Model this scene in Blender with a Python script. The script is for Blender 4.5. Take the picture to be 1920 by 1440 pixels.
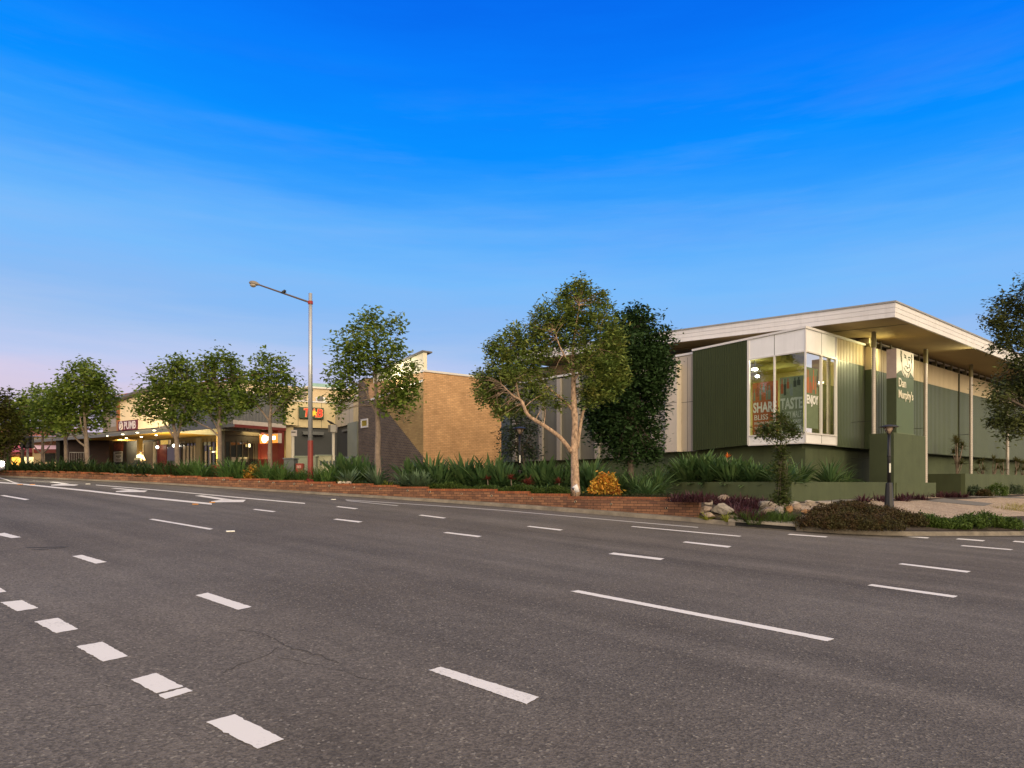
import bpy, bmesh, math, random
import numpy as np
from mathutils import Vector, Matrix

for o in list(bpy.data.objects):
    bpy.data.objects.remove(o)
SC = bpy.context.scene
COL = SC.collection
R = math.radians
rnd = random.Random(7)
nrg = np.random.default_rng(7)

# ------------------------------------------------------------------ camera, sky, sun, exposure
EYE = 1.7
F, HOR, CX = 1280.0, 906.0, 960.0          # focal length / horizon / centre in pixels of a 1920 px frame
cam = bpy.data.cameras.new('camera')
cam.lens = F / 1920 * 36
cam.sensor_width = 36
cam.shift_y = (HOR - 720) / 1920
cam.clip_end = 3000
cam_o = bpy.data.objects.new('camera', cam)
COL.objects.link(cam_o)
cam_o.location = (0, 0, EYE)
cam_o.rotation_euler = (R(90), 0, 0)
SC.camera = cam_o

SUN_AZ = R(161)      # clockwise from +Y (the viewing direction): behind the right shoulder
SUN_EL = R(16)
sun_dir = Vector((math.sin(SUN_AZ) * math.cos(SUN_EL), math.cos(SUN_AZ) * math.cos(SUN_EL), math.sin(SUN_EL)))

def lin(c):
    return tuple((v / 12.92 if v <= .04045 else ((v + .055) / 1.055) ** 2.4) for v in c)
def srgb(r, g, b):
    return lin((r / 255, g / 255, b / 255)) + (1,)

def build_world():
    w = bpy.data.worlds.new('World')
    SC.world = w
    w.use_nodes = True
    nt = w.node_tree
    N, L = nt.nodes, nt.links
    bg = N['Background']
    sky = N.new('ShaderNodeTexSky')
    sky.sky_type = 'NISHITA'
    sky.sun_disc = False
    sky.sun_elevation = R(4)
    sky.sun_rotation = SUN_AZ
    tc = N.new('ShaderNodeTexCoord')
    sep = N.new('ShaderNodeSeparateXYZ')
    L.new(tc.outputs['Generated'], sep.inputs[0])
    # the elevation is wobbled a little by stretched noise: faint high cloud streaks
    mp = N.new('ShaderNodeMapping')
    mp.inputs['Scale'].default_value = (1.3, 1.3, 13)
    L.new(tc.outputs['Generated'], mp.inputs[0])
    nz = N.new('ShaderNodeTexNoise')
    nz.inputs['Scale'].default_value = 2.2
    nz.inputs['Detail'].default_value = 5
    nz.inputs['Roughness'].default_value = .6
    L.new(mp.outputs[0], nz.inputs['Vector'])
    m1 = N.new('ShaderNodeMath'); m1.operation = 'MULTIPLY_ADD'
    L.new(nz.outputs['Fac'], m1.inputs[0]); m1.inputs[1].default_value = .075; m1.inputs[2].default_value = -.0375
    m2 = N.new('ShaderNodeMath'); m2.operation = 'ADD'
    L.new(sep.outputs['Z'], m2.inputs[0]); L.new(m1.outputs[0], m2.inputs[1])
    # the right of the view is a little darker blue than the left
    m3 = N.new('ShaderNodeMath'); m3.operation = 'MULTIPLY_ADD'
    L.new(sep.outputs['X'], m3.inputs[0]); m3.inputs[1].default_value = .045; L.new(m2.outputs[0], m3.inputs[2])
    ramp = N.new('ShaderNodeValToRGB')
    cr = ramp.color_ramp
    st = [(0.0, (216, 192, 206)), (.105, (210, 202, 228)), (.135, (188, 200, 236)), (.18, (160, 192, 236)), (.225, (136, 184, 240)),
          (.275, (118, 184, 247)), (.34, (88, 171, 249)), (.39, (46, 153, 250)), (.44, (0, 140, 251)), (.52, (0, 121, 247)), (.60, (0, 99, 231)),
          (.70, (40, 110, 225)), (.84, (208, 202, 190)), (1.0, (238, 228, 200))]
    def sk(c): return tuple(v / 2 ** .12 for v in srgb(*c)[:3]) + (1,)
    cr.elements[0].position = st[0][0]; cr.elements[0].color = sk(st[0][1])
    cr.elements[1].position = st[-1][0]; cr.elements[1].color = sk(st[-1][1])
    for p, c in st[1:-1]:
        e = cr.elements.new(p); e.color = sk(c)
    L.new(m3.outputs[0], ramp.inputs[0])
    # evening glow on the side of the sky where the sun has just gone
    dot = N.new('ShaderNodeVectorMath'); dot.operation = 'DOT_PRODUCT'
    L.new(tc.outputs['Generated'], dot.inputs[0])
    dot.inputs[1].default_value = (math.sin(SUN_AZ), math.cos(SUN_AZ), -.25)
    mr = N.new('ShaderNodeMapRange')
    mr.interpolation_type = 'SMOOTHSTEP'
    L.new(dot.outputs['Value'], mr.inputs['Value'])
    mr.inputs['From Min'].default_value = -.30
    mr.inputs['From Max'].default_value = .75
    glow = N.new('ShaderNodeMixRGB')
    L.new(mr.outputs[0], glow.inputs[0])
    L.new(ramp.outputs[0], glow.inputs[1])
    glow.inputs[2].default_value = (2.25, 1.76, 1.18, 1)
    # thin pinkish cloud veils
    mp2 = N.new('ShaderNodeMapping'); mp2.inputs['Scale'].default_value = (1.2, 1.2, 11); mp2.inputs['Location'].default_value = (3.1, .7, .4)
    L.new(tc.outputs['Generated'], mp2.inputs[0])
    n2 = N.new('ShaderNodeTexNoise'); n2.inputs['Scale'].default_value = 2.6; n2.inputs['Detail'].default_value = 7; n2.inputs['Roughness'].default_value = .62
    L.new(mp2.outputs[0], n2.inputs['Vector'])
    v1 = N.new('ShaderNodeMapRange'); v1.inputs['From Min'].default_value = .48; v1.inputs['From Max'].default_value = .78; v1.inputs['To Max'].default_value = .2
    L.new(n2.outputs['Fac'], v1.inputs['Value'])
    v2 = N.new('ShaderNodeMapRange'); v2.inputs['From Min'].default_value = .52; v2.inputs['From Max'].default_value = .36; L.new(sep.outputs['Z'], v2.inputs['Value'])
    vm = N.new('ShaderNodeMath'); vm.operation = 'MULTIPLY'; L.new(v1.outputs[0], vm.inputs[0]); L.new(v2.outputs[0], vm.inputs[1])
    veil = N.new('ShaderNodeMixRGB'); L.new(vm.outputs[0], veil.inputs[0]); L.new(ramp.outputs[0], veil.inputs[1]); veil.inputs[2].default_value = srgb(142, 170, 232)
    L.new(veil.outputs[0], glow.inputs[1])
    # real sky model underneath
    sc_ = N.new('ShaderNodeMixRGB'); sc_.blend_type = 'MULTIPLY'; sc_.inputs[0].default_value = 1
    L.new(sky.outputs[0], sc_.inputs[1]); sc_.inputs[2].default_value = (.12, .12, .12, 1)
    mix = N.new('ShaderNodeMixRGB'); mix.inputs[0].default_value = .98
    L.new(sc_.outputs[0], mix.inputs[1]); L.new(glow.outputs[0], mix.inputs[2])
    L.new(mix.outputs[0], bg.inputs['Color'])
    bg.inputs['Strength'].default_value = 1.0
build_world()

sun = bpy.data.lights.new('sun', 'SUN')
sun.energy = 1.1
sun.angle = R(25)
sun.color = (1, .84, .60)
sun_o = bpy.data.objects.new('sun', sun)
COL.objects.link(sun_o)
sun_o.rotation_euler = (-sun_dir).to_track_quat('-Z', 'Y').to_euler()
SC.view_settings.view_transform = 'Standard'
SC.view_settings.look = 'None'
SC.view_settings.gamma = 1
SC.view_settings.exposure = 0.2
SC.cycles.max_bounces = 6
SC.cycles.transparent_max_bounces = 8
SC.cycles.sample_clamp_indirect = 4

# ------------------------------------------------------------------ geometry of the place
def ray(x, y):
    return np.array([(x - CX) / F, 1.0, (HOR - y) / F])
def W(x, y, d):
    """point seen at pixel (x, y) at distance d in front of the camera"""
    p = ray(x, y) * d
    return Vector((p[0], p[1], p[2] + EYE))
def unit(v):
    v = np.array(v, float)
    return v / np.linalg.norm(v)
U_ROAD = unit((-1560, 1280))               # the road climbs towards the left
GRADE = 0.055
def G(x, y):
    t = x * U_ROAD[0] + y * U_ROAD[1]
    if t > 38: t = 38 + 10 * (1 - math.exp(-(t - 38) / 10))
    if t < -26: t = -26 - 10 * (1 - math.exp((t + 26) / 10))
    return GRADE * t
def road(x, y):
    q = ray(x, y)
    t = -EYE / (q[2] - GRADE * (q[0] * U_ROAD[0] + q[1] * U_ROAD[1]))
    p = q * t
    return Vector((p[0], p[1], p[2] + EYE))
KPX = [(-40, 893), (33, 896), (200, 903), (317, 909), (440, 917), (633, 929.5), (800, 940.5), (895, 947),
       (1100, 963), (1309, 980), (1400, 988), (1500, 996), (1600, 1002), (1700, 1005), (1800, 1005), (1920, 1004)]
kp = [road(*p) for p in KPX]
_kx = [-130, -60, -34] + [p.x for p in kp] + [21, 30, 45, 75, 140]
_ky = [22, 27.5, 29.2] + [p.y for p in kp] + [24.6, 32.2, 45, 70, 125]
# densify with a smooth (Catmull-Rom) curve
def dense(xs, ys, n=6):
    P = [np.array(p, float) for p in zip(xs, ys)]
    out = []
    for i in range(len(P) - 1):
        p0, p1, p2, p3 = P[max(i - 1, 0)], P[i], P[i + 1], P[min(i + 2, len(P) - 1)]
        for k in range(n):
            t = k / n
            m1 = (p2 - p0) * .5; m2 = (p3 - p1) * .5
            # keep tangents short where the spacing jumps
            d = np.linalg.norm(p2 - p1)
            for m in (m1, m2):
                nn = np.linalg.norm(m)
                if nn > d: m *= d / nn
            h = (2*t**3-3*t**2+1)*p1 + (t**3-2*t**2+t)*m1 + (-2*t**3+3*t**2)*p2 + (t**3-t**2)*m2
            out.append(h)
    out.append(P[-1])
    return np.array(out)
KERB = dense(_kx, _ky)
def kerb_y(x):
    return float(np.interp(x, KERB[:, 0], KERB[:, 1]))
def kerb_slope(x):
    return (kerb_y(x + .4) - kerb_y(x - .4)) / .8
def kerb_cos(x):
    return 1 / math.sqrt(1 + kerb_slope(x) ** 2)
def wall_off(x): return .16 + .26 * min(max((x + 12) / 14, 0), 1)
STEPS = [(1311, 931.7), (1065, 925.5), (990, 921), (928, 916.7), (800, 912.5), (744, 909.4), (695, 906.5), (624, 903.2),
         (570, 900.2), (497, 897.2), (430, 894.5), (370, 892.2), (320, 890.3), (280, 888.8), (240, 887.4), (205, 886.2),
         (174, 885.1), (150, 884.2), (125, 883.4), (92, 882.9), (60, 882.5), (10, 882), (-60, 881.5), (-160, 881)]
def wall_pt(px):
    """plan point on the front face of the brick wall seen at pixel column px"""
    k = (px - CX) / F
    ys = KERB[:, 1] + np.array([wall_off(x) / max(.5, kerb_cos(x)) for x in KERB[:, 0]])
    f = KERB[:, 0] - k * ys
    for i in range(len(f) - 1):
        if f[i] <= 0 < f[i + 1] and KERB[i, 0] > -70:
            t = -f[i] / (f[i + 1] - f[i])
            return np.array([KERB[i, 0] * (1 - t) + KERB[i + 1, 0] * t, ys[i] * (1 - t) + ys[i + 1] * t])
SEG = []                                    # (x plan left, x plan right, top z)
for i in range(len(STEPS) - 1):
    pr, pl = wall_pt(STEPS[i][0]), wall_pt(STEPS[i + 1][0])
    mid = (pr + pl) / 2
    SEG.append((pl, pr, (HOR - STEPS[i][1]) / F * mid[1] + EYE))
WALL_R = SEG[0][1][0]
def wall_top(x):
    for pl, pr, z in SEG:
        if pl[0] <= x <= pr[0]: return z
    return SEG[0][2] if x > WALL_R else SEG[-1][2]
_wtx = [(s[0][0] + s[1][0]) / 2 for s in SEG][::-1]
_wtz = [s[2] for s in SEG][::-1]
PLAZA = EYE - .66
def T(x, y):
    """height of the land behind the kerb"""
    d = (y - kerb_y(x)) * kerb_cos(x)
    zk = G(x, kerb_y(x)) + .13
    zl = float(np.interp(x, _wtx, _wtz)) - .10 + .035 * min(max(d - .5, 0), 14)
    if x <= WALL_R: return zl
    s = min(max(d / 5.2, 0), 1)
    zr = zk + (PLAZA - zk) * s
    b = min(max((x - WALL_R) / 1.6, 0), 1)
    zlb = zk + (zl - zk) * min(max(d / 1.6, 0), 1)
    return zlb * (1 - b) + zr * b
def land(x, y, lo=15.0, hi=80.0):
    """point of the land behind the kerb seen at a pixel"""
    q = ray(x, y)
    d = lo
    while d < hi:
        p = q * d
        if p[1] > kerb_y(p[0]) and p[2] + EYE <= T(p[0], p[1]):
            return Vector((p[0], p[1], T(p[0], p[1])))
        d += .05
    p = q * hi
    return Vector((p[0], p[1], T(p[0], p[1])))
def ground_at(px, d):
    x = (px - CX) / F * d
    return Vector((x, d, T(x, d)))

# ------------------------------------------------------------------ helpers
ORG = {}
def tag(o, label=None, cat=None, group=None, kind=None):
    if label: o['label'] = label
    if cat: o['category'] = cat
    if group: o['group'] = group
    if kind: o['kind'] = kind
    return o
def thing(name, label, cat, loc=(0, 0, 0), group=None):
    o = bpy.data.objects.new(name, None)
    COL.objects.link(o)
    o.location = loc
    o.empty_display_size = .2
    ORG[o.name] = Vector(loc)
    return tag(o, label, cat, group)

class MB:
    def __init__(s):
        s.v, s.f, s.m = [], [], []
    def add(s, pts, faces, mi=0):
        b = len(s.v)
        s.v += [tuple(p) for p in pts]
        s.f += [tuple(b + i for i in f) for f in faces]
        s.m += [mi] * len(faces)
    def quad(s, a, b, c, d, mi=0):
        s.add([a, b, c, d], [(0, 1, 2, 3)], mi)
    def poly(s, pts, mi=0):
        s.add(pts, [tuple(range(len(pts)))], mi)
    def hexa(s, p, mi=0):
        """p: 4 bottom points then 4 top points"""
        s.add(p, [(3, 2, 1, 0), (4, 5, 6, 7), (0, 1, 5, 4), (1, 2, 6, 5), (2, 3, 7, 6), (3, 0, 4, 7)], mi)
    def box(s, c, sx, sy, sz, rz=0, mi=0):
        ca, sa = math.cos(rz), math.sin(rz)
        P = []
        for z in (c[2] - sz / 2, c[2] + sz / 2):
            for x, y in ((-sx/2, -sy/2), (sx/2, -sy/2), (sx/2, sy/2), (-sx/2, sy/2)):
                P.append((c[0] + x * ca - y * sa, c[1] + x * sa + y * ca, z))
        s.hexa(P, mi)
    def prism(s, poly, vec, mi=0):
        n = len(poly)
        P = [tuple(p) for p in poly] + [tuple(Vector(p) + Vector(vec)) for p in poly]
        s.add(P, [tuple(range(n))[::-1], tuple(range(n, 2 * n))] +
              [(i, (i + 1) % n, n + (i + 1) % n, n + i) for i in range(n)], mi)
    def tube(s, path, rad, n=8, mi=0, cap=True):
        path = [Vector(p) for p in path]
        if not hasattr(rad, '__len__'): rad = [rad] * len(path)
        b = len(s.v)
        ref = Vector((.31, .17, .93))
        for i, p in enumerate(path):
            d = (path[min(i + 1, len(path) - 1)] - path[max(i - 1, 0)])
            if d.length < 1e-6: d = Vector((0, 0, 1))
            d.normalize()
            a = d.cross(ref if abs(d.dot(ref)) < .95 else Vector((1, 0, 0))).normalized()
            c = d.cross(a)
            for k in range(n):
                t = 2 * math.pi * k / n
                s.v.append(tuple(p + (a * math.cos(t) + c * math.sin(t)) * rad[i]))
        fs = []
        for i in range(len(path) - 1):
            for k in range(n):
                fs.append((b + i*n + k, b + i*n + (k+1) % n, b + (i+1)*n + (k+1) % n, b + (i+1)*n + k))
        if cap:
            fs.append(tuple(b + k for k in range(n))[::-1])
            fs.append(tuple(b + (len(path)-1)*n + k for k in range(n)))
        s.f += fs; s.m += [mi] * len(fs)
    def lathe(s, c, prof, n=16, mi=0):
        b = len(s.v)
        for r, z in prof:
            for k in range(n):
                t = 2 * math.pi * (k + .5) / n
                s.v.append((c[0] + r * math.cos(t), c[1] + r * math.sin(t), c[2] + z))
        fs = []
        for i in range(len(prof) - 1):
            for k in range(n):
                fs.append((b + i*n + k, b + i*n + (k+1) % n, b + (i+1)*n + (k+1) % n, b + (i+1)*n + k))
        fs.append(tuple(b + k for k in range(n))[::-1])
        fs.append(tuple(b + (len(prof)-1)*n + k for k in range(n)))
        s.f += fs; s.m += [mi] * len(fs)
    def build(s, name, mats, parent=None, smooth=False, loc=None, bevel=0):
        if not isinstance(mats, (list, tuple)): mats = [mats]
        og = Vector(loc) if loc is not None else (ORG[parent.name] if parent else Vector((0, 0, 0)))
        me = bpy.data.meshes.new(name)
        v = np.array(s.v, float) - np.array(og)
        me.from_pydata(v.tolist(), [], s.f)
        for m in mats: me.materials.append(m)
        if len(mats) > 1: me.polygons.foreach_set('material_index', s.m)
        # wall-type uv: metres along the face and metres up
        uv = me.uv_layers.new(name='uv')
        me.update()
        vw = np.array(s.v, float)
        data = np.zeros((len(me.loops), 2))
        li = 0
        for p in me.polygons:
            n = p.normal
            if abs(n.z) < .7:
                t = Vector((-n.y, n.x, 0)).normalized()
                for k in p.loop_indices:
                    q = vw[me.loops[k].vertex_index]
                    data[k] = (q[0] * t.x + q[1] * t.y, q[2])
            else:
                for k in p.loop_indices:
                    q = vw[me.loops[k].vertex_index]
                    data[k] = (q[0], q[1])
        uv.data.foreach_set('uv', data.ravel())
        if smooth: me.polygons.foreach_set('use_smooth', [True] * len(me.polygons))
        o = bpy.data.objects.new(name, me)
        COL.objects.link(o)
        if parent:
            o.parent = parent
        else:
            o.location = og
        ORG[o.name] = og
        if bevel:
            b = o.modifiers.new('bevel', 'BEVEL'); b.width = bevel; b.segments = 2; b.limit_method = 'ANGLE'
        return o
def np_mesh(name, verts, quads, mat, parent=None, smooth=False, og=(0, 0, 0), mats=None, midx=None, nper=4):
    """many same-sized faces straight from arrays"""
    me = bpy.data.meshes.new(name)
    verts = np.asarray(verts, np.float32) - np.asarray(og, np.float32)
    nf = len(quads)
    me.vertices.add(len(verts)); me.vertices.foreach_set('co', verts.ravel())
    me.loops.add(nf * nper); me.loops.foreach_set('vertex_index', np.asarray(quads, np.int32).ravel())
    me.polygons.add(nf)
    me.polygons.foreach_set('loop_start', np.arange(nf, dtype=np.int32) * nper)
    me.update(calc_edges=True)
    for m in (mats or [mat]): me.materials.append(m)
    if midx is not None: me.polygons.foreach_set('material_index', midx)
    if smooth: me.polygons.foreach_set('use_smooth', [True] * nf)
    o = bpy.data.objects.new(name, me)
    COL.objects.link(o)
    if parent: o.parent = parent
    else: o.location = og
    ORG[o.name] = Vector(og)
    return o

class Fr:
    """a wall plane: P0 plan point, e along, n outward"""
    def __init__(s, P0, e, n=None):
        s.P = np.array(P0, float)[:2]; s.e = unit(e)
        if n is None:
            n = np.array([s.e[1], -s.e[0]])
            if n[1] > 0: n = -n
        s.n = unit(n)
    def pt(s, a, z, o=0):
        p = s.P + s.e * a + s.n * o
        return Vector((p[0], p[1], z))
    def px(s, x, y, o=0):
        d = ray(x, y); P = s.P + s.n * o
        t = (P @ s.n) / (d[:2] @ s.n)
        p = d * t
        return float((p[:2] - P) @ s.e), float(p[2] + EYE)
    def a(s, x, o=0): return s.px(x, HOR, o)[0]
    def z(s, x, y, o=0): return s.px(x, y, o)[1]
    def box(s, mb, a0, a1, z0, z1, o0, o1, mi=0):
        """z0, z1 may be pairs (at a0, at a1)"""
        if not hasattr(z0, '__len__'): z0 = (z0, z0)
        if not hasattr(z1, '__len__'): z1 = (z1, z1)
        if (a1 - a0) * (o1 - o0) * np.cross(s.e, s.n) < 0:
            o0, o1 = o1, o0
        mb.hexa([s.pt(a0, z0[0], o0), s.pt(a1, z0[1], o0), s.pt(a1, z0[1], o1), s.pt(a0, z0[0], o1),
                 s.pt(a0, z1[0], o0), s.pt(a1, z1[1], o0), s.pt(a1, z1[1], o1), s.pt(a0, z1[0], o1)], mi)
    def corr(s, mb, a0, a1, z0, z1, o, pitch=.2, dep=.035, mi=0):
        """ribbed sheet"""
        if not hasattr(z0, '__len__'): z0 = (z0, z0)
        if not hasattr(z1, '__len__'): z1 = (z1, z1)
        n = max(1, int(abs(a1 - a0) / pitch)); prof = []
        for i in range(n):
            for f, h in ((0, 0), (.40, 0), (.52, dep), (.88, dep)): prof.append(((i + f) / n, h))
        prof.append((1, 0))
        b = len(mb.v)
        for t, h in prof:
            a = a0 + (a1 - a0) * t
            mb.v.append(tuple(s.pt(a, z0[0] + (z0[1]-z0[0]) * t, o + h)))
            mb.v.append(tuple(s.pt(a, z1[0] + (z1[1]-z1[0]) * t, o + h)))
        for i in range(len(prof) - 1):
            mb.f.append((b+2*i, b+2*i+2, b+2*i+3, b+2*i+1)); mb.m.append(mi)

# ------------------------------------------------------------------ materials
MATS = {}
def mat(name, col, rough=.7, metal=0, var=.12, vscale=3.0, bump=0, bscale=40, spec=.4, stain=0, stretch=None, emit=None, estr=0):
    """plain surface with mottling, optional grime streaks and bump"""
    if name in MATS: return MATS[name]
    m = bpy.data.materials.new(name); m.use_nodes = True
    N, L = m.node_tree.nodes, m.node_tree.links
    b = N['Principled BSDF']
    b.inputs['Roughness'].default_value = rough
    b.inputs['Metallic'].default_value = metal
    b.inputs['Specular IOR Level'].default_value = spec
    tc = N.new('ShaderNodeTexCoord')
    mp = N.new('ShaderNodeMapping')
    if stretch: mp.inputs['Scale'].default_value = stretch
    L.new(tc.outputs['Object'], mp.inputs[0])
    nz = N.new('ShaderNodeTexNoise'); nz.inputs['Scale'].default_value = vscale
    nz.inputs['Detail'].default_value = 6; nz.inputs['Roughness'].default_value = .65
    L.new(mp.outputs[0], nz.inputs['Vector'])
    rp = N.new('ShaderNodeMapRange')
    rp.inputs['From Min'].default_value = .3; rp.inputs['From Max'].default_value = .7
    rp.inputs['To Min'].default_value = 1 - var; rp.inputs['To Max'].default_value = 1 + var
    L.new(nz.outputs['Fac'], rp.inputs['Value'])
    mu = N.new('ShaderNodeVectorMath'); mu.operation = 'SCALE'
    mu.inputs[0].default_value = col[:3]
    L.new(rp.outputs[0], mu.inputs['Scale'])
    out = mu.outputs[0]
    if stain:
        mp2 = N.new('ShaderNodeMapping'); mp2.inputs['Scale'].default_value = (5, 5, .25)
        L.new(tc.outputs['Object'], mp2.inputs[0])
        n2 = N.new('ShaderNodeTexNoise'); n2.inputs['Scale'].default_value = 1.0; n2.inputs['Detail'].default_value = 5
        L.new(mp2.outputs[0], n2.inputs['Vector'])
        r2 = N.new('ShaderNodeMapRange'); r2.inputs['From Min'].default_value = .5; r2.inputs['From Max'].default_value = .8
        r2.inputs['To Max'].default_value = stain
        L.new(n2.outputs['Fac'], r2.inputs['Value'])
        mx = N.new('ShaderNodeMixRGB'); L.new(r2.outputs[0], mx.inputs[0]); L.new(out, mx.inputs[1])
        mx.inputs[2].default_value = (col[0] * .35, col[1] * .33, col[2] * .28, 1)
        out = mx.outputs[0]
    L.new(out, b.inputs['Base Color'])
    if bump:
        n3 = N.new('ShaderNodeTexNoise'); n3.inputs['Scale'].default_value = bscale; n3.inputs['Detail'].default_value = 4
        L.new(tc.outputs['Object'], n3.inputs['Vector'])
        bp = N.new('ShaderNodeBump'); bp.inputs['Strength'].default_value = bump; bp.inputs['Distance'].default_value = .02
        L.new(n3.outputs['Fac'], bp.inputs['Height']); L.new(bp.outputs[0], b.inputs['Normal'])
    if emit:
        b.inputs['Emission Color'].default_value = tuple(emit[:3]) + (1,)
        b.inputs['Emission Strength'].default_value = estr
    MATS[name] = m
    return m
def c8(r, g, b): return lin((r / 255, g / 255, b / 255))

def leaf_mat(name, cols, rough=.55, trans=.38, spec=.18):
    """leaf colour picked per leaf"""
    if name in MATS: return MATS[name]
    m = bpy.data.materials.new(name); m.use_nodes = True
    N, L = m.node_tree.nodes, m.node_tree.links
    b = N['Principled BSDF']
    g = N.new('ShaderNodeNewGeometry')
    rp = N.new('ShaderNodeValToRGB'); cr = rp.color_ramp
    cr.elements[0].color = tuple(cols[0]) + (1,); cr.elements[0].position = 0
    cr.elements[1].color = tuple(cols[-1]) + (1,); cr.elements[1].position = 1
    for i, c in enumerate(cols[1:-1]):
        e = cr.elements.new((i + 1) / (len(cols) - 1)); e.color = tuple(c) + (1,)
    tc = N.new('ShaderNodeTexCoord'); nz = N.new('ShaderNodeTexNoise'); nz.inputs['Scale'].default_value = 1.7; nz.inputs['Detail'].default_value = 3
    L.new(tc.outputs['Object'], nz.inputs['Vector'])
    r1 = N.new('ShaderNodeMapRange'); r1.inputs['From Min'].default_value = .3; r1.inputs['From Max'].default_value = .7; r1.inputs['To Max'].default_value = .62
    L.new(nz.outputs['Fac'], r1.inputs['Value'])
    ad = N.new('ShaderNodeMath'); ad.operation = 'MULTIPLY_ADD'; L.new(g.outputs['Random Per Island'], ad.inputs[0]); ad.inputs[1].default_value = .38; L.new(r1.outputs[0], ad.inputs[2])
    L.new(ad.outputs[0], rp.inputs[0])
    L.new(rp.outputs[0], b.inputs['Base Color'])
    b.inputs['Roughness'].default_value = rough
    b.inputs['Specular IOR Level'].default_value = spec
    tr = N.new('ShaderNodeBsdfTranslucent'); L.new(rp.outputs[0], tr.inputs['Color'])
    mx = N.new('ShaderNodeMixShader'); mx.inputs[0].default_value = trans
    L.new(b.outputs[0], mx.inputs[1]); L.new(tr.outputs[0], mx.inputs[2])
    L.new(mx.outputs[0], N['Material Output'].inputs['Surface'])
    MATS[name] = m
    return m

def asphalt_mat():
    m = bpy.data.materials.new('asphalt'); m.use_nodes = True
    N, L = m.node_tree.nodes, m.node_tree.links
    b = N['Principled BSDF']; b.inputs['Roughness'].default_value = .85; b.inputs['Specular IOR Level'].default_value = .25
    tc = N.new('ShaderNodeTexCoord')
    def noise(scale, det=5, rough=.6, vec=None):
        n = N.new('ShaderNodeTexNoise'); n.inputs['Scale'].default_value = scale
        n.inputs['Detail'].default_value = det; n.inputs['Roughness'].default_value = rough
        L.new(vec or tc.outputs['Object'], n.inputs['Vector']); return n
    # long worn wheel paths follow the road
    rot = N.new('ShaderNodeMapping'); rot.inputs['Rotation'].default_value = (0, 0, -math.atan2(U_ROAD[1], U_ROAD[0]))
    L.new(tc.outputs['Object'], rot.inputs[0])
    st = N.new('ShaderNodeMapping'); st.inputs['Scale'].default_value = (.05, 1.0, 1)
    L.new(rot.outputs[0], st.inputs[0])
    lanes = noise(1.1, 3, .55, st.outputs[0])
    big = noise(.13, 4); mid = noise(.9, 6, .65)
    vor = N.new('ShaderNodeTexVoronoi'); vor.inputs['Scale'].default_value = 62
    L.new(tc.outputs['Object'], vor.inputs['Vector'])
    fine = noise(110, 3, .7)
    sep = N.new('ShaderNodeSeparateColor'); L.new(vor.outputs['Color'], sep.inputs[0])
    def ramp(a, lo, hi, t0, t1):
        r = N.new('ShaderNodeMapRange'); L.new(a, r.inputs['Value'])
        r.inputs['From Min'].default_value = lo; r.inputs['From Max'].default_value = hi
        r.inputs['To Min'].default_value = t0; r.inputs['To Max'].default_value = t1; return r.outputs[0]
    def mul(a, c):
        k = N.new('ShaderNodeMath'); k.operation = 'MULTIPLY'; L.new(a, k.inputs[0]); L.new(c, k.inputs[1]); return k.outputs[0]
    f = mul(ramp(lanes.outputs['Fac'], .3, .7, .72, 1.18), ramp(big.outputs['Fac'], .3, .7, .80, 1.18))
    f = mul(f, ramp(mid.outputs['Fac'], .3, .7, .88, 1.12))
    f = mul(f, ramp(sep.outputs[0], 0, 1, .64, 1.36))
    f = mul(f, ramp(fine.outputs['Fac'], .3, .7, .72, 1.28))
    tint = N.new('ShaderNodeMixRGB'); L.new(ramp(big.outputs['Fac'], .35, .65, 0, 1), tint.inputs[0])
    tint.inputs[1].default_value = (.124, .107, .091, 1); tint.inputs[2].default_value = (.117, .106, .096, 1)
    # a scatter of pale stones
    gt = N.new('ShaderNodeMath'); gt.operation = 'GREATER_THAN'; L.new(sep.outputs[1], gt.inputs[0]); gt.inputs[1].default_value = .97
    mu = N.new('ShaderNodeVectorMath'); mu.operation = 'SCALE'; L.new(tint.outputs[0], mu.inputs[0]); L.new(f, mu.inputs['Scale'])
    mx = N.new('ShaderNodeMixRGB'); L.new(gt.outputs[0], mx.inputs[0]); L.new(mu.outputs[0], mx.inputs[1])
    mx.inputs[2].default_value = (.24, .215, .18, 1)
    L.new(mx.outputs[0], b.inputs['Base Color'])
    bp = N.new('ShaderNodeBump'); bp.inputs['Strength'].default_value = .55; bp.inputs['Distance'].default_value = .008
    L.new(vor.outputs['Distance'], bp.inputs['Height']); L.new(bp.outputs[0], b.inputs['Normal'])
    MATS['asphalt'] = m
    return m

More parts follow.
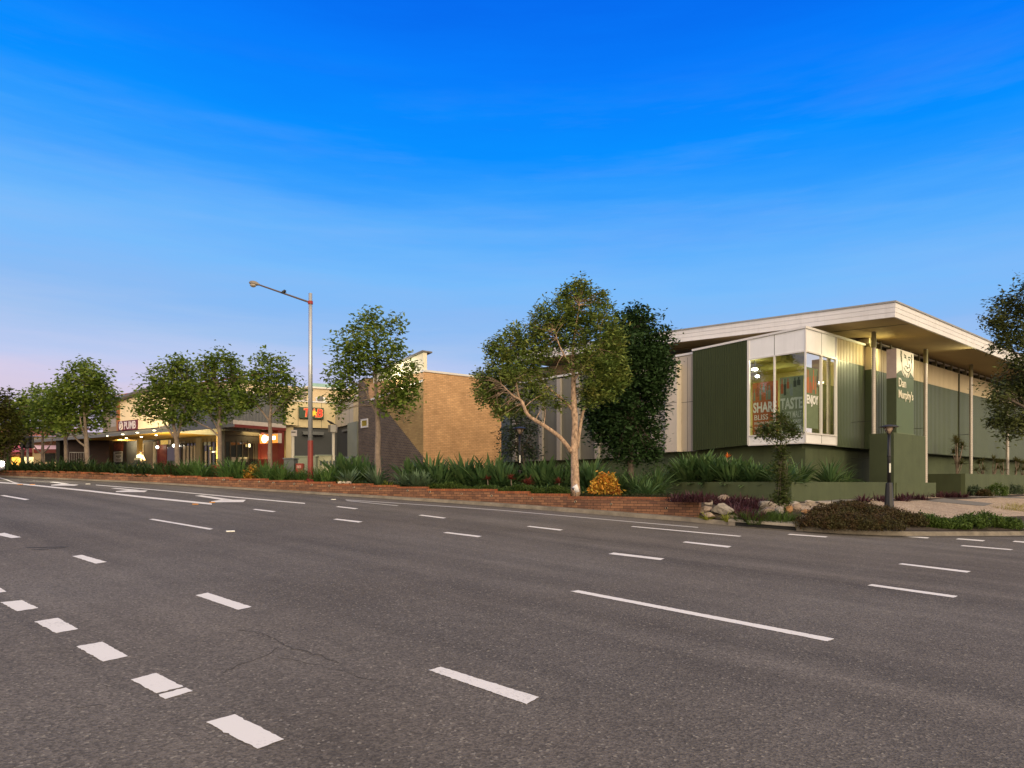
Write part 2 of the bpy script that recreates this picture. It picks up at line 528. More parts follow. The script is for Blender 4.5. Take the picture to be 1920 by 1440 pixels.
def paint_mat(name, col, wear=.5):
    m = bpy.data.materials.new(name); m.use_nodes = True
    N, L = m.node_tree.nodes, m.node_tree.links
    b = N['Principled BSDF']; b.inputs['Roughness'].default_value = .7
    tc = N.new('ShaderNodeTexCoord')
    n = N.new('ShaderNodeTexNoise'); n.inputs['Scale'].default_value = 40; n.inputs['Detail'].default_value = 8; n.inputs['Roughness'].default_value = .75
    n2 = N.new('ShaderNodeTexNoise'); n2.inputs['Scale'].default_value = 2.5; n2.inputs['Detail'].default_value = 5
    L.new(tc.outputs['Object'], n.inputs['Vector']); L.new(tc.outputs['Object'], n2.inputs['Vector'])
    a = N.new('ShaderNodeMath'); a.operation = 'MULTIPLY_ADD'
    L.new(n2.outputs['Fac'], a.inputs[0]); a.inputs[1].default_value = .5; L.new(n.outputs['Fac'], a.inputs[2])
    r = N.new('ShaderNodeMapRange'); r.inputs['From Min'].default_value = .80; r.inputs['From Max'].default_value = 1.02
    r.inputs['To Max'].default_value = wear
    L.new(a.outputs[0], r.inputs['Value'])
    mx = N.new('ShaderNodeMixRGB'); L.new(r.outputs[0], mx.inputs[0])
    mx.inputs[1].default_value = tuple(col) + (1,); mx.inputs[2].default_value = (.16, .15, .14, 1)
    L.new(mx.outputs[0], b.inputs['Base Color'])
    MATS[name] = m
    return m

def brick_mat(name, c1, c2, mortar, diag=None, bump=.5, spread=None):
    """brickwork from the wall uv (metres); diag = (u0, v0, u1, v1, c1, c2): other bricks on one side of a line"""
    m = bpy.data.materials.new(name); m.use_nodes = True
    N, L = m.node_tree.nodes, m.node_tree.links
    b = N['Principled BSDF']; b.inputs['Roughness'].default_value = .85; b.inputs['Specular IOR Level'].default_value = .25
    uv = N.new('ShaderNodeUVMap'); uv.uv_map = 'uv'
    br = N.new('ShaderNodeTexBrick')
    br.inputs['Scale'].default_value = 1.0
    br.inputs['Brick Width'].default_value = .24
    br.inputs['Row Height'].default_value = .086
    br.inputs['Mortar Size'].default_value = .007
    br.inputs['Mortar Smooth'].default_value = .15
    br.inputs['Bias'].default_value = 0
    L.new(uv.outputs[0], br.inputs['Vector'])
    br.inputs['Color1'].default_value = (0, 0, 0, 1); br.inputs['Color2'].default_value = (1, 1, 1, 1)
    br.inputs['Mortar'].default_value = (.5, .5, .5, 1)
    sep = N.new('ShaderNodeSeparateColor'); L.new(br.outputs['Color'], sep.inputs[0])
    def two(ca, cb):
        x = N.new('ShaderNodeMixRGB'); L.new(sep.outputs[0], x.inputs[0])
        x.inputs[1].default_value = tuple(ca) + (1,); x.inputs[2].default_value = tuple(cb) + (1,); return x.outputs[0]
    col = two(c1, c2)
    if diag:
        u0, v0, u1, v1, d1, d2 = diag
        # signed side of the line, stepping brick by brick
        sx = N.new('ShaderNodeSeparateXYZ')
        sn = N.new('ShaderNodeVectorMath'); sn.operation = 'SNAP'; L.new(uv.outputs[0], sn.inputs[0]); sn.inputs[1].default_value = (.12, .086, 1)
        L.new(sn.outputs[0], sx.inputs[0])
        a = N.new('ShaderNodeMath'); a.operation = 'MULTIPLY'; L.new(sx.outputs[0], a.inputs[0]); a.inputs[1].default_value = (v1 - v0)
        c = N.new('ShaderNodeMath'); c.operation = 'MULTIPLY_ADD'; L.new(sx.outputs[1], c.inputs[0]); c.inputs[1].default_value = -(u1 - u0); L.new(a.outputs[0], c.inputs[2])
        g = N.new('ShaderNodeMath'); g.operation = 'GREATER_THAN'; L.new(c.outputs[0], g.inputs[0]); g.inputs[1].default_value = u0 * (v1 - v0) - v0 * (u1 - u0)
        x = N.new('ShaderNodeMixRGB'); L.new(g.outputs[0], x.inputs[0]); L.new(col, x.inputs[1]); L.new(two(d1, d2), x.inputs[2])
        col = x.outputs[0]
    tc = N.new('ShaderNodeTexCoord')
    nz = N.new('ShaderNodeTexNoise'); nz.inputs['Scale'].default_value = 1.2; nz.inputs['Detail'].default_value = 7; nz.inputs['Roughness'].default_value = .7
    L.new(tc.outputs['Object'], nz.inputs['Vector'])
    r = N.new('ShaderNodeMapRange'); r.inputs['From Min'].default_value = .3; r.inputs['From Max'].default_value = .7
    r.inputs['To Min'].default_value = .78; r.inputs['To Max'].default_value = 1.18; L.new(nz.outputs['Fac'], r.inputs['Value'])
    mx = N.new('ShaderNodeMixRGB'); L.new(br.outputs['Fac'], mx.inputs[0]); L.new(col, mx.inputs[1]); mx.inputs[2].default_value = tuple(mortar) + (1,)
    mu = N.new('ShaderNodeVectorMath'); mu.operation = 'SCALE'; L.new(mx.outputs[0], mu.inputs[0]); L.new(r.outputs[0], mu.inputs['Scale'])
    L.new(mu.outputs[0], b.inputs['Base Color'])
    bp = N.new('ShaderNodeBump'); bp.invert = True; bp.inputs['Strength'].default_value = bump; bp.inputs['Distance'].default_value = .01
    L.new(br.outputs['Fac'], bp.inputs['Height']); L.new(bp.outputs[0], b.inputs['Normal'])
    MATS[name] = m
    return m

def speckle_mat(name, base, dots, scale=55, rough=.85):
    m = bpy.data.materials.new(name); m.use_nodes = True
    N, L = m.node_tree.nodes, m.node_tree.links
    b = N['Principled BSDF']; b.inputs['Roughness'].default_value = rough
    tc = N.new('ShaderNodeTexCoord')
    v = N.new('ShaderNodeTexVoronoi'); v.inputs['Scale'].default_value = scale; L.new(tc.outputs['Object'], v.inputs['Vector'])
    s = N.new('ShaderNodeSeparateColor'); L.new(v.outputs['Color'], s.inputs[0])
    rp = N.new('ShaderNodeValToRGB'); rp.color_ramp.interpolation = 'CONSTANT'
    cr = rp.color_ramp; cols = [base] + dots
    cr.elements[0].color = tuple(base) + (1,); cr.elements[1].color = tuple(dots[-1]) + (1,); cr.elements[1].position = .9
    for i, c in enumerate(dots[:-1]):
        e = cr.elements.new(.3 + .6 * i / max(1, len(dots) - 1)); e.color = tuple(c) + (1,)
    L.new(s.outputs[0], rp.inputs[0])
    nz = N.new('ShaderNodeTexNoise'); nz.inputs['Scale'].default_value = 1.5; nz.inputs['Detail'].default_value = 5
    L.new(tc.outputs['Object'], nz.inputs['Vector'])
    r = N.new('ShaderNodeMapRange'); r.inputs['From Min'].default_value = .3; r.inputs['From Max'].default_value = .7
    r.inputs['To Min'].default_value = .8; r.inputs['To Max'].default_value = 1.15; L.new(nz.outputs['Fac'], r.inputs['Value'])
    mu = N.new('ShaderNodeVectorMath'); mu.operation = 'SCALE'; L.new(rp.outputs[0], mu.inputs[0]); L.new(r.outputs[0], mu.inputs['Scale'])
    L.new(mu.outputs[0], b.inputs['Base Color'])
    bp = N.new('ShaderNodeBump'); bp.inputs['Strength'].default_value = .4; bp.inputs['Distance'].default_value = .01
    L.new(v.outputs['Distance'], bp.inputs['Height']); L.new(bp.outputs[0], b.inputs['Normal'])
    MATS[name] = m
    return m

def glass_mat(name, tint=(.9, .95, .9), refl=.5):
    m = bpy.data.materials.new(name); m.use_nodes = True
    N, L = m.node_tree.nodes, m.node_tree.links
    N.remove(N['Principled BSDF'])
    t = N.new('ShaderNodeBsdfTransparent'); t.inputs[0].default_value = tuple(tint) + (1,)
    g = N.new('ShaderNodeBsdfGlossy'); g.inputs['Roughness'].default_value = .02
    fr = N.new('ShaderNodeFresnel'); fr.inputs['IOR'].default_value = 1.52
    a = N.new('ShaderNodeMath'); a.operation = 'MULTIPLY_ADD'; a.use_clamp = True
    L.new(fr.outputs[0], a.inputs[0]); a.inputs[1].default_value = 1.6; a.inputs[2].default_value = refl
    mx = N.new('ShaderNodeMixShader'); L.new(a.outputs[0], mx.inputs[0]); L.new(t.outputs[0], mx.inputs[1]); L.new(g.outputs[0], mx.inputs[2])
    L.new(mx.outputs[0], N['Material Output'].inputs['Surface'])
    MATS[name] = m
    return m
def glow_mat(name, col, s):
    m = bpy.data.materials.new(name); m.use_nodes = True
    b = m.node_tree.nodes['Principled BSDF']
    b.inputs['Base Color'].default_value = tuple(col) + (1,)
    b.inputs['Emission Color'].default_value = tuple(col) + (1,)
    b.inputs['Emission Strength'].default_value = s
    MATS[name] = m
    return m

ASPH = asphalt_mat()
PAINT = paint_mat('road_paint', (.74, .71, .68), .6)
PAINT_OLD = paint_mat('worn_road_paint', (.46, .44, .42), .8)
CONC = mat('kerb_concrete', (.17, .148, .12), .9, var=.35, vscale=2.5, bump=.3)
BRICK_RED = brick_mat('red_brick', (.255, .125, .07), (.125, .062, .043), (.05, .034, .026))
SOIL = mat('mulch', (.045, .032, .022), .95, var=.4, vscale=9, bump=.6, bscale=30)
DARK = mat('dark_recess', (.012, .012, .012), .9)
GROUND = mat('far_ground', (.07, .07, .05), .95, var=.3, vscale=.4)
LEAF_FIG = leaf_mat('leaf_street', [(0.078, 0.134, 0.023), (0.126, 0.197, 0.033), (0.197, 0.265, 0.046), (0.315, 0.341, 0.073)])
LEAF_BIG = leaf_mat('leaf_olive', [(0.083, 0.134, 0.034), (0.129, 0.194, 0.044), (0.197, 0.246, 0.056), (0.333, 0.311, 0.078)], trans=.22)
LEAF_IVY = leaf_mat('leaf_deep', [(.022,.050,.016), (.034,.072,.022), (.055,.10,.032)], trans=.15)
LEAF_DK = leaf_mat('leaf_dark', [(0.039, 0.060, 0.040), (0.059, 0.088, 0.048), (0.087, 0.114, 0.054)], trans=.15)
LEAF_R = leaf_mat('leaf_right', [(0.057, 0.076, 0.028), (0.087, 0.108, 0.036), (0.145, 0.158, 0.044)], trans=.2)
STRAP = leaf_mat('strap_leaf', [(0.036, 0.087, 0.023), (0.061, 0.132, 0.033), (0.100, 0.175, 0.044), (0.162, 0.228, 0.067)], rough=.5, trans=.15, spec=.25)
STREL = leaf_mat('paddle_leaf', [(0.032, 0.072, 0.025), (0.056, 0.114, 0.040), (0.097, 0.161, 0.054), (0.159, 0.219, 0.090)], rough=.5, trans=.15, spec=.22)
HEDGE = leaf_mat('hedge_leaf', [(.012, .028, .010), (.022, .046, .014), (.04, .07, .02), (.075, .075, .03)], rough=.5, trans=.1, spec=.2)
AGAVE = leaf_mat('agave_leaf', [(.05, .088, .05), (.085, .135, .075), (.13, .18, .10)], rough=.5, trans=.05)
PURP = leaf_mat('purple_leaf', [(.028, .014, .018), (.055, .022, .030), (.085, .034, .045), (.05, .045, .03)], rough=.4, trans=.1)
REDL = leaf_mat('red_leaf', [(.085, .022, .016), (.14, .035, .024), (.18, .065, .03)], trans=.2)
CROT = leaf_mat('croton_leaf', [(.50, .13, .02), (.60, .24, .03), (.55, .38, .06), (.30, .06, .02), (.16, .16, .03)], trans=.2)
GRASS = leaf_mat('grass_leaf', [(.04, .07, .015), (.065, .11, .02), (.10, .15, .03)], trans=.25)
LIME = leaf_mat('lime_leaf', [(.22, .25, .03), (.34, .36, .06), (.14, .18, .03)], trans=.25)
DRY = leaf_mat('dry_grass', [(.28, .24, .08), (.36, .32, .12), (.17, .17, .05)], trans=.2)
BROWNH = leaf_mat('bronze_leaf', [(.045, .028, .014), (.075, .045, .020), (.06, .06, .022), (.10, .07, .03)], trans=.15)
BARK = mat('pale_bark', (.36, .25, .175), .9, var=.7, vscale=11, bump=.6, bscale=25, stretch=(1, 1, .6))
BARK_G = mat('grey_bark', (.20, .155, .12), .9, var=.35, vscale=6, bump=.5, bscale=25)
BARK_D = mat('dark_bark', (.09, .07, .055), .9, var=.3, vscale=6, bump=.5, bscale=25)

# ------------------------------------------------------------------ the ground, the road, the kerb
def build_ground():
    mb = MB()
    rs = [0, 20, 40, 60, 90, 140, 220, 400, 800, 1500]
    n = 48
    for i, r_ in enumerate(rs):
        for k in range(n):
            x, y = r_ * math.cos(2*math.pi*k/n), r_ * math.sin(2*math.pi*k/n)
            mb.v.append((x, y, G(x, y) - .45))
    for i in range(len(rs) - 1):
        for k in range(n):
            mb.f.append((i*n+k, (i+1)*n+k, (i+1)*n+(k+1) % n, i*n+(k+1) % n)); mb.m.append(0)
    tag(mb.build('ground', GROUND), kind='structure')
build_ground()

def build_road():
    mb = MB()
    xs = list(KERB[:, 0])
    ts = [0, .1, .2, .35, .5, .7, 1]
    m = len(ts)
    for x in xs:
        y0 = kerb_y(x)
        for t in ts:
            y = y0 + (-70 - y0) * t
            mb.v.append((x, y, G(x, y)))
    for i in range(len(xs) - 1):
        for j in range(m - 1):
            mb.f.append((i*m+j, i*m+j+1, (i+1)*m+j+1, (i+1)*m+j)); mb.m.append(0)
    return tag(mb.build('road', ASPH), kind='structure')
ROAD = build_road()
LIFT = Vector((0, 0, .004))
def jag(pts, amp=.0035, step=.03):
    """a painted edge is never quite straight"""
    out = []
    for i in range(len(pts)):
        a, b = pts[i], pts[(i + 1) % len(pts)]
        n = max(1, int((b - a).length / step))
        for k in range(n):
            p = a.lerp(b, k / n)
            if k: p = p + Vector((rnd.gauss(0, amp), rnd.gauss(0, amp), 0))
            out.append(p)
    for p in out: p.z = G(p.x, p.y) + .004
    return out
def mark(name, quads, m=None):
    mb = MB()
    for q in quads:
        mb.poly(jag([road(*p) for p in q]))
    return mb.build(name, m or PAINT, ROAD)
DASH = [
    [(386, 1355), (440, 1340), (533, 1387), (483, 1405)],
    [(143.3, 1212.7), (191.7, 1204), (240, 1231), (193.3, 1241.3)],
    [(64.3, 1166), (108.3, 1159), (146.7, 1180), (105, 1187.7)],
    [(1, 1130), (41.7, 1125.7), (71.7, 1140.7), (31.7, 1146.7)],
    [(-45, 1100), (-8, 1097.5), (12.7, 1110), (-22, 1114)],
    [(135, 1043.3), (153.3, 1040.7), (200.7, 1054), (180, 1057.3)],
    [(-12, 1002), (8, 999.3), (40, 1007.7), (22, 1009.3)],
    [(366.7, 1116.7), (389.3, 1111.7), (471.7, 1138.3), (446.7, 1144)],
    [(803, 1257), (826, 1251), (1011, 1308), (987, 1321)],
    [(1069, 1109), (1084, 1107), (1564, 1198), (1552, 1203)],
    [(279, 974), (287, 973), (400, 991.7), (393, 993.4)],
    [(0, 929.4), (8, 928.6), (55, 936.5), (47, 937.8)],
    [(473, 955.6), (479, 954.6), (518, 959), (511, 960.2)],
    [(629, 950.4), (635, 949.4), (672, 953.6), (666, 954.7)],
    [(624, 974), (632, 972.8), (680, 978.2), (672.4, 980)],
    [(784, 966.4), (791, 965.4), (837, 971), (831, 972.3)],
    [(831, 999.2), (838, 997.8), (904, 1005.5), (896, 1007.4)],
    [(987, 987.4), (993.6, 986.4), (1056, 993.3), (1050, 995)],
    [(1182, 987.6), (1187, 986.8), (1391, 1005.2), (1386, 1006.4)],
    [(1279, 1017), (1286, 1015.4), (1372, 1024.5), (1365, 1027)],
    [(1476, 1002.6), (1481, 1001.2), (1552, 1006.2), (1548, 1007.8)],
    [(1691, 1006), (1696, 1004.6), (1743, 1008), (1739, 1009.8)],
    [(1792, 1011.2), (1797, 1009.6), (1847.5, 1013.3), (1843, 1015.2)],
    [(1898, 1015.8), (1903, 1014.2), (1940, 1017), (1934, 1019)],
    [(1800, 1023.8), (1806, 1022.6), (1900, 1030.2), (1895, 1031.6)],
    [(1684, 1058), (1691, 1056.3), (1821, 1071.5), (1813, 1074)],
    [(1626, 1098), (1635, 1095.6), (1796, 1117.8), (1788, 1121)],
    [(1141, 1039), (1150, 1036.3), (1246, 1047.5), (1238, 1050.4)],
    [(648, 939.2), (652, 938.5), (748, 948), (744, 948.8)],
]
for q in DASH: mark('lane_dash', [q], PAINT_OLD if q[0][0] == 648 else PAINT)
mark('lane_dash', [[(245, 1275), (293, 1262.7), (343.5, 1288.2), (293.5, 1300.7)],
                   [(297.5, 1303.2), (348.5, 1290), (361.7, 1296.7), (310, 1311.7)]])
def strip(name, top, th, m=None):
    qs = []
    for i in range(len(top) - 1):
        a, b = top[i], top[i + 1]
        t0 = th[i] if hasattr(th, '__len__') else th; t1 = th[i+1] if hasattr(th, '__len__') else th
        qs.append([(a[0], a[1] + t0), a, b, (b[0], b[1] + t1)])
    return mark(name, qs, m)
strip('edge_line', [(-30, 892), (0, 895.5), (12, 898.6), (26, 904), (38, 906.6), (80, 910.6), (166.7, 919.3), (266.7, 930.6), (397, 943.6)], [1.2, 1.4, 1.6, 2, 2.2, 2.2, 2.6, 2.8, 3])
strip('edge_line', [(-30, 902.5), (0, 904), (38, 907)], [1.5, 1.7, 1.7])
strip('edge_line', [(180, 909), (250, 914.6), (325, 921), (440, 931.6), (572, 943.2)], [1.0, 1.1, 1.2, 1.5, 1.7])
strip('edge_line', [(648, 936.8), (800, 946.7), (935, 956), (1071, 967.8), (1190, 978.4), (1309, 988.4)], [1, 1, 1.1, 1.2, 1.3, 1.4], PAINT_OLD)
for sh, hd in [
    ([(365, 929.6), (378, 928.8), (436, 936.9), (420, 938.2)], [(396, 940), (418, 936.9), (461, 937.3), (456, 941.6), (396, 942)]),
    ([(208, 915.6), (216, 914.9), (262, 919), (250, 920)], [(218, 921), (240, 919), (277, 920), (271, 922.8), (217, 922.6)]),
    ([(93, 904.2), (100, 903.4), (130, 906.8), (118, 907.4)], [(96, 909), (116, 907), (148, 909), (140, 910.8), (96, 910.6)])]:
    mark('turn_arrow', [sh, hd])
def crack(pts, w=.012):
    P = [road(*p) for p in pts]
    Q = [P[0]]
    for a, b in zip(P, P[1:]):
        n = max(2, int((b - a).length / .06))
        for k in range(1, n + 1):
            Q.append(a.lerp(b, k / n) + Vector((rnd.gauss(0, .014), rnd.gauss(0, .014), 0)))
    mb = MB()
    for p in Q: p.z = G(p.x, p.y) + .003
    for i in range(len(Q) - 1):
        d = (Q[i+1] - Q[i]).normalized(); s_ = Vector((-d.y, d.x, 0))
        w0 = w * rnd.uniform(.3, 1); w1 = w * rnd.uniform(.3, 1)
        mb.quad(Q[i] - s_*w0, Q[i+1] - s_*w1, Q[i+1] + s_*w1, Q[i] + s_*w0)
    mb.build('crack', mat('crack_tar', (.064, .057, .050), .9), ROAD)
crack([(447, 1181), (490, 1188), (515, 1197), (540, 1213), (590, 1227), (633, 1243)], .007)
crack([(420, 1262), (460, 1242), (493, 1231), (520, 1214)], .006)
crack([(142, 1325), (170, 1325.5), (200, 1326)], .005)
crack([(520, 1232), (640, 1258), (700, 1278)], .004)
crack([(900, 1080), (1000, 1090), (1100, 1100)], .006)
stud_w = mat('stud_white', (.8, .8, .76), .4); stud_y = mat('stud_amber', (.6, .25, .04), .4)
for x, y, m in [(432, 997, stud_w), (625, 937, stud_w), (38, 909, stud_y), (61, 909, stud_y), (398, 942.5, stud_y), (366, 946, stud_y), (165, 908, stud_w)]:
    p = road(x, y); mb = MB(); mb.box((p.x, p.y, p.z + .012), .16, .12, .024, .5); mb.build('road_stud', m, ROAD, bevel=.006)
# skid rubber and a tar patch line
def skid(a, b, w, m):
    A, B = road(*a), road(*b); mb = MB(); d = (B - A).normalized(); s_ = Vector((-d.y, d.x, 0)) * w
    n = 14
    for i in range(n):
        p, q = A.lerp(B, i/n), A.lerp(B, (i+1)/n)
        for v in (p, q): v.z = G(v.x, v.y) + .002
        mb.quad(p - s_, q - s_, q + s_, p + s_)
    mb.build('skid_mark', m, ROAD)
RUB = mat('tyre_rubber_trace', (.055, .052, .05), .85, var=.3, vscale=4)
skid((48, 1027), (128, 1025), .05, RUB); skid((60, 1031), (122, 1027), .04, RUB)

def build_kerb():
    prof = [(-.24, .006), (-.03, .012), (0, .105), (.03, .13), (.34, .135)]
    mb = MB(); b = 0
    pts = [p for p in KERB if -75 < p[0] < 60]
    for i, p in enumerate(pts):
        q0, q1 = pts[max(i-1, 0)], pts[min(i+1, len(pts)-1)]
        t = unit(q1 - q0); n = np.array([-t[1], t[0]])
        z = G(p[0], p[1]); kh = .55 + .45 * min(max((p[0] + 12) / 14, 0), 1)
        for o, h in prof:
            h *= kh
            mb.v.append((p[0] + n[0]*o, p[1] + n[1]*o, z + h))
    k = len(prof)
    for i in range(len(pts) - 1):
        for j in range(k - 1):
            mb.f.append((i*k+j, (i+1)*k+j, (i+1)*k+j+1, i*k+j+1)); mb.m.append(0)
    o = tag(mb.build('kerb', CONC), kind='structure')
    # expansion joints
    return o
KERBO = build_kerb()

def build_land():
    xs = [-130, -100, -80, -65, -55, -48] + [x for x in np.arange(-44, 5.2, .8)] + [WALL_R - .02, WALL_R + .02] + [x for x in np.arange(6.4, 24, .5)] + [26, 30, 36, 45, 60, 80, 120]
    xs = sorted(xs)
    ds = [.12, .6, .66, .9, 1.3, 1.8, 2.4, 3.2, 4.2, 5.2, 6.5, 9, 14, 22, 40, 80, 160]
    mb = MB(); m = len(ds)
    for x in xs:
        y0 = kerb_y(x); c = kerb_cos(x)
        for j, d in enumerate(ds):
            y = y0 + d / c
            z = T(x, y)
            if d < .65 and x <= WALL_R: z = G(x, y0) + .05
            mb.v.append((x, y, z))
    for i in range(len(xs) - 1):
        for j in range(m - 1):
            mb.f.append((i*m+j, i*m+j+1, (i+1)*m+j+1, (i+1)*m+j)[::-1]); mb.m.append(0)
    tag(mb.build('garden_bed', SOIL), kind='structure')
build_land()

# ------------------------------------------------------------------ text
def text_mesh(name, body, m, parent, origin, e1, up, wid, hei, thick=.02, bold=.0, shear=0, align_w=True):
    """flat lettering fitted in a wid x hei box whose lower left corner is origin"""
    c = bpy.data.curves.new(name, 'FONT')
    c.body = body; c.extrude = .01; c.offset = bold; c.shear = shear; c.resolution_u = 3
    o = bpy.data.objects.new('tmp', c); COL.objects.link(o)
    dg = bpy.context.evaluated_depsgraph_get()
    me = bpy.data.meshes.new_from_object(o.evaluated_get(dg))
    bpy.data.objects.remove(o); bpy.data.curves.remove(c)
    co = np.array([v.co for v in me.vertices])
    lo, hi = co.min(0), co.max(0)
    e1 = np.array(Vector(e1).normalized()); up = np.array(Vector(up).normalized()); n = np.cross(e1, up)
    t = (co - lo) / np.maximum(hi - lo, 1e-6)
    P = np.array(origin) + np.outer(t[:, 0] * wid, e1) + np.outer(t[:, 1] * hei, up) + np.outer((t[:, 2]) * thick, n)
    og = ORG[parent.name]
    P -= np.array(og)
    for v, p in zip(me.vertices, P): v.co = p
    me.materials.clear(); me.materials.append(m)
    me.name = name
    ob = bpy.data.objects.new(name, me); COL.objects.link(ob); ob.parent = parent
    ORG[ob.name] = og
    return ob

# ------------------------------------------------------------------ brick retaining wall beside the road
def build_wall():
    root = thing('brick_wall', 'long low red brick retaining wall stepping down along the kerb', 'wall', (SEG[0][1][0], SEG[0][1][1], 0))
    mb, cap = MB(), MB()
    def off(x):
        t = unit((1, kerb_slope(x))); return np.array([-t[1], t[0]])
    for pl, pr, z in SEG:
        n = max(1, int((pr[0] - pl[0]) / .7))
        xs = np.linspace(pl[0], pr[0], n + 1)
        for i in range(n):
            P = []
            for x in (xs[i], xs[i+1]):
                c = kerb_cos(x); y = kerb_y(x) + wall_off(x) / c
                nn = off(x)
                P.append((np.array([x, y]), np.array([x, y]) + nn * .22, nn))
            (f0, b0, n0), (f1, b1, n1) = P
            zb = min(G(*f0), G(*f1)) - .25
            mb.hexa([(*f0, zb), (*f1, zb), (*b1, zb), (*b0, zb), (*f0, z - .078), (*f1, z - .078), (*b1, z - .078), (*b0, z - .078)])
            f0, f1, b0, b1 = f0 - n0*.012, f1 - n1*.012, b0 + n0*.012, b1 + n1*.012
            cap.hexa([(*f0, z-.077), (*f1, z-.077), (*b1, z-.077), (*b0, z-.077), (*f0, z), (*f1, z), (*b1, z), (*b0, z)])
    mb.build('wall', BRICK_RED, root)
    capm = brick_mat('brick_capping', (.32, .105, .042), (.20, .066, .03), (.12, .08, .06))
    capm.node_tree.nodes['Brick Texture'].inputs['Brick Width'].default_value = .09
    capm.node_tree.nodes['Brick Texture'].inputs['Row Height'].default_value = .3
    cap.build('coping', capm, root)
    pvc = mat('weep_pipe', (.62, .58, .5), .6)
    hole = MATS.get('dark_recess')
    for px in [1250, 1146, 1079, 998, 922, 866, 806, 765, 713, 664, 618, 585, 552, 513, 486, 450, 420, 388, 350, 318, 282, 250, 215]:
        p = wall_pt(px); nn = off(p[0]); z = G(*p) + .13 + .22
        m2 = MB()
        a = Vector((p[0] + nn[0]*.05, p[1] + nn[1]*.05, z)); b_ = Vector((p[0] - nn[0]*.035, p[1] - nn[1]*.035, z))
        m2.tube([a, b_], .034, 10, 0, False)
        c_ = Vector((p[0] - nn[0]*.005, p[1] - nn[1]*.005, z))
        m2.tube([c_, c_ + Vector((nn[0]*.004, nn[1]*.004, 0))], .03, 10, 1)
        m2.build('weep_pipe', [pvc, hole], root)
build_wall()

# ------------------------------------------------------------------ the green and cream store on the right
B0 = np.array([(1510 - CX) / F * 29, 29.0])
RV = unit((1520, 1280)); LV = unit((-1078, 1280))
NR = np.array([RV[1], -RV[0]]); NL = np.array([LV[1], -LV[0]]);
if NL[1] > 0: NL = -NL
FL = Fr(B0, LV, NL); FRW = Fr(B0, RV, NR)
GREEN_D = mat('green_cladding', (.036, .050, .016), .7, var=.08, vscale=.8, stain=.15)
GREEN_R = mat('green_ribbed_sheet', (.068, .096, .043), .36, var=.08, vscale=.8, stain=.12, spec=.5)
CREAM_R = mat('cream_ribbed_sheet', (.62, .52, .34), .45, var=.06, vscale=.8, stain=.1)
WHITE = mat('white_panel', (.80, .80, .80), .5, var=.05, vscale=1.2, stain=.12)
FASC = mat('white_fascia', (.72, .70, .68), .55, var=.07, vscale=1.5, stain=.2, stretch=(.4, .4, 2))
SOFF = mat('soffit_lining', (.36, .26, .12), .7, var=.06, vscale=1)
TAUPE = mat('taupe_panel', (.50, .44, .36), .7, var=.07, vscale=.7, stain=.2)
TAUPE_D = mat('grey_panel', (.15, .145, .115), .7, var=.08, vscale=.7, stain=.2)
CREAMP = mat('cream_pilaster', (.62, .55, .45), .7, var=.06, vscale=.7, stain=.25)
GREENB = mat('green_render', (.068, .087, .040), .8, var=.14, vscale=1.1, stain=.25, bump=.2)
GREENB2 = mat('green_render_dark', (.042, .055, .026), .85, var=.15, vscale=1.1, stain=.2)  # darker green for trims, and for shade painted on left-facing ends
ALU = mat('white_aluminium', (.66, .64, .62), .35, var=.03)
BLACKM = mat('black_metal', (.018, .018, .02), .45, var=.1)
GLASS = glass_mat('shop_glass', (.86, .92, .84), .06)
GLASS2 = glass_mat('side_glass', (.55, .60, .54), .62)
GLASS_DK = mat('dark_glass', (.014, .016, .016), .06, var=.05, spec=.8)
OLIVE_IN = mat('interior_wall', (.56, .50, .22), .8, var=.05)
OLIVE_CE = mat('interior_ceiling', (.30, .27, .07), .8, var=.05)

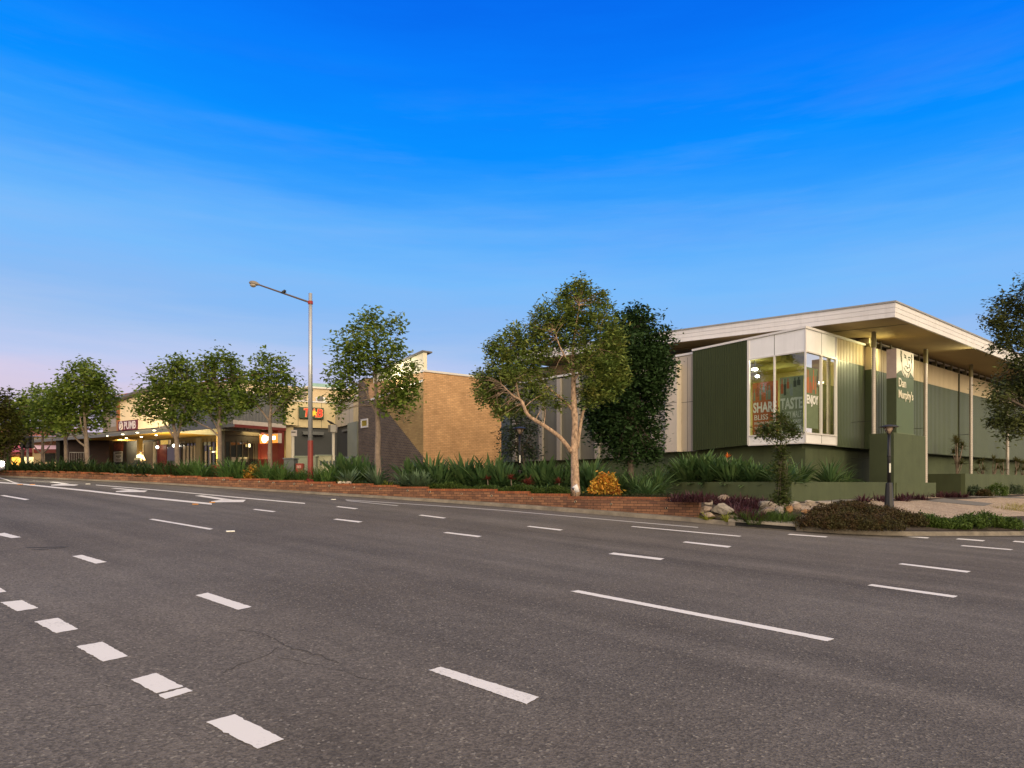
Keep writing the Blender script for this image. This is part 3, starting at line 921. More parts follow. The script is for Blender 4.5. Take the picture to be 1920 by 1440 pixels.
def build_store():
    root = thing('corner_store', 'green and cream ribbed metal store with flat overhanging roof and glazed corner bay', 'building', (B0[0], B0[1], 0))
    A_G0, A_G1 = FL.a(1403), FL.a(1300)
    A_B = FRW.a(1568)
    zc0, zc1 = FL.z(1511, 611), FL.z(1300, 655)          # sloping top of the bay box
    def zcap(a): return zc0 + (zc1 - zc0) * a / A_G1
    z_bot = FL.z(1511, 829)
    z_sill = FL.z(1511, 811.5)
    z_head = FL.z(1508, 658.5)
    # ---------------- bay: sill panels, top panels, mullions
    mb = MB()
    FL.box(mb, .0, A_G0, z_bot, z_sill, -.12, 0)
    FRW.box(mb, .0, A_B, z_bot, z_sill, -.122, -.002)
    mb.build('sill_panel', WHITE, root)
    mb = MB()
    FL.box(mb, 0, A_G0, z_head, (zcap(0) - .1, zcap(A_G0) - .1), -.12, 0)
    FRW.box(mb, 0, A_B, z_head, zcap(0) - .1, -.122, -.002)
    mb.build('spandrel_panel', WHITE, root)
    seam = mat('panel_joint', (.10, .10, .09), .7)
    am = FL.a(1452); bm_ = FRW.a(1540.5)
    mb = MB(); FL.box(mb, am - .012, am + .012, z_head, zcap(am) - .11, 0, .004); mb.build('joint', seam, root)
    mb = MB(); FRW.box(mb, bm_ - .012, bm_ + .012, z_head, zcap(0) - .11, -.002, .003); mb.build('joint', seam, root)
    mb = MB(); FRW.box(mb, bm_ - .012, bm_ + .012, z_bot, z_sill, -.002, .003); mb.build('joint', seam, root)
    mb = MB()
    FL.box(mb, am - .03, am + .03, z_sill, z_head, -.08, .035)
    mb.build('mullion', ALU, root)
    mb = MB(); FRW.box(mb, bm_ - .025, bm_ + .025, z_sill, z_head, -.08, .03); mb.build('mullion', ALU, root)
    mb = MB(); FL.box(mb, A_G0 - .05, A_G0 + .04, z_bot, zcap(A_G0) - .1, -.1, .03); mb.build('mullion', ALU, root)
    mb = MB(); FRW.box(mb, A_B - .04, A_B + .04, z_bot - .03, zcap(0) - .1, -.1, .03); mb.build('mullion', ALU, root)
    mb = MB()
    FL.box(mb, -.03, .035, z_bot, zcap(0) - .1, -.035, .02)
    mb.build('corner_post', ALU, root)
    mb = MB()
    FL.box(mb, .04, A_G0 - .08, z_sill - .035, z_sill + .025, 0, .05); FRW.box(mb, .025, A_B - .06, z_sill - .035, z_sill + .025, 0, .045)
    mb.build('sill', ALU, root)
    mb = MB()
    FL.box(mb, .04, A_G0 - .08, z_head - .03, z_head + .03, 0, .03); FRW.box(mb, .025, A_B - .06, z_head - .03, z_head + .03, 0, .028)
    mb.build('window_head', ALU, root)
    mb = MB()
    FL.box(mb, .0, A_G0, z_bot - .05, z_bot - .003, -.1, .03); FRW.box(mb, .035, A_B, z_bot - .05, z_bot - .003, -.1, .028)
    mb.build('bay_bottom_trim', ALU, root)
    for f, a0, a1, g in [(FL, .04, am - .05, GLASS), (FL, am + .05, A_G0 - .07, GLASS), (FRW, .04, bm_ - .04, GLASS2), (FRW, bm_ + .04, A_B - .05, GLASS2)]:
        mb = MB(); f.quad = None
        mb.quad(f.pt(a0, z_sill + .02, -.03), f.pt(a1, z_sill + .02, -.03), f.pt(a1, z_head - .02, -.03), f.pt(a0, z_head - .02, -.03))
        mb.build('window_pane', g, root)
    # ---------------- cap over the bay box
    mb = MB()
    aR = FRW.a(1621)
    mb.hexa([FL.pt(-.06, zc0 - .095, .06), FL.pt(A_G1 + .05, zcap(A_G1) - .095, .06), FL.pt(A_G1 + .05, zcap(A_G1) - .095, -6), FL.pt(-.06, zc0 - .095, -aR),
             FL.pt(-.06, zc0, .06), FL.pt(A_G1 + .05, zcap(A_G1), .06), FL.pt(A_G1 + .05, zcap(A_G1), -6), FL.pt(-.06, zc0, -aR)])
    mb.build('bay_roof', ALU, root)
    # ---------------- dark green boarded box left of the bay
    mb = MB()
    zs = FL.z(1303, 845)
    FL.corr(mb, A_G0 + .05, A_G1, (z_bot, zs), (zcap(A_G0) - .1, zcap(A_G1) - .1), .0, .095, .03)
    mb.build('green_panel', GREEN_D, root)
    mb = MB()
    FL.box(mb, A_G1 - .03, A_G1 + .03, zs, zcap(A_G1) - .1, -.4, .02); mb.build('panel_edge', GREENB2, root)
    mb = MB(); s0, s1 = FL.z(1400, 677), FL.z(1302, 692)
    FL.box(mb, A_G0 + .06, A_G1 - .04, (s0 - .012, s1 - .012), (s0 + .012, s1 + .012), .005, .024); mb.build('panel_joint', GREENB2, root)
    mb = MB()
    mb.hexa([FL.pt(A_G0, z_bot + .001, -.01), FL.pt(A_G1 - .04, zs + .001, -.01), FL.pt(A_G1 - .04, zs + .001, -4), FL.pt(A_G0, z_bot + .001, -4),
             FL.pt(A_G0, z_bot + .05, -.01), FL.pt(A_G1 - .04, zs + .05, -.01), FL.pt(A_G1 - .04, zs + .05, -4), FL.pt(A_G0, z_bot + .05, -4)])
    mb.build('underside', GREENB2, root)
    # ---------------- lit room behind the glass
    zi = z_sill - .02
    def floorq(z): return [FL.pt(.1, z, -.12), FL.pt(A_G1 - .1, z, -.12), FL.pt(A_G1 - .1, z, -5.4), FL.pt(.1, z, -5.4)]
    mb = MB(); mb.poly(floorq(zi)); mb.build('room_floor', mat('room_floor', (.25, .22, .14), .6), root)
    zce = z_head + .12
    mb = MB(); mb.poly(floorq(zce)[::-1]); mb.build('room_ceiling', OLIVE_CE, root)
    mb = MB()
    mb.quad(FL.pt(A_G1 - .1, zi, -.12), FL.pt(A_G1 - .1, zi, -5.4), FL.pt(A_G1 - .1, zce, -5.4), FL.pt(A_G1 - .1, zce, -.12))
    mb.quad(FL.pt(.1, zi, -5.4), FL.pt(A_G1 - .1, zi, -5.4), FL.pt(A_G1 - .1, zce, -5.4), FL.pt(.1, zce, -5.4))
    mb.quad(FL.pt(.14, zi, -A_B), FL.pt(.14, zi, -5.4), FL.pt(.14, zce, -5.4), FL.pt(.14, zce, -A_B))
    mb.quad(FL.pt(A_G0 + .12, zi, -.14), FL.pt(A_G1 - .1, zi, -.14), FL.pt(A_G1 - .1, zce, -.14), FL.pt(A_G0 + .12, zce, -.14))
    mb.build('room_wall', OLIVE_IN, root)
    mb = MB()
    FL.box(mb, .2, A_G1 - .15, zce - .35, zce - .01, -2.2, -2.0); mb.build('ceiling_beam', OLIVE_CE, root)
    mb = MB()
    FL.box(mb, 1.0, 1.2, zce - .35, zce - .012, -1.98, -.2); mb.build('ceiling_beam', OLIVE_CE, root)
    # ---------------- right-hand wall: ribbed cream over ribbed green
    aE = 46
    z_mid = FRW.z(1571, 674); z_rb = FRW.z(1570, 837.5)
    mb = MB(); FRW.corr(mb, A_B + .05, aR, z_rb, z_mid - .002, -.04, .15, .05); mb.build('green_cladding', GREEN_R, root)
    OW = .3                                            # beyond the bay box the main wall stands a little proud
    z_top = FRW.z(1690, 664, OW) - .09; z_mid2 = FRW.z(1745, 720.5, OW); z_rb2 = FRW.z(1750, 850.5, OW)
    mb = MB(); FRW.corr(mb, A_B + .05, aR, z_mid, zc0 - .1, -.04, .15, .05); FRW.corr(mb, aR + .14, aE, z_mid2, z_top, OW - .04, .2, .05); mb.build('cream_cladding', CREAM_R, root)
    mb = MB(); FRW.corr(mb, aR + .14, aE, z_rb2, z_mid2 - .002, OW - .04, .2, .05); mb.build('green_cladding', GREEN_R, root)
    mb = MB(); FRW.box(mb, aR + .002, aR + .14, z_mid2, z_top + .02, -.2, OW + .02); mb.build('wall_edge', CREAM_R, root)
    mb = MB(); FRW.box(mb, aR + .002, aR + .14, z_rb2, z_mid2 - .002, -.2, OW + .02); mb.build('wall_edge', GREEN_R, root)
    mb = MB(); FRW.box(mb, aR + .14, aE, z_rb2 - .035, z_rb2 - .001, OW - .1, OW + .03); mb.build('base_flashing', GREENB2, root)
    for px in (1799,):  # narrow darker strip up the cladding
        aa = FRW.a(px, OW + .06); mb = MB(); FRW.box(mb, aa - .04, aa + .04, z_rb2, z_top - .05, OW + .012, OW + .07); mb.build('dark_strip', mat('dark_strip_olive', (.055, .068, .035), .5), root)
    # clerestory
    zs_r = 6.738 + EYE + .0611 * (3 - OW)
    mb = MB(); FRW.box(mb, aR, aE, z_top - .0, zs_r + .3, OW - .6, OW - .3); mb.build('clerestory_glass', GLASS_DK, root)
    a = aR + .05; i = 0
    while a < aE:
        mb = MB()
        FRW.box(mb, a, a + .14, z_top, zs_r + .02, OW - .3, OW - .08); mb.build('clerestory_post', mat('olive_post', (.22, .19, .10), .6), root)
        mb = MB()
        FRW.box(mb, a + .18, a + 1.18, zs_r - .10, zs_r - .04, OW - .3, OW - .12)
        mb.build('clerestory_rail', CREAMP, root)
        a += 1.24; i += 1
    mb = MB(); FRW.box(mb, aR - .06, aR + .08, zc0 + .01, zs_r + .02, -.3, OW - .07); mb.build('clerestory_frame', CREAM_R, root)
    # plinth walls
    mb = MB()
    FRW.box(mb, .5, aE, -1.5, z_rb - .14, -1.0, -.25); FRW.box(mb, .5, aE, z_rb - .14, z_rb + .2, -1.0, -.4)
    FL.box(mb, .9, 26, -1.5, z_bot + .1, -1.2, -.5)
    mb.build('plinth', GREENB, root)
    # ---------------- cream panelled wall to the left of the green box
    z_ct = FL.z(1300, 664, -.25); z_cb = FL.z(1260, 847.5, -.25)
    aL = 26
    aP = FL.a(1190, -.25)
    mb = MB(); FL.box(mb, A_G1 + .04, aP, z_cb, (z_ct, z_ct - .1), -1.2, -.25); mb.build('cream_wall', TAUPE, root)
    mb = MB(); FL.box(mb, aP + .001, aL, z_cb - .2, z_ct - .1, -1.2, -.27); mb.build('grey_wall', TAUPE_D, root)  # darker panels; part of their grey is shade put into the colour
    mb = MB(); FL.box(mb, A_G1 + .04, aL, z_ct, z_ct + .1, -1.3, -.2); mb.build('wall_capping', ALU, root)
    a0, a1 = FL.a(1272), FL.a(1250)
    mb = MB(); FL.box(mb, a0, a1, z_cb - .01, FL.z(1262, 683), -.25, .12); mb.build('pilaster', CREAMP, root)
    for px in (1124, 1087, 1052, 1018, 968):
        a0 = FL.a(px, -.2)
        mb = MB(); FL.box(mb, a0, a0 + .3, z_cb - .2, z_ct - .1, -.27, -.12); mb.build('pilaster', mat('grey_pilaster', (.34, .31, .27), .7, var=.06, stain=.2), root)
    zj = FL.z(1260, 757, -.25)
    mb = MB(); FL.box(mb, A_G1 + .05, FL.a(1250), zj - .012, zj + .012, -.25, -.246); mb.build('joint', seam, root)
    for px in (1289, 1297, 1236):
        aa = FL.a(px, -.25); mb = MB(); FL.box(mb, aa - .01, aa + .01, z_cb, z_ct - .11, -.25, -.246); mb.build('joint', seam, root)
    aa0, aa1 = FL.a(1272), FL.a(1250)
    mb = MB(); FL.box(mb, aa0 + .01, aa1 - .01, zj - .012, zj + .012, .12, .124); mb.build('joint', seam, root)
    a0, a1 = FL.a(957, -.2), FL.a(938, -.2)
    mb = MB(); FL.box(mb, a0, a1, z_cb - .2, z_ct - .1, -.27, -.1); mb.build('blue_grey_glazing', mat('blue_glazing', (.09, .115, .13), .2, var=.1), root)
    # main wall under the big roof
    def zb_roof(a): return 6.738 + EYE + .06 + .0611 * a
    mb = MB(); FL.box(mb, 1.2, 25, z_ct - .5, (zb_roof(1.2), zb_roof(25)), -4.4, -4.0); mb.build('upper_wall', SOFF, root)
    # ---------------- the big roof
    C = np.array([15.505, 27.642]); FR_ = Fr(C, LV, NL)
    S = .0611; LEN_L, LEN_R = 24.0, 50.0
    zt, zb = 7.32 + EYE, 6.738 + EYE
    def pr(al, ar, z): 
        p = C + LV * al + RV * ar; return Vector((p[0], p[1], z + S * al))
    mb = MB()
    mb.hexa([pr(.10, .10, zb + .03), pr(LEN_L, .10, zb + .03), pr(LEN_L, LEN_R, zb + .03), pr(.10, LEN_R, zb + .03),
             pr(.10, .10, zb + .06), pr(LEN_L, .10, zb + .06), pr(LEN_L, LEN_R, zb + .06), pr(.10, LEN_R, zb + .06)])
    mb.build('soffit', SOFF, root)
    # fascia boards, three courses each side
    mb = MB()
    h = (zt - zb) / 3
    for k in range(3):
        z0, z1 = zb + k * h + (.006 if k else 0), zb + (k + 1) * h
        o = .012 * k
        mb.hexa([pr(0-o, 0-o, z0), pr(LEN_L, 0-o, z0), pr(LEN_L, .1, z0), pr(.1, .1, z0),
                 pr(0-o, 0-o, z1), pr(LEN_L, 0-o, z1), pr(LEN_L, .1, z1), pr(.1, .1, z1)])
        mb.hexa([pr(0-o, 0-o, z0), pr(.1, .1, z0), pr(.1, LEN_R, z0), pr(0-o, LEN_R, z0),
                 pr(0-o, 0-o, z1), pr(.1, .1, z1), pr(.1, LEN_R, z1), pr(0-o, LEN_R, z1)])
    mb.build('fascia', FASC, root)
    mb = MB()
    mb.hexa([pr(-.07, -.07, zt + .004), pr(LEN_L, -.07, zt + .004), pr(LEN_L, LEN_R, zt + .004), pr(-.07, LEN_R, zt + .004),
             pr(-.07, -.07, zt + .07), pr(LEN_L, -.07, zt + .07), pr(LEN_L, LEN_R, zt + .07), pr(-.07, LEN_R, zt + .07)])
    mb.build('roof', mat('roof_sheet', (.30, .29, .27), .5), root)
    mb = MB()
    sj = 1.9
    mb.hexa([pr(.2, sj, zb + .02), pr(LEN_L, sj, zb + .02), pr(LEN_L, sj + .05, zb + .02), pr(.2, sj + .05, zb + .02),
             pr(.2, sj, zb + .029), pr(LEN_L, sj, zb + .029), pr(LEN_L, sj + .05, zb + .029), pr(.2, sj + .05, zb + .029)])
    mb.build('soffit_joint', GREENB2, root)
    # ---------------- round columns under the eave
    colm = mat('corrugated_column', (.42, .38, .34), .45, metal=.3, var=.08)
    colg = mat('column_top', (.24, .21, .10), .55, var=.1)
    for px, yb in ((1640, 905), (1737, 888), (1822, 888), (1890.5, 888)):
        a = FRW.a(px - 1.5, 1.0); p = FRW.pt(a, 0, 1.0)
        zbase = PLAZA - .1
        ztop = zb + .05 + S * 2.0
        prof = []
        z = 0
        while z < ztop - zbase:
            prof += [(.088, z), (.097, z + .04), (.088, z + .08)]; z += .1
        mb = MB(); mb.lathe((p.x, p.y, zbase), prof, 14); cobj = mb.build('column', colm, root, smooth=True)
        mb = MB(); mb.lathe((p.x, p.y, ztop - .75), [(.105, 0), (.105, .7)], 14); mb.build('column_cap', colg, cobj)
        if px != 1890.5:
            for zz in (zbase + 3.6, zbase + 1.9):
                pw = FRW.pt(a, zz, -.0); pc = FRW.pt(a, zz, .92)
                mb = MB(); mb.tube([pc, pw], .012, 6); mb.build('column_tie', BLACKM, cobj)
    # floodlight under the eave
    lp = pr(2.1, 4.2, zb)
    a_, z_ = FRW.px(1735, 621, 2.0)
    p = FRW.pt(a_, z_, 2.0)
    fl = MB(); fl.box((p.x, p.y, p.z + .05), .34, .2, .1, math.atan2(RV[1], RV[0])); fl.tube([(p.x, p.y, p.z + .08), (p.x, p.y, zb + .12)], .02, 6)
    fx = fl.build('floodlight', BLACKM, root)
    # the lamps themselves
    def area(name, loc, tgt, sx, sy, e, c):
        if name == 'eave_flood':
            l = bpy.data.lights.new(name, 'SPOT'); l.spot_size = R(125); l.spot_blend = 1; l.shadow_soft_size = .12; l.energy = e * 5.5; l.color = c
        else:
            l = bpy.data.lights.new(name, 'AREA'); l.shape = 'RECTANGLE'; l.size = sx; l.size_y = sy; l.energy = e; l.color = c
        o = bpy.data.objects.new(name, l); COL.objects.link(o)
        o.location = loc; o.rotation_euler = (Vector(tgt) - Vector(loc)).to_track_quat('-Z', 'Y').to_euler()
        return o
    a2 = FRW.a(1625); 
    area('eave_flood', FRW.pt(a2 + .5, zb - .55, 1.5), FRW.pt(a2 - .9, z_mid + .2, 0), .3, .2, 60, (1, .90, .42))
    area('eave_flood', FRW.pt(FRW.a(1712), zb - .35, 3.1), FRW.pt(FRW.a(1690), z_mid + .2, 1.5), .3, .2, 34, (1, .92, .55))
    area('room_light', FL.pt(1.6, zce - .06, -3.4), FL.pt(1.6, zi, -3.4), 2.2, 1.2, 140, (1, .93, .62))
    area('room_light', FL.pt(A_G0 - .5, zce - .06, -.9), FL.pt(A_G0 - .5, zi, -.9), .6, .6, 45, (1, .97, .75))
    # visible lamps: a bright fitting on the ceiling near the left pane and one near the right pane
    lampm = glow_mat('lamp_white', (1, .97, .82), 18)
    for a_, o_, s_ in ((FL.a(1415, -.9), -.9, .14), (FL.a(1420, -2.6), -2.6, .10)):
        zz = zce - .50 if s_ > .12 else zce - .55
        q = FL.pt(a_, zz, o_)
        mb = MB(); mb.lathe((q.x, q.y, q.z), [(.02, 0), (s_, .03), (s_, .10), (.03, .13)], 12)
        mb.build('ceiling_lamp', lampm, root); mb = MB(); mb.tube([(q.x, q.y, q.z + .131), (q.x, q.y, zce)], .012, 5); mb.build('lamp_cord', BLACKM, root)
    q = FRW.pt(FRW.a(1533, -1.4), 0, -1.4)
    mb = MB(); mb.lathe((q.x, q.y, zce - 1.0), [(.05, 0), (.28, .04), (.28, .09), (.05, .14)], 14)
    mb.build('ceiling_lamp', lampm, root)
    mb = MB(); mb.tube([(q.x, q.y, zce - .88), (q.x, q.y, zce)], .012, 5); mb.build('lamp_cord', BLACKM, root)
    return dict(z_sill=z_sill, z_head=z_head, am=am, A_G0=A_G0, A_B=A_B, bm=bm_)
ST = build_store()

# posters standing inside the corner bay
def poster(name, label, f, x0, x1, ytop, ybot, ylet, hlet, word, base, cols, letm, lines, seed, off=-.22):
    rr = random.Random(seed)
    a0, a1 = f.a(x0, off), f.a(x1, off)
    xm = (x0 + x1) / 2
    zt, zb = f.z(xm, ytop, off), f.z(xm, ybot, off)
    p = f.pt((a0 + a1) / 2, zb, off)
    root = thing(name, label, 'poster', p)
    mb = MB(); f.box(mb, a0, a1, zb, zt, off - .03, off); mb.build('board', base, root)
    sg = 1 if a1 > a0 else -1
    wid = abs(a1 - a0)
    zl = f.z(xm, ylet, off)
    hl = hlet
    # tall bottle shapes above and below the word
    bars = MB()
    for (lo, hi) in ((zl + hl + .08, zt - .06), (zb + .05, zl - .75 if name != 'short' else zl - .1)):
        if hi - lo < .3: continue
        x = .05
        while x < wid - .14:
            w = rr.uniform(.07, .15)
            hh = (hi - lo) * rr.uniform(.45, .97); up = rr.random() < .5
            z0 = lo if up else hi - hh
            k = rr.randrange(len(cols))
            A0, A1 = a0 + sg * x, a0 + sg * (x + w)
            nk = .3 * w
            f.box(bars, A0, A1, z0, z0 + hh * .66, off, off + .005, k)
            f.box(bars, A0 + sg * nk, A1 - sg * nk, z0 + hh * .66 + .001, z0 + hh, off, off + .005, k)
            x += w + rr.uniform(.02, .09)
    bars.build('bottle_pattern', cols, root)
    e = f.e * sg; e3 = (e[0], e[1], 0)
    # lettering faces the street: left to right as seen from outside
    left = a0 if x0 < x1 else a1
    lp = f.pt(left + sg * .04, zl, off + .012)
    text_mesh('lettering', word, letm, root, lp, e3, (0, 0, 1), wid * .94, hl, .006, .03)
    z = zl
    for txt, h_, w_ in lines:
        z -= h_ + .09
        text_mesh('small_lettering', txt, letm, root, f.pt(left + sg * .1, z, off + .010), e3, (0, 0, 1), wid * w_, h_, .005, .004)
    return root
PO = mat('poster_orange', (.42, .13, .05), .7, var=.2, vscale=3); PG = mat('poster_green', (.20, .24, .17), .7, var=.15, vscale=3)
PG2 = mat('poster_leaf_green', (.13, .17, .09), .7, var=.15); PD = mat('poster_dark', (.05, .06, .045), .7); PT = mat('poster_tan', (.42, .34, .22), .7)
PS = mat('poster_slate', (.20, .24, .24), .7); PW = mat('poster_white', (.78, .78, .74), .6); PC = mat('poster_pale', (.52, .56, .52), .6); PR = mat('poster_rust', (.30, .09, .04), .7)
poster('window_poster', 'orange poster reading SHARE in the left pane of the corner bay', FL, 1411, 1458, 716, 815, 773, .47, 'SHARE', PO, [PD, PT, PS, PR, PG], PW,
       [('BLISS', .24, .55), ('FRIENDS DINNER', .12, .8), ('TOAST CHEER', .14, .8), ('CELEBRATE', .12, .8)], 3)
poster('window_poster', 'grey green poster reading TASTE in the wide pane of the corner bay', FL, 1462, 1506, 706, 813, 767, .50, 'TASTE', PG, [PO, PD, PT, PS, PR], PC,
       [('OAKY MALT', .28, .85), ('SWEET CRISP', .16, .85), ('BREWER', .28, .85), ('BERRY SPICE', .16, .85)], 5)
poster('window_poster', 'narrow green poster reading ENJOY round the corner of the bay', FRW, 1511.5, 1534, 690, 803, 763, .50, 'ENJOY', PG2, [PO, PD, PT, PR], PW,
       [], 8, off=.012)

# ---------------- planters
def build_planters():
    o1 = 2.0
    fr = Fr(B0 + NR * o1, RV, NR)
    ac = fr.a(1484)
    c = fr.pt(ac, 0, 0)
    fl = Fr((c.x, c.y), LV, NL)
    zt = fr.z(1520, 903.5); zb = PLAZA - .5
    aW = fl.a(1255)
    root = thing('planter_wall', 'low green rendered planter wall below the glazed bay', 'planter', (c.x, c.y, PLAZA))
    mb = MB(); fl.box(mb, -.0, aW, zb, zt, -.2, 0); mb.build('front_wall', GREENB, root)
    aR_ = fr.a(1602)
    mb = MB(); fr.box(mb, ac + .201, fr.a(1668), zb, zt - .003, -.2, -.001); mb.build('side_wall', GREENB, root)
    # soil inside
    mb = MB()
    p = [fl.pt(.2, zt - .12, -.2), fl.pt(aW, zt - .12, -.2), fl.pt(aW, zt - .12, -5), fl.pt(.2, zt - .12, -5)]
    mb.poly(p)
    q = [fr.pt(ac + .2, zt - .13, -.2), fr.pt(fr.a(1668), zt - .13, -.2), fr.pt(fr.a(1668), zt - .13, -1.8), fr.pt(ac + .2, zt - .13, -1.8)]
    mb.poly(q)
    mb.build('soil', SOIL, root)
    # second planter further along
    o2 = 2.35
    f2 = Fr(B0 + NR * o2, RV, NR); a2 = f2.a(1810); c2 = f2.pt(a2, 0, 0)
    g2 = Fr((c2.x, c2.y), LV, NL)
    r2 = thing('planter_wall', 'long green rendered planter wall beside the columns at the right edge', 'planter', (c2.x, c2.y, PLAZA))
    z2 = f2.z(1830, 888.5)
    mb = MB(); f2.box(mb, a2, a2 + 26, zb, z2, -.2, 0); mb.build('side_wall', GREENB, r2)
    mb = MB(); g2.box(mb, .201, 2.1, zb, z2 - .002, -.2, -.001); mb.build('end_wall', GREENB2, r2)  # darker green paints the shade of this left-facing end
    mb = MB(); mb.poly([f2.pt(a2 + .2, z2 - .1, -.2), f2.pt(a2 + 26, z2 - .1, -.2), f2.pt(a2 + 26, z2 - .1, -2.2), f2.pt(a2 + .2, z2 - .1, -2.2)])
    mb.build('soil', SOIL, r2)
    return fl, fr, f2, a2, zt, z2
FLP, FRP, FP2, AP2, ZP1, ZP2 = build_planters()

# ---------------- the tall sign pylon with a drawn face
def build_pylon():
    o = 1.9
    f = Fr(B0 + NR * o, RV, NR)
    a0, a1 = f.a(1681), f.a(1713)
    zt = f.z(1681, 653); zs = f.z(1690, 812)
    p = f.pt(a0, PLAZA, 0)
    root = thing('sign_pylon', 'tall green and cream sign pylon with a drawn face and shop name', 'sign', p)
    cream = mat('sign_cream', (.74, .68, .48), .35, var=.03); green = mat('sign_green', (.075, .11, .035), .5, var=.05, spec=.4)
    ink = mat('sign_ink', (.06, .085, .02), .6); side_l = mat('shaded_side_lilac', (.34, .27, .26), .6)
    dk = GREENB2  # side plates get darker colours, painting the shade of the left faces
    zc = f.z(1697, 707)
    mb = MB()
    f.box(mb, a0, a1, zs, zc, -.42, 0, 0)
    f.box(mb, a0 - .004, a0 - .001, zs, zc - .12, -.42, -.002, 1)
    mb.build('green_cabinet', [green, dk], root)
    mb = MB()
    f.box(mb, a0, a1, zc + .002, zt, -.42, 0, 0)
    f.box(mb, a0 - .004, a0 - .001, zc - .12, zt, -.42, -.002, 1)
    mb.build('cream_cabinet', [cream, side_l], root)
    w = a1 - a0; h = zt - zc
    def pt(u, v, t=.004): return f.pt(a0 + u * w, zc + v * h, t)
    # coat shoulders
    mb = MB()
    def plate(pts, t=.012):
        b = [pt(u, v, .001) for u, v in pts]
        mb.prism(b, Vector((f.n[0], f.n[1], 0)) * t)
    plate([(0, .0), (0, .05), (.16, .17), (.26, .22), (.34, .10), (.42, .0)])
    mb.build('portrait_coat', green, root)
    mb = MB()
    plate([(1, .0), (1, .04), (.88, .14), (.78, .22), (.75, .10), (.70, .0)])
    mb.build('portrait_coat', green, root)
    mb = MB()
    def stroke(pts, th, t=.004):
        th *= 1.5
        P = [(u * w, v * h) for u, v in pts]
        for i in range(len(P) - 1):
            (x0, y0), (x1, y1) = P[i], P[i+1]
            d = math.hypot(x1-x0, y1-y0) or 1; nx, ny = -(y1-y0)/d*th, (x1-x0)/d*th
            q = [(x0-nx, y0-ny), (x1-nx, y1-ny), (x1+nx, y1+ny), (x0+nx, y0+ny)]
            mb.poly([f.pt(a0 + x, zc + y, t + .0004 * (len(mb.f) % 7)) for x, y in q])
    stroke([(.24, .97), (.25, .86), (.23, .78), (.27, .70), (.25, .62), (.30, .54)], .028)      # hair at the left
    stroke([(.28, .96), (.30, .84), (.28, .75), (.31, .66)], .014)
    stroke([(.86, .93), (.90, .80), (.87, .68), (.88, .60)], .035)
    stroke([(.31, .66), (.30, .50), (.31, .40), (.34, .32), (.33, .22)], .012)                  # jaw and neck
    stroke([(.88, .60), (.86, .42), (.80, .30), (.70, .21), (.60, .20), (.50, .26), (.42, .36)], .014)
    stroke([(.42, .86), (.49, .82), (.55, .80)], .020); stroke([(.66, .78), (.74, .80), (.82, .79)], .022)   # brows
    stroke([(.45, .76), (.50, .74), (.55, .75)], .022); stroke([(.68, .71), (.74, .70), (.79, .72)], .022)   # eyes
    stroke([(.58, .74), (.62, .60), (.65, .52), (.60, .50)], .010)                              # nose
    stroke([(.47, .43), (.56, .41), (.66, .385), (.73, .40)], .013); stroke([(.58, .355), (.66, .345)], .014)  # mouth
    stroke([(.72, .55), (.76, .46), (.75, .38)], .022)
    stroke([(.34, .22), (.44, .10), (.52, .0)], .014); stroke([(.72, .21), (.66, .10), (.62, .0)], .014)
    stroke([(.42, .0), (.50, .10), (.56, .02)], .012)
    mb.build('portrait', ink, root)
    e3 = (f.e[0], f.e[1], 0)
    zz = zc - .50
    text_mesh('lettering', 'Dan', cream, root, f.pt(a0 + .10 * w, zz, .012), e3, (0, 0, 1), w * .42, .40, .012, .016)
    text_mesh('lettering', "Murphy's", cream, root, f.pt(a0 + .10 * w, zz - .62, .012), e3, (0, 0, 1), w * .85, .50, .012, .016)
    # rendered base, wide below
    mb = MB()
    aL, aR = f.a(1676, .12), f.a(1735, .12)
    f.box(mb, aL, aR, PLAZA - .3, zs - .05, -.9, .12)
    mb.build('base_column', GREENB, root)
    mb = MB(); f.box(mb, aL - .01, aL - .002, PLAZA - .3, zs - .06, -.9, .118); mb.build('base_shadow_side', GREENB2, root)  # thin darker plate, the left face's shade put into its colour
    mb = MB(); f.box(mb, a0 - .05, a1 + .05, zs - .05, zs, -.45, .05); mb.build('ledge', mat('ledge_green', (.12, .15, .07), .6), root)
    mb = MB()
    f.box(mb, f.a(1681, .16), f.a(1755, .16), PLAZA - .3, f.z(1720, 905, .16), -.3, .16); mb.build('base_step', GREENB, root)
build_pylon()

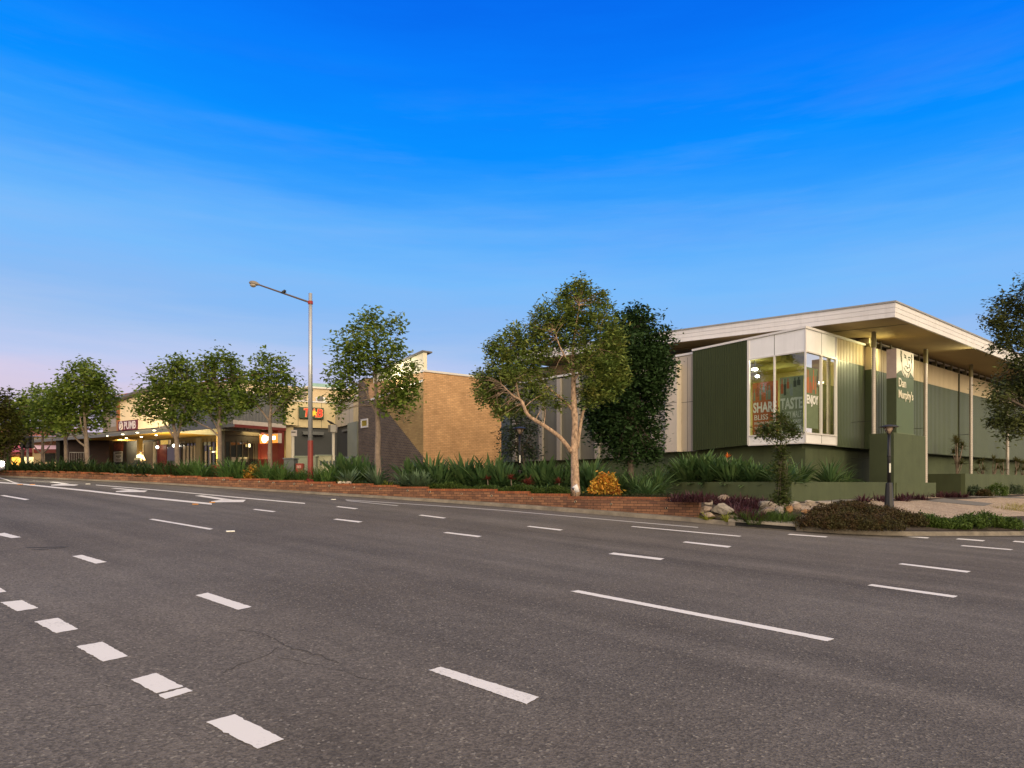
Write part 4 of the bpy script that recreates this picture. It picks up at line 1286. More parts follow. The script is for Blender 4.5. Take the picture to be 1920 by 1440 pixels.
# ------------------------------------------------------------------ two-tone brick building in the middle
def build_brick_building():
    C = np.array([(794 - CX) / F * 34, 34.0])
    fr = Fr(C, RV, NR); fl = Fr(C, LV, NL)
    aR = fr.a(940); aL = fl.a(672)
    zb = EYE - 1.6
    zr0, zr1 = fr.z(795, 697), fr.z(938, 713)
    root = thing('brick_building', 'tan brick building with a dark diagonal brick pattern and a raised white gable', 'building', (C[0], C[1], 0))
    # uv of the builder: t = (-n.y, n.x)
    def uvu(f, a): 
        p = f.pt(a, 0); n = f.n; return p.x * -n[1] + p.y * n[0]
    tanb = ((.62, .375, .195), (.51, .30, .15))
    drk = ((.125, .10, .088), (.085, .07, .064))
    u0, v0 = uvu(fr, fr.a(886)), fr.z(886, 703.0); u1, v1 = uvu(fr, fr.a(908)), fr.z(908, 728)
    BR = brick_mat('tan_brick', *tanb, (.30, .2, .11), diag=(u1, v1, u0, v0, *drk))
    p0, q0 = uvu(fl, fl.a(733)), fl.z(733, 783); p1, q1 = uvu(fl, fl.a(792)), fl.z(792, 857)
    BL = brick_mat('dark_and_tan_brick', (.40, .27, .11), (.32, .21, .085), (.26, .19, .10), diag=(p0, q0, p1, q1, *drk))  # same tan bricks, this face's floodlit colour shift put into the colours
    # both diagonals must come out on the right side: checked against the photograph
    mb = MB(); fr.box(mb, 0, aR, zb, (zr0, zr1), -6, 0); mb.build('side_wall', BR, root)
    mb = MB(); fr.box(mb, -.0, aR + .08, (zr0 + .001, zr1 + .001), (zr0 + .10, zr1 + .10), -.3, .05); mb.build('flashing', ALU, root)
    zl_r = fl.z(792, 716); aM = fl.a(691); zl_m = fl.z(692, 753)
    mb = MB(); fl.box(mb, .001, aM, zb, (zl_r, zl_m), -.4, .001)
    fl.box(mb, aM + .001, aL, zb, fl.z(680, 711), -.4, .001)
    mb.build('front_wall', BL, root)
    mb = MB(); fl.box(mb, .02, aM - .01, (zl_r + .002, zl_m + .002), (zl_r + .1, zl_m + .1), -.35, .05); mb.build('ledge', ALU, root)
    # raised white gable behind
    zt0 = fl.z(793, 661, -.02); aT = fl.a(700, -.02); zt1 = fl.z(700, 704, -.02)
    white = mat('white_render', (.78, .72, .55), .7, var=.05, stain=.15)
    mb = MB(); fl.box(mb, .02, aT, (zl_r + .11, zl_m + .11), (zt0, zt1), -.22, -.02); mb.build('gable_wall', white, root)
    mb = MB(); fl.box(mb, -.04, aT + .3, (zt0 + .02, zt1 + .02), (zt0 + .09, zt1 + .09), -.5, .10); mb.build('gable_roof', mat('grey_roof_edge', (.16, .15, .14), .6), root)
    # small square window
    a0, a1 = fl.a(690.5), fl.a(677.5); z0, z1 = fl.z(684, 802), fl.z(684, 785.5)
    mb = MB()
    t = .09
    fl.box(mb, a0, a1, z0, z0 + t, 0, .05); fl.box(mb, a0, a1, z1 - t, z1, 0, .05)
    fl.box(mb, a0, a0 + t, z0 + t, z1 - t, 0, .05); fl.box(mb, a1 - t, a1, z0 + t, z1 - t, 0, .05)
    wn = mb.build('window', ALU, root)
    mb = MB(); fl.box(mb, a0 + t, a1 - t, z0 + t, z1 - t, .003, .012); mb.build('pane', mat('amber_pane', (.16, .12, .02), .15, emit=(.6, .42, .05), estr=.12), wn)
    # roof floodlight hidden behind the ledge, it washes the gable
    l = bpy.data.lights.new('gable_flood', 'AREA'); l.size = .4; l.energy = 75; l.color = (1, .93, .68)
    o = bpy.data.objects.new('gable_flood', l); COL.objects.link(o)
    pz = fl.pt(aT * .45, zl_m + .5, .9); tg = fl.pt(aT * .35, zt0 - .5, 0)
    o.location = pz; o.rotation_euler = (tg - pz).to_track_quat('-Z', 'Y').to_euler()
    return fl, aL
FLB, ALB = build_brick_building()

# ------------------------------------------------------------------ the betting shop with the cream parapet
def board(f, root, name, x0, x1, y0, y1, o0, o1, m, xr=None):
    """box on a facade from pixel edges; y measured at x0"""
    mb = MB()
    f.box(mb, f.a(x0, o1), f.a(x1, o1), f.z(xr or x0, y1, o1), f.z(xr or x0, y0, o1), o0, o1, 0)
    return mb.build(name, m, root)
def build_betting_shop():
    P = W(535, HOR, 43)
    f = Fr((P.x, P.y), (.893, .45))
    p2 = f.pt(f.a(628), 0)
    Q = W(673, HOR, 40.6)
    g = Fr((p2.x, p2.y), (Q.x - p2.x, Q.y - p2.y))
    cream = mat('cream_panel', (.62, .52, .31), .7, var=.06, vscale=.8, stain=.12)
    cream2 = mat('cream_panel_shade', (.50, .45, .34), .7, var=.06, vscale=.8, stain=.12)  # shaded copy of the cream, the return face's shade in its colour
    slate = mat('slate_wall', (.055, .06, .064), .6, var=.08, vscale=1)
    lite = mat('cream_lit_yellow', (.62, .50, .26), .7)  # cream with the yellow lamplight mixed into its colour
    sage = mat('sage_pillar', (.25, .27, .21), .75, var=.08, vscale=1)
    root = thing('betting_shop', 'cream panelled shop with dark slate shopfront and red lettered sign', 'building', (P.x, P.y, 0))
    zb = EYE - 1
    aA, aB = f.a(536), f.a(628)
    zt = f.z(536, 752); zm = f.z(536, 800)
    gB = g.a(673)
    mb = MB(); f.box(mb, aA, aB, zm, zt, -6, 0); mb.build('parapet', cream, root)
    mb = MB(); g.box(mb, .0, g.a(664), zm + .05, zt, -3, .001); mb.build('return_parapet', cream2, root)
    mb = MB(); g.box(mb, g.a(664) + .001, gB, zm + .1, zt + .3, -3, .05); mb.build('lit_end_panel', lite, root)
    mb = MB(); f.box(mb, aA - .05, aB, zt + .001, zt + .09, -.4, .05); g.box(mb, .002, gB, zt + .002, zt + .088, -.4, .07); mb.build('flashing', ALU, root)
    seam = MATS['panel_joint']
    for k, x in ((f, 559), (f, 603), (g, 640), (g, 655)):
        mb = MB(); k.box(mb, k.a(x) - .012, k.a(x) + .012, zm + (.01 if k is f else .06), zt, .002, .005); mb.build('joint', seam, root)
    mb = MB(); f.box(mb, aA + .46, aB + .25, zb, zm - .002, -.6, -.15); g.box(mb, .0, g.a(655), zb, zm + .04, -.8, -.16); mb.build('slate_front', slate, root)
    mb = MB(); f.box(mb, aA, aA + .46, zb, zm - .001, -.6, -.02); mb.build('cream_pier', cream, root)
    mb = MB(); g.box(mb, g.a(655), gB, zb, zm + .12, -.8, .12); mb.build('sage_pillar', sage, root)
    mb = MB(); f.box(mb, f.a(567), f.a(606), f.z(567, 815), f.z(567, 809), -.15, .22); mb.build('shutter_box', mat('shutter_grey', (.12, .13, .135), .5), root)
    mb = MB(); g.box(mb, g.a(640), g.a(652), g.z(645, 809), g.z(645, 805), -.15, -.02); mb.build('shutter_box', MATS['shutter_grey'], root)
    # stepped upper storey behind, with the green glass balustrade and an air conditioner
    up = mat('upper_cream', (.58, .46, .29), .7, var=.05)
    mb = MB(); f.box(mb, f.a(575, -5), f.a(700, -5), zt - .5, f.z(600, 729, -5), -9, -5); mb.build('upper_storey', up, root)
    mb = MB(); f.box(mb, f.a(572, -5), f.a(702, -5), f.z(600, 729, -5) + .002, f.z(600, 726, -5), -9.2, -4.85); mb.build('upper_flashing', ALU, root)
    mb = MB(); f.box(mb, f.a(585, -5.5), f.a(640, -5.5), f.z(600, 725.5, -5.5), f.z(600, 719, -5.5), -5.7, -5.5); mb.build('balustrade', mat('green_glass', (.22, .38, .35), .2), root)
    ac = thing('air_conditioner', 'white air conditioner box on the roof behind the red lettered sign', 'air conditioner', f.pt(f.a(602, -2), zt, -2))
    mb = MB(); f.box(mb, f.a(594, -2), f.a(611, -2), zt + .02, f.z(602, 744.5, -2), -2.4, -2); mb.build('case', WHITE, ac, bevel=.02)
    c = f.pt(f.a(600.5, -1.99), f.z(600, 748.5, -1.99), -1.99)
    mb = MB(); n = Vector((f.n[0], f.n[1], 0)); mb.tube([c, c + n * .03], .22, 16); mb.build('fan_grille', mat('grille_grey', (.12, .12, .12), .6), ac)
    # sign
    s = thing('shop_sign', 'dark green sign with red letters TAB edged in orange and a yellow star', 'sign', f.pt(f.a(582), f.z(580, 785), .1))
    dg = mat('sign_dark_green', (.012, .045, .022), .4)
    red = mat('sign_red', (.62, .03, .02), .4, emit=(.7, .04, .02), estr=.35); org = mat('sign_orange', (.75, .28, .10), .4, emit=(.9, .3, .1), estr=.3)
    yel = mat('sign_yellow', (.85, .50, .03), .4, emit=(.9, .5, .03), estr=.4)
    mb = MB(); z0, z1 = f.z(582, 785.5), f.z(582, 764.5); f.box(mb, f.a(560), f.a(606), z0, z1, .02, .22); mb.build('panel', dg, s, bevel=.02)
    e3 = (f.e[0], f.e[1], 0); w = f.a(604.5) - f.a(568); hh = (z1 - z0)
    for ch, u, ww in (('T', 0, .34), ('A', .32, .36), ('B', .64, .36)):
        text_mesh('lettering', ch, org, s, f.pt(f.a(568) + u * w, z0 + .12 * hh, .225), e3, (0, 0, 1), ww * w, hh * .80, .012, .05, .15)
        text_mesh('lettering', ch, red, s, f.pt(f.a(568) + (u + .03) * w, z0 + .17 * hh, .24), e3, (0, 0, 1), (ww - .06) * w, hh * .70, .012, .02, .15)
    mb = MB(); cu, cz = f.a(568) + .51 * w, z0 + .5 * hh; pts = []
    for k in range(12):
        r_ = (.34 if k % 2 == 0 else .16) * hh; t = math.pi * k / 6 + .3
        pts.append(f.pt(cu + r_ * math.cos(t), cz + r_ * math.sin(t), .258))
    mb.prism(pts, Vector((f.n[0], f.n[1], 0)) * .012); mb.build('star', yel, s)
    return f, g
FT, GT = build_betting_shop()

# ------------------------------------------------------------------ the row of shops with the canopy
def build_shops():
    L2 = unit((-1860, 1280)); R2 = unit((881, 1280))
    P = W(437, HOR, 39.5)
    C = np.array([P.x, P.y])
    fl = Fr(C, L2); fr = Fr(C, R2, (R2[1], -R2[0]))
    root = thing('shop_row', 'cream two storey shop row with a yellow lit flat canopy and dark glazed shopfronts', 'building', (C[0], C[1], 0))
    zb = EYE - .6
    cream = mat('shop_cream', (.80, .65, .42), .75, var=.05, vscale=.7, stain=.1)
    slate = mat('canopy_slate', (.13, .135, .14), .6, var=.08); pale = mat('canopy_pale', (.50, .45, .41), .6); maroon = mat('maroon', (.15, .025, .02), .55, var=.1)
    yelS = mat('canopy_soffit', (.55, .34, .07), .65, var=.05); blu = mat('blue_grey_wall', (.085, .095, .105), .7, var=.1); gry = mat('grey_corrugated', (.115, .12, .125), .5, var=.06)
    brn = mat('brown_header', (.09, .07, .04), .7); yel = mat('yellow_column', (.55, .36, .10), .6, var=.06)
    zf1, zf0 = fl.z(437, 787), fl.z(437, 800)
    aEnd = fl.a(20)
    zmid = (zf1 + zf0) / 2 - .02
    # canopy
    D = 4.0
    mb = MB()
    c0, c1 = fl.pt(0, 0), fl.pt(aEnd, 0)
    aR = fr.a(536)
    zq = zf0 + .06
    mb.poly([fl.pt(.1, zq, -.1), fl.pt(aEnd, zq, -.1), fl.pt(aEnd, zq, -7), fr.pt(aR, zq, -6), fr.pt(aR, zq, -.1)])
    mb.build('canopy_soffit', yelS, root)
    aK = fl.a(300)
    mb = MB(); fl.box(mb, 0, aEnd, zf0, zmid, -.1, 0); mb.build('canopy_fascia', slate, root)
    mb = MB(); fl.box(mb, .0, aK, zmid + .002, zf1, -.1, .01); fl.box(mb, aK, aEnd, zmid + .002, zf1 - .12, -.1, .005); mb.build('canopy_edge', mat('canopy_taupe', (.20, .185, .16), .6), root)
    mb = MB(); fr.box(mb, .01, aR, zmid - .02, zf1, -.1, 0); mb.build('canopy_pale_fascia', pale, root)
    mb = MB(); fr.box(mb, .01, aR, zf0 - .02, zmid - .022, -.1, -.005); mb.build('canopy_red_fascia', maroon, root)
    mb = MB(); mb.poly([fl.pt(0, zf1 - .02, -.05), fl.pt(aEnd, zf1 - .14, -.05), fl.pt(aEnd, zf1 - .14, -7), fl.pt(0, zf1 - .02, -9)]); mb.build('canopy_top', slate, root)
    # back wall under the canopy, set in
    S = -D
    ws = Fr(fl.pt(0, 0, S)[:2], L2, fl.n)
    def wp(name, x0, x1, y0, y1, d0, d1, m, xr=None): return board(ws, root, name, x0, x1, y0, y1, d0, d1, m, xr)
    zw = zf0 + .05
    mb = MB(); ws.box(mb, ws.a(425), ws.a(112), zb, zw, -.5, 0); mb.build('shop_wall', blu, root)
    mb = MB(); ws.box(mb, ws.a(424), ws.a(290), zw - .42, zw - .005, 0, .06); mb.build('header', brn, root)
    # shopfront pieces
    wp('pale_post', 269, 265.5, 832, 885, .0, .10, mat('pale_post', (.62, .56, .40), .6), 267)
    wp('pale_post', 290.5, 286.5, 829, 885, .0, .10, MATS['pale_post'], 288)
    wp('grey_panel', 286, 270, 828, 885, .002, .03, mat('shop_grey', (.17, .15, .125), .7), 278)
    wp('red_door', 312, 297, 830, 885, .0, .05, mat('red_door', (.20, .035, .018), .5, var=.1), 305)
    wp('door_frame', 297, 294.5, 826, 885, .0, .09, maroon, 296)
    wp('shop_window', 331, 312.5, 838, 864, .002, .02, GLASS_DK, 320)
    wp('door_frame', 334, 331, 826, 885, .0, .09, maroon, 332)
    wp('shop_window', 366, 337, 826, 885, .002, .02, GLASS_DK, 350)
    refl = mat('window_reflection_wall', (.28, .245, .20), .4)  # wall reflection, painted as pale panels on the dark panes
    for x in (345, 351.5, 358.5, 364): wp('pane_reflection', x + 2.3, x - 2.3, 836, 873, .021, .03, refl, x)
    for x in (341, 348.2, 355.2, 361.5): wp('mullion', x + .7, x - .7, 826, 885, .022, .06, DARK, x)
    wp('grey_pier', 376, 367, 820, 885, .0, .16, mat('shop_pier', (.12, .11, .095), .7), 371)
    wp('shop_window', 405, 377, 822, 885, .002, .02, GLASS_DK, 390)
    for x in (381, 388, 396, 403): wp('mullion', x + .7, x - .7, 822, 885, .022, .06, DARK, x)
    skyr = mat('sky_reflection', (.16, .19, .235), .4)  # reflected sky, painted as blue panels on the upper panes
    for x in (384.5, 392): wp('pane_reflection', x + 2.6, x - 2.6, 824, 835, .021, .03, skyr, x)
    for x in (386, 395): wp('pane_reflection', x + 2.0, x - 2.0, 846, 872, .021, .03, refl, x)
    gl = glow_mat('window_glow', (1, .85, .55), 1.6)
    wp('lit_panel', 405, 396, 846, 848.5, .031, .035, gl, 400)
    wp('lit_panel', 398, 393, 838, 844, .031, .035, mat('olive_lit', (.3, .3, .1), .5, emit=(.5, .45, .1), estr=.5), 396)
    # columns in front of it
    for x, o_ in ((258.5, -2.2), (408, -1.2)):
        a = fl.a(x, o_); mb = MB(); fl.box(mb, a - .14, a + .14, zb, zf0 + .06, o_ - .28, o_); mb.build('column', yel, root)
    a = fl.a(417.5, -2.6); mb = MB(); fl.box(mb, a - .12, a + .12, zb, zf0 + .06, -2.85, -2.6); mb.build('column', MATS['shop_pier'], root)
    # the right-hand corner shop
    wr = Fr(fr.pt(0, 0, -1.9)[:2], R2, fr.n)
    def rp(name, x0, x1, y0, y1, d0, d1, m, xr=None): return board(wr, root, name, x0, x1, y0, y1, d0, d1, m, xr)
    mb = MB(); wr.box(mb, wr.a(421), wr.a(534), zb, zw, -.6, 0); mb.build('corner_shop_wall', mat('corner_shop_wall', (.04, .033, .024), .7), root)
    mb = MB(); wr.box(mb, wr.a(421), wr.a(522), zw - .36, zw - .004, 0, .05); mb.build('header', brn, root)
    rp('shop_window', 424, 478, 830, 885, .002, .02, GLASS_DK, 450)
    for x in (432, 444, 455, 466, 476): rp('mullion', x - .8, x + .8, 826, 885, .022, .06, mat('brown_mullion', (.05, .04, .025), .6), x)
    for x0, x1 in ((434, 442), (446, 453), (457, 464)): rp('low_pane_reflection', x0, x1, 857, 866, .021, .03, refl, x0)  # wall reflection painted across the lower panes
    rp('lit_panel', 466, 469.5, 832, 838.5, .061, .07, gl, 467); rp('lit_panel', 460.5, 464, 833, 838, .021, .03, mat('dim_lit', (.3, .25, .12), .5, emit=(.6, .5, .2), estr=.3), 462)
    rp('red_panel', 485, 501, 830, 890, .0, .08, maroon, 490)
    rp('dark_door', 505, 518, 826, 885, .0, .03, GLASS_DK, 510)
    rp('red_frame', 522, 533, 803, 888, -.3, 1.85, maroon, 528)
    # globe lamps and downlights
    glob = glow_mat('globe_white', (1, .90, .72), 7)
    for x, y, o_ in ((295, 838.5, .35), (326, 835.5, .35), (335.5, 836, .2)):
        q = ws.pt(ws.a(x, o_), ws.z(x, y, o_), o_)
        r_ = .11 if x < 330 else .07
        prof = [(r_ * math.sin(t), -r_ * math.cos(t)) for t in np.linspace(.15, math.pi - .15, 9)]
        mb = MB(); mb.lathe(tuple(q), prof, 14); mb.build('globe_lamp', glob, root, smooth=True)
        w0 = ws.pt(ws.a(x, o_), q.z + .02, 0); mb = MB(); mb.tube([q, w0], .015, 6); mb.build('lamp_bracket', BLACKM, root)
    dl = glow_mat('downlight', (1, .86, .55), 12)
    for x, y in ((202.5, 817.5), (230, 814.5), (237, 821.5), (257.5, 811), (265, 819), (289.5, 807), (293, 816), (405, 807.5), (402, 813.5), (444, 810.5)):
        z = zf0 + .045; q = ray(x, y); t = (z - EYE) / q[2]; p = q * t
        mb = MB(); mb.lathe((p[0], p[1], z - .02), [(.075, 0), (.085, .03)], 12); mb.build('downlight', dl, root)
    for px, y, e in ((250, 815, 60), (330, 812, 130), (420, 811, 60), (470, 811, 16)):
        z = zf0 - .15; q = ray(px, y); t = (z - EYE) / q[2]; p = q * t
        l = bpy.data.lights.new('canopy_downlight_and_fill', 'AREA'); l.shape = 'RECTANGLE'; l.size = 3; l.size_y = 1.2; l.energy = e * 2.6; l.color = (1, .74, .30)
        o = bpy.data.objects.new('canopy_downlight_and_fill', l); COL.objects.link(o); o.location = (p[0], p[1] + .8, z - 1.6); o.rotation_euler = (math.pi, 0, 0.4)  # up-facing fill added to brighten the soffit, no fitting there
        l2 = bpy.data.lights.new('canopy_downlight_and_fill', 'AREA'); l2.size = 1.0; l2.energy = e * 1.8; l2.color = (1, .80, .42)
        o2 = bpy.data.objects.new('canopy_downlight_and_fill', l2); COL.objects.link(o2); o2.location = (p[0], p[1] + .5, z + .05)
    # upper storeys
    us = Fr(fl.pt(0, 0, -4.6)[:2], L2, fl.n)
    zu = zf1 - .4
    a0, a1 = us.a(408), us.a(222)
    zt_l, zt_r = us.z(224, 754), us.z(275, 737)
    sl = (zt_r - zt_l) / (us.a(275) - a1)
    zpk = zt_l + sl * (us.a(330) - a1)
    mb = MB()
    pts = [us.pt(a1, zu), us.pt(a0, zu), us.pt(a0, us.z(404, 738)), us.pt(us.a(330), us.z(330, 728)), us.pt(us.a(275), zt_r), us.pt(a1, zt_l)]
    mb.prism(pts, Vector((-us.n[0], -us.n[1], 0)) * 6); mb.build('upper_wall', cream, root)
    tile = mat('red_tile', (.32, .09, .04), .8, var=.15, vscale=6)
    mb = MB()
    q0, q1 = us.pt(a1 + .25, zt_l - .02, .5), us.pt(us.a(275), zt_r + .12, .5)
    q2 = us.pt(us.a(330), us.z(330, 728) + .12, .5); 
    bk = Vector((-us.n[0], -us.n[1], 0)) * 6.6
    for A, B in ((q0, q1), (q1, q2)):
        mb.hexa([A, B, B + bk, A + bk, A + Vector((0, 0, .16)), B + Vector((0, 0, .16)), B + bk + Vector((0, 0, .16)), A + bk + Vector((0, 0, .16))])
    mb.build('roof', mat('grey_roof', (.11, .11, .12), .6), root)
    bt = Fr(us.pt(0, 0, -8)[:2], L2, us.n)
    mb = MB(); bt.box(mb, bt.a(450), bt.a(212), zu, bt.z(240, 741), -8, 0); mb.build('rear_wall', cream, root)
    mb = MB()
    e0, e1 = bt.a(452), bt.a(208); ze = bt.z(240, 741)
    mb.hexa([bt.pt(e0, ze, .4), bt.pt(e1, ze, .4), bt.pt(e1 - 3, ze + 1.2, -4), bt.pt(e0, ze + 1.2, -4), bt.pt(e0, ze + .1, .4), bt.pt(e1, ze + .1, .4), bt.pt(e1 - 3, ze + 1.3, -4), bt.pt(e0, ze + 1.3, -4)])
    mb.build('tile_roof', tile, root)
    board(us, root, 'drainpipe', 222, 218.5, 752, 812, -.1, .12, mat('rust_pipe', (.30, .11, .03), .6), 220)
    # bay with windows left of the cream wall
    mb = MB(); us.box(mb, us.a(218), us.a(186), zu - .4, us.z(210, 762), -1.5, -.3); mb.build('side_bay', mat('bay_brown', (.22, .175, .125), .7, var=.08), root)
    board(us, root, 'bay_window', 217, 207, 768, 780, -.3, -.28, GLASS_DK, 212)
    board(us, root, 'bay_window', 217, 207, 786, 800, -.3, -.28, mat('bay_pane', (.30, .27, .23), .3), 212)
    # flood lamp lying on the canopy washes the cream wall
    l = bpy.data.lights.new('wall_flood', 'AREA'); l.shape = 'RECTANGLE'; l.size = 5; l.size_y = .3; l.energy = 260; l.color = (1, .78, .46)
    o = bpy.data.objects.new('wall_flood', l); COL.objects.link(o)
    q = us.pt(us.a(290), zf1 + .15, 2.6); tg = us.pt(us.a(290), zf1 + 2.6, 0)
    o.location = q; d_ = tg - q; o.rotation_euler = d_.to_track_quat('-Z', 'Z').to_euler()
    # grey corrugated box above the corner shop
    ug = Fr(fr.pt(0, 0, -1.1)[:2], R2, fr.n)
    zg = ug.z(530, 752)
    mb = MB(); ug.corr(mb, ug.a(404), ug.a(537), zf1 - .5, zg + .25, 0, .22, .03); mb.build('corrugated_wall', gry, root)
    mb = MB(); ug.box(mb, ug.a(404), ug.a(537), zf1 - .5, zg + .2, -5, -.05); mb.build('box_core', gry, root)
    mb = MB(); ug.box(mb, ug.a(403), ug.a(537.5), zg + .251, zg + .32, -5, .06); mb.build('flashing', ALU, root)
    # name sign standing on the canopy
    sg = thing('shop_sign', 'maroon name sign with white letters PUMB standing on the canopy edge', 'sign', fl.pt(fl.a(238), zf1, .1))
    a0, a1 = fl.a(256.5, .1), fl.a(221.5, .1); z0, z1 = fl.z(238, 806.5, .1), fl.z(238, 788.5, .1)
    mb = MB(); fl.box(mb, a0, a1, z0, z1, .02, .1); mb.build('panel', mat('sign_maroon', (.11, .016, .026), .5), sg)
    w = abs(a1 - a0); e3 = (-fl.e[0], -fl.e[1], 0); wh = mat('sign_white', (.62, .56, .60), .5)
    text_mesh('lettering', 'PUMB', wh, sg, fl.pt(a1 - .33 * w, z0 + .1 * (z1 - z0), .104), e3, (0, 0, 1), .62 * w, .8 * (z1 - z0), .01, .02)
    mb = MB(); cc = fl.pt(a1 - .17 * w, (z0 + z1) / 2, .1); rr = .42 * (z1 - z0)
    up = Vector((0, 0, 1)); ee = Vector(e3)
    ring = [cc + ee * (rr * .75 * math.cos(t)) + up * (rr * math.sin(t)) + Vector((fl.n[0], fl.n[1], 0)) * .02 for t in np.linspace(0, 2 * math.pi, 25)]
    mb.tube(ring, .035, 6); mb.tube([cc + up * rr * .5 + Vector((fl.n[0], fl.n[1], 0)) * .02 + ee * rr * .2, cc - up * rr * .5 + Vector((fl.n[0], fl.n[1], 0)) * .02 - ee * rr * .2], .05, 6)
    mb.build('emblem', wh, sg)
    # lit orange sign on the corner shop
    ls = thing('shop_sign', 'glowing orange and white sign box above the corner shop door', 'sign', wr.pt(wr.a(505, 1.0), zf0 - .6, 1.0))
    fw = Fr(wr.pt(wr.a(487, .7), 0, .7)[:2], L2 * -1)
    og = mat('lit_orange', (.8, .30, .05), .5, emit=(1, .34, .05), estr=.75); lw = glow_mat('lit_white', (1, .95, .85), 2.6)
    b0, b1 = fw.a(487), fw.a(521.5); y0, y1 = fw.z(487, 831.5), fw.z(487, 815.5)
    mb = MB(); fw.box(mb, b0, b1, y0, y1, -.2, 0); mb.build('panel', og, ls)
    mb = MB(); fw.box(mb, b1 + .001, b1 + .05, y0 - .03, y1 + .03, -.22, .02); fw.box(mb, b0, b1, y1 + .001, y1 + .03, -.22, .02); mb.build('frame', pale, ls)
    mb = MB(); ww = b1 - b0; hh = y1 - y0
    pts = [fw.pt(b0 + (.27 + .15 * math.cos(t)) * ww, y0 + (.5 + .46 * math.sin(t)) * hh, .004) for t in np.linspace(0, 2 * math.pi, 18)[:-1]]
    mb.prism(pts, Vector((fw.n[0], fw.n[1], 0)) * .015)
    mb.poly([fw.pt(b0 + u * ww, y0 + v * hh, .012) for u, v in ((.34, .28), (.86, .36), (.86, .76), (.40, .78))])
    mb.build('white_device', lw, ls)
    # notice board on the blue wall
    nb = thing('notice_board', 'framed notice board with a red picture above a white printed sheet', 'notice board', ws.pt(ws.a(224), ws.z(224, 850), .05))
    board(ws, nb, 'board', 236, 209, 828, 872, .002, .06, mat('board_black', (.02, .015, .015), .6), 224)
    board(ws, nb, 'picture', 231, 213, 830, 845, .062, .07, mat('picture_red', (.22, .06, .035), .6, var=.7, vscale=5), 222)
    sheet = board(ws, nb, 'sheet', 230, 213, 846.5, 866.5, .062, .07, PW, 222)
    ink = mat('print_black', (.03, .03, .03), .7)
    mb = MB()
    for y, x0, x1, h_ in ((848.5, 216, 228, 1.8), (854.5, 217.5, 227, 1.5), (857.7, 219.5, 224.5, 1.2), (861.5, 217, 227, .8), (863.5, 218, 226, .8)):
        ws.box(mb, ws.a(x1, .07), ws.a(x0, .07), ws.z(222, y + h_, .07), ws.z(222, y, .07), .071, .074)
    mb.build('printing', ink, sheet)
    # small yellow hanging sign
    hs = thing('hanging_sign', 'small yellow lit sign above the red door', 'sign', ws.pt(ws.a(309, .4), ws.z(309, 829, .4), .4))
    board(ws, hs, 'panel', 317, 301, 825, 833, .35, .45, mat('yellow_sign', (.6, .45, .12), .5, var=.4, vscale=9, emit=(.9, .6, .15), estr=.4), 309)
    board(ws, hs, 'frame', 317.4, 315, 824.6, 833.4, .34, .46, pale, 316)
    return fl, ws
FLS, WSS = build_shops()

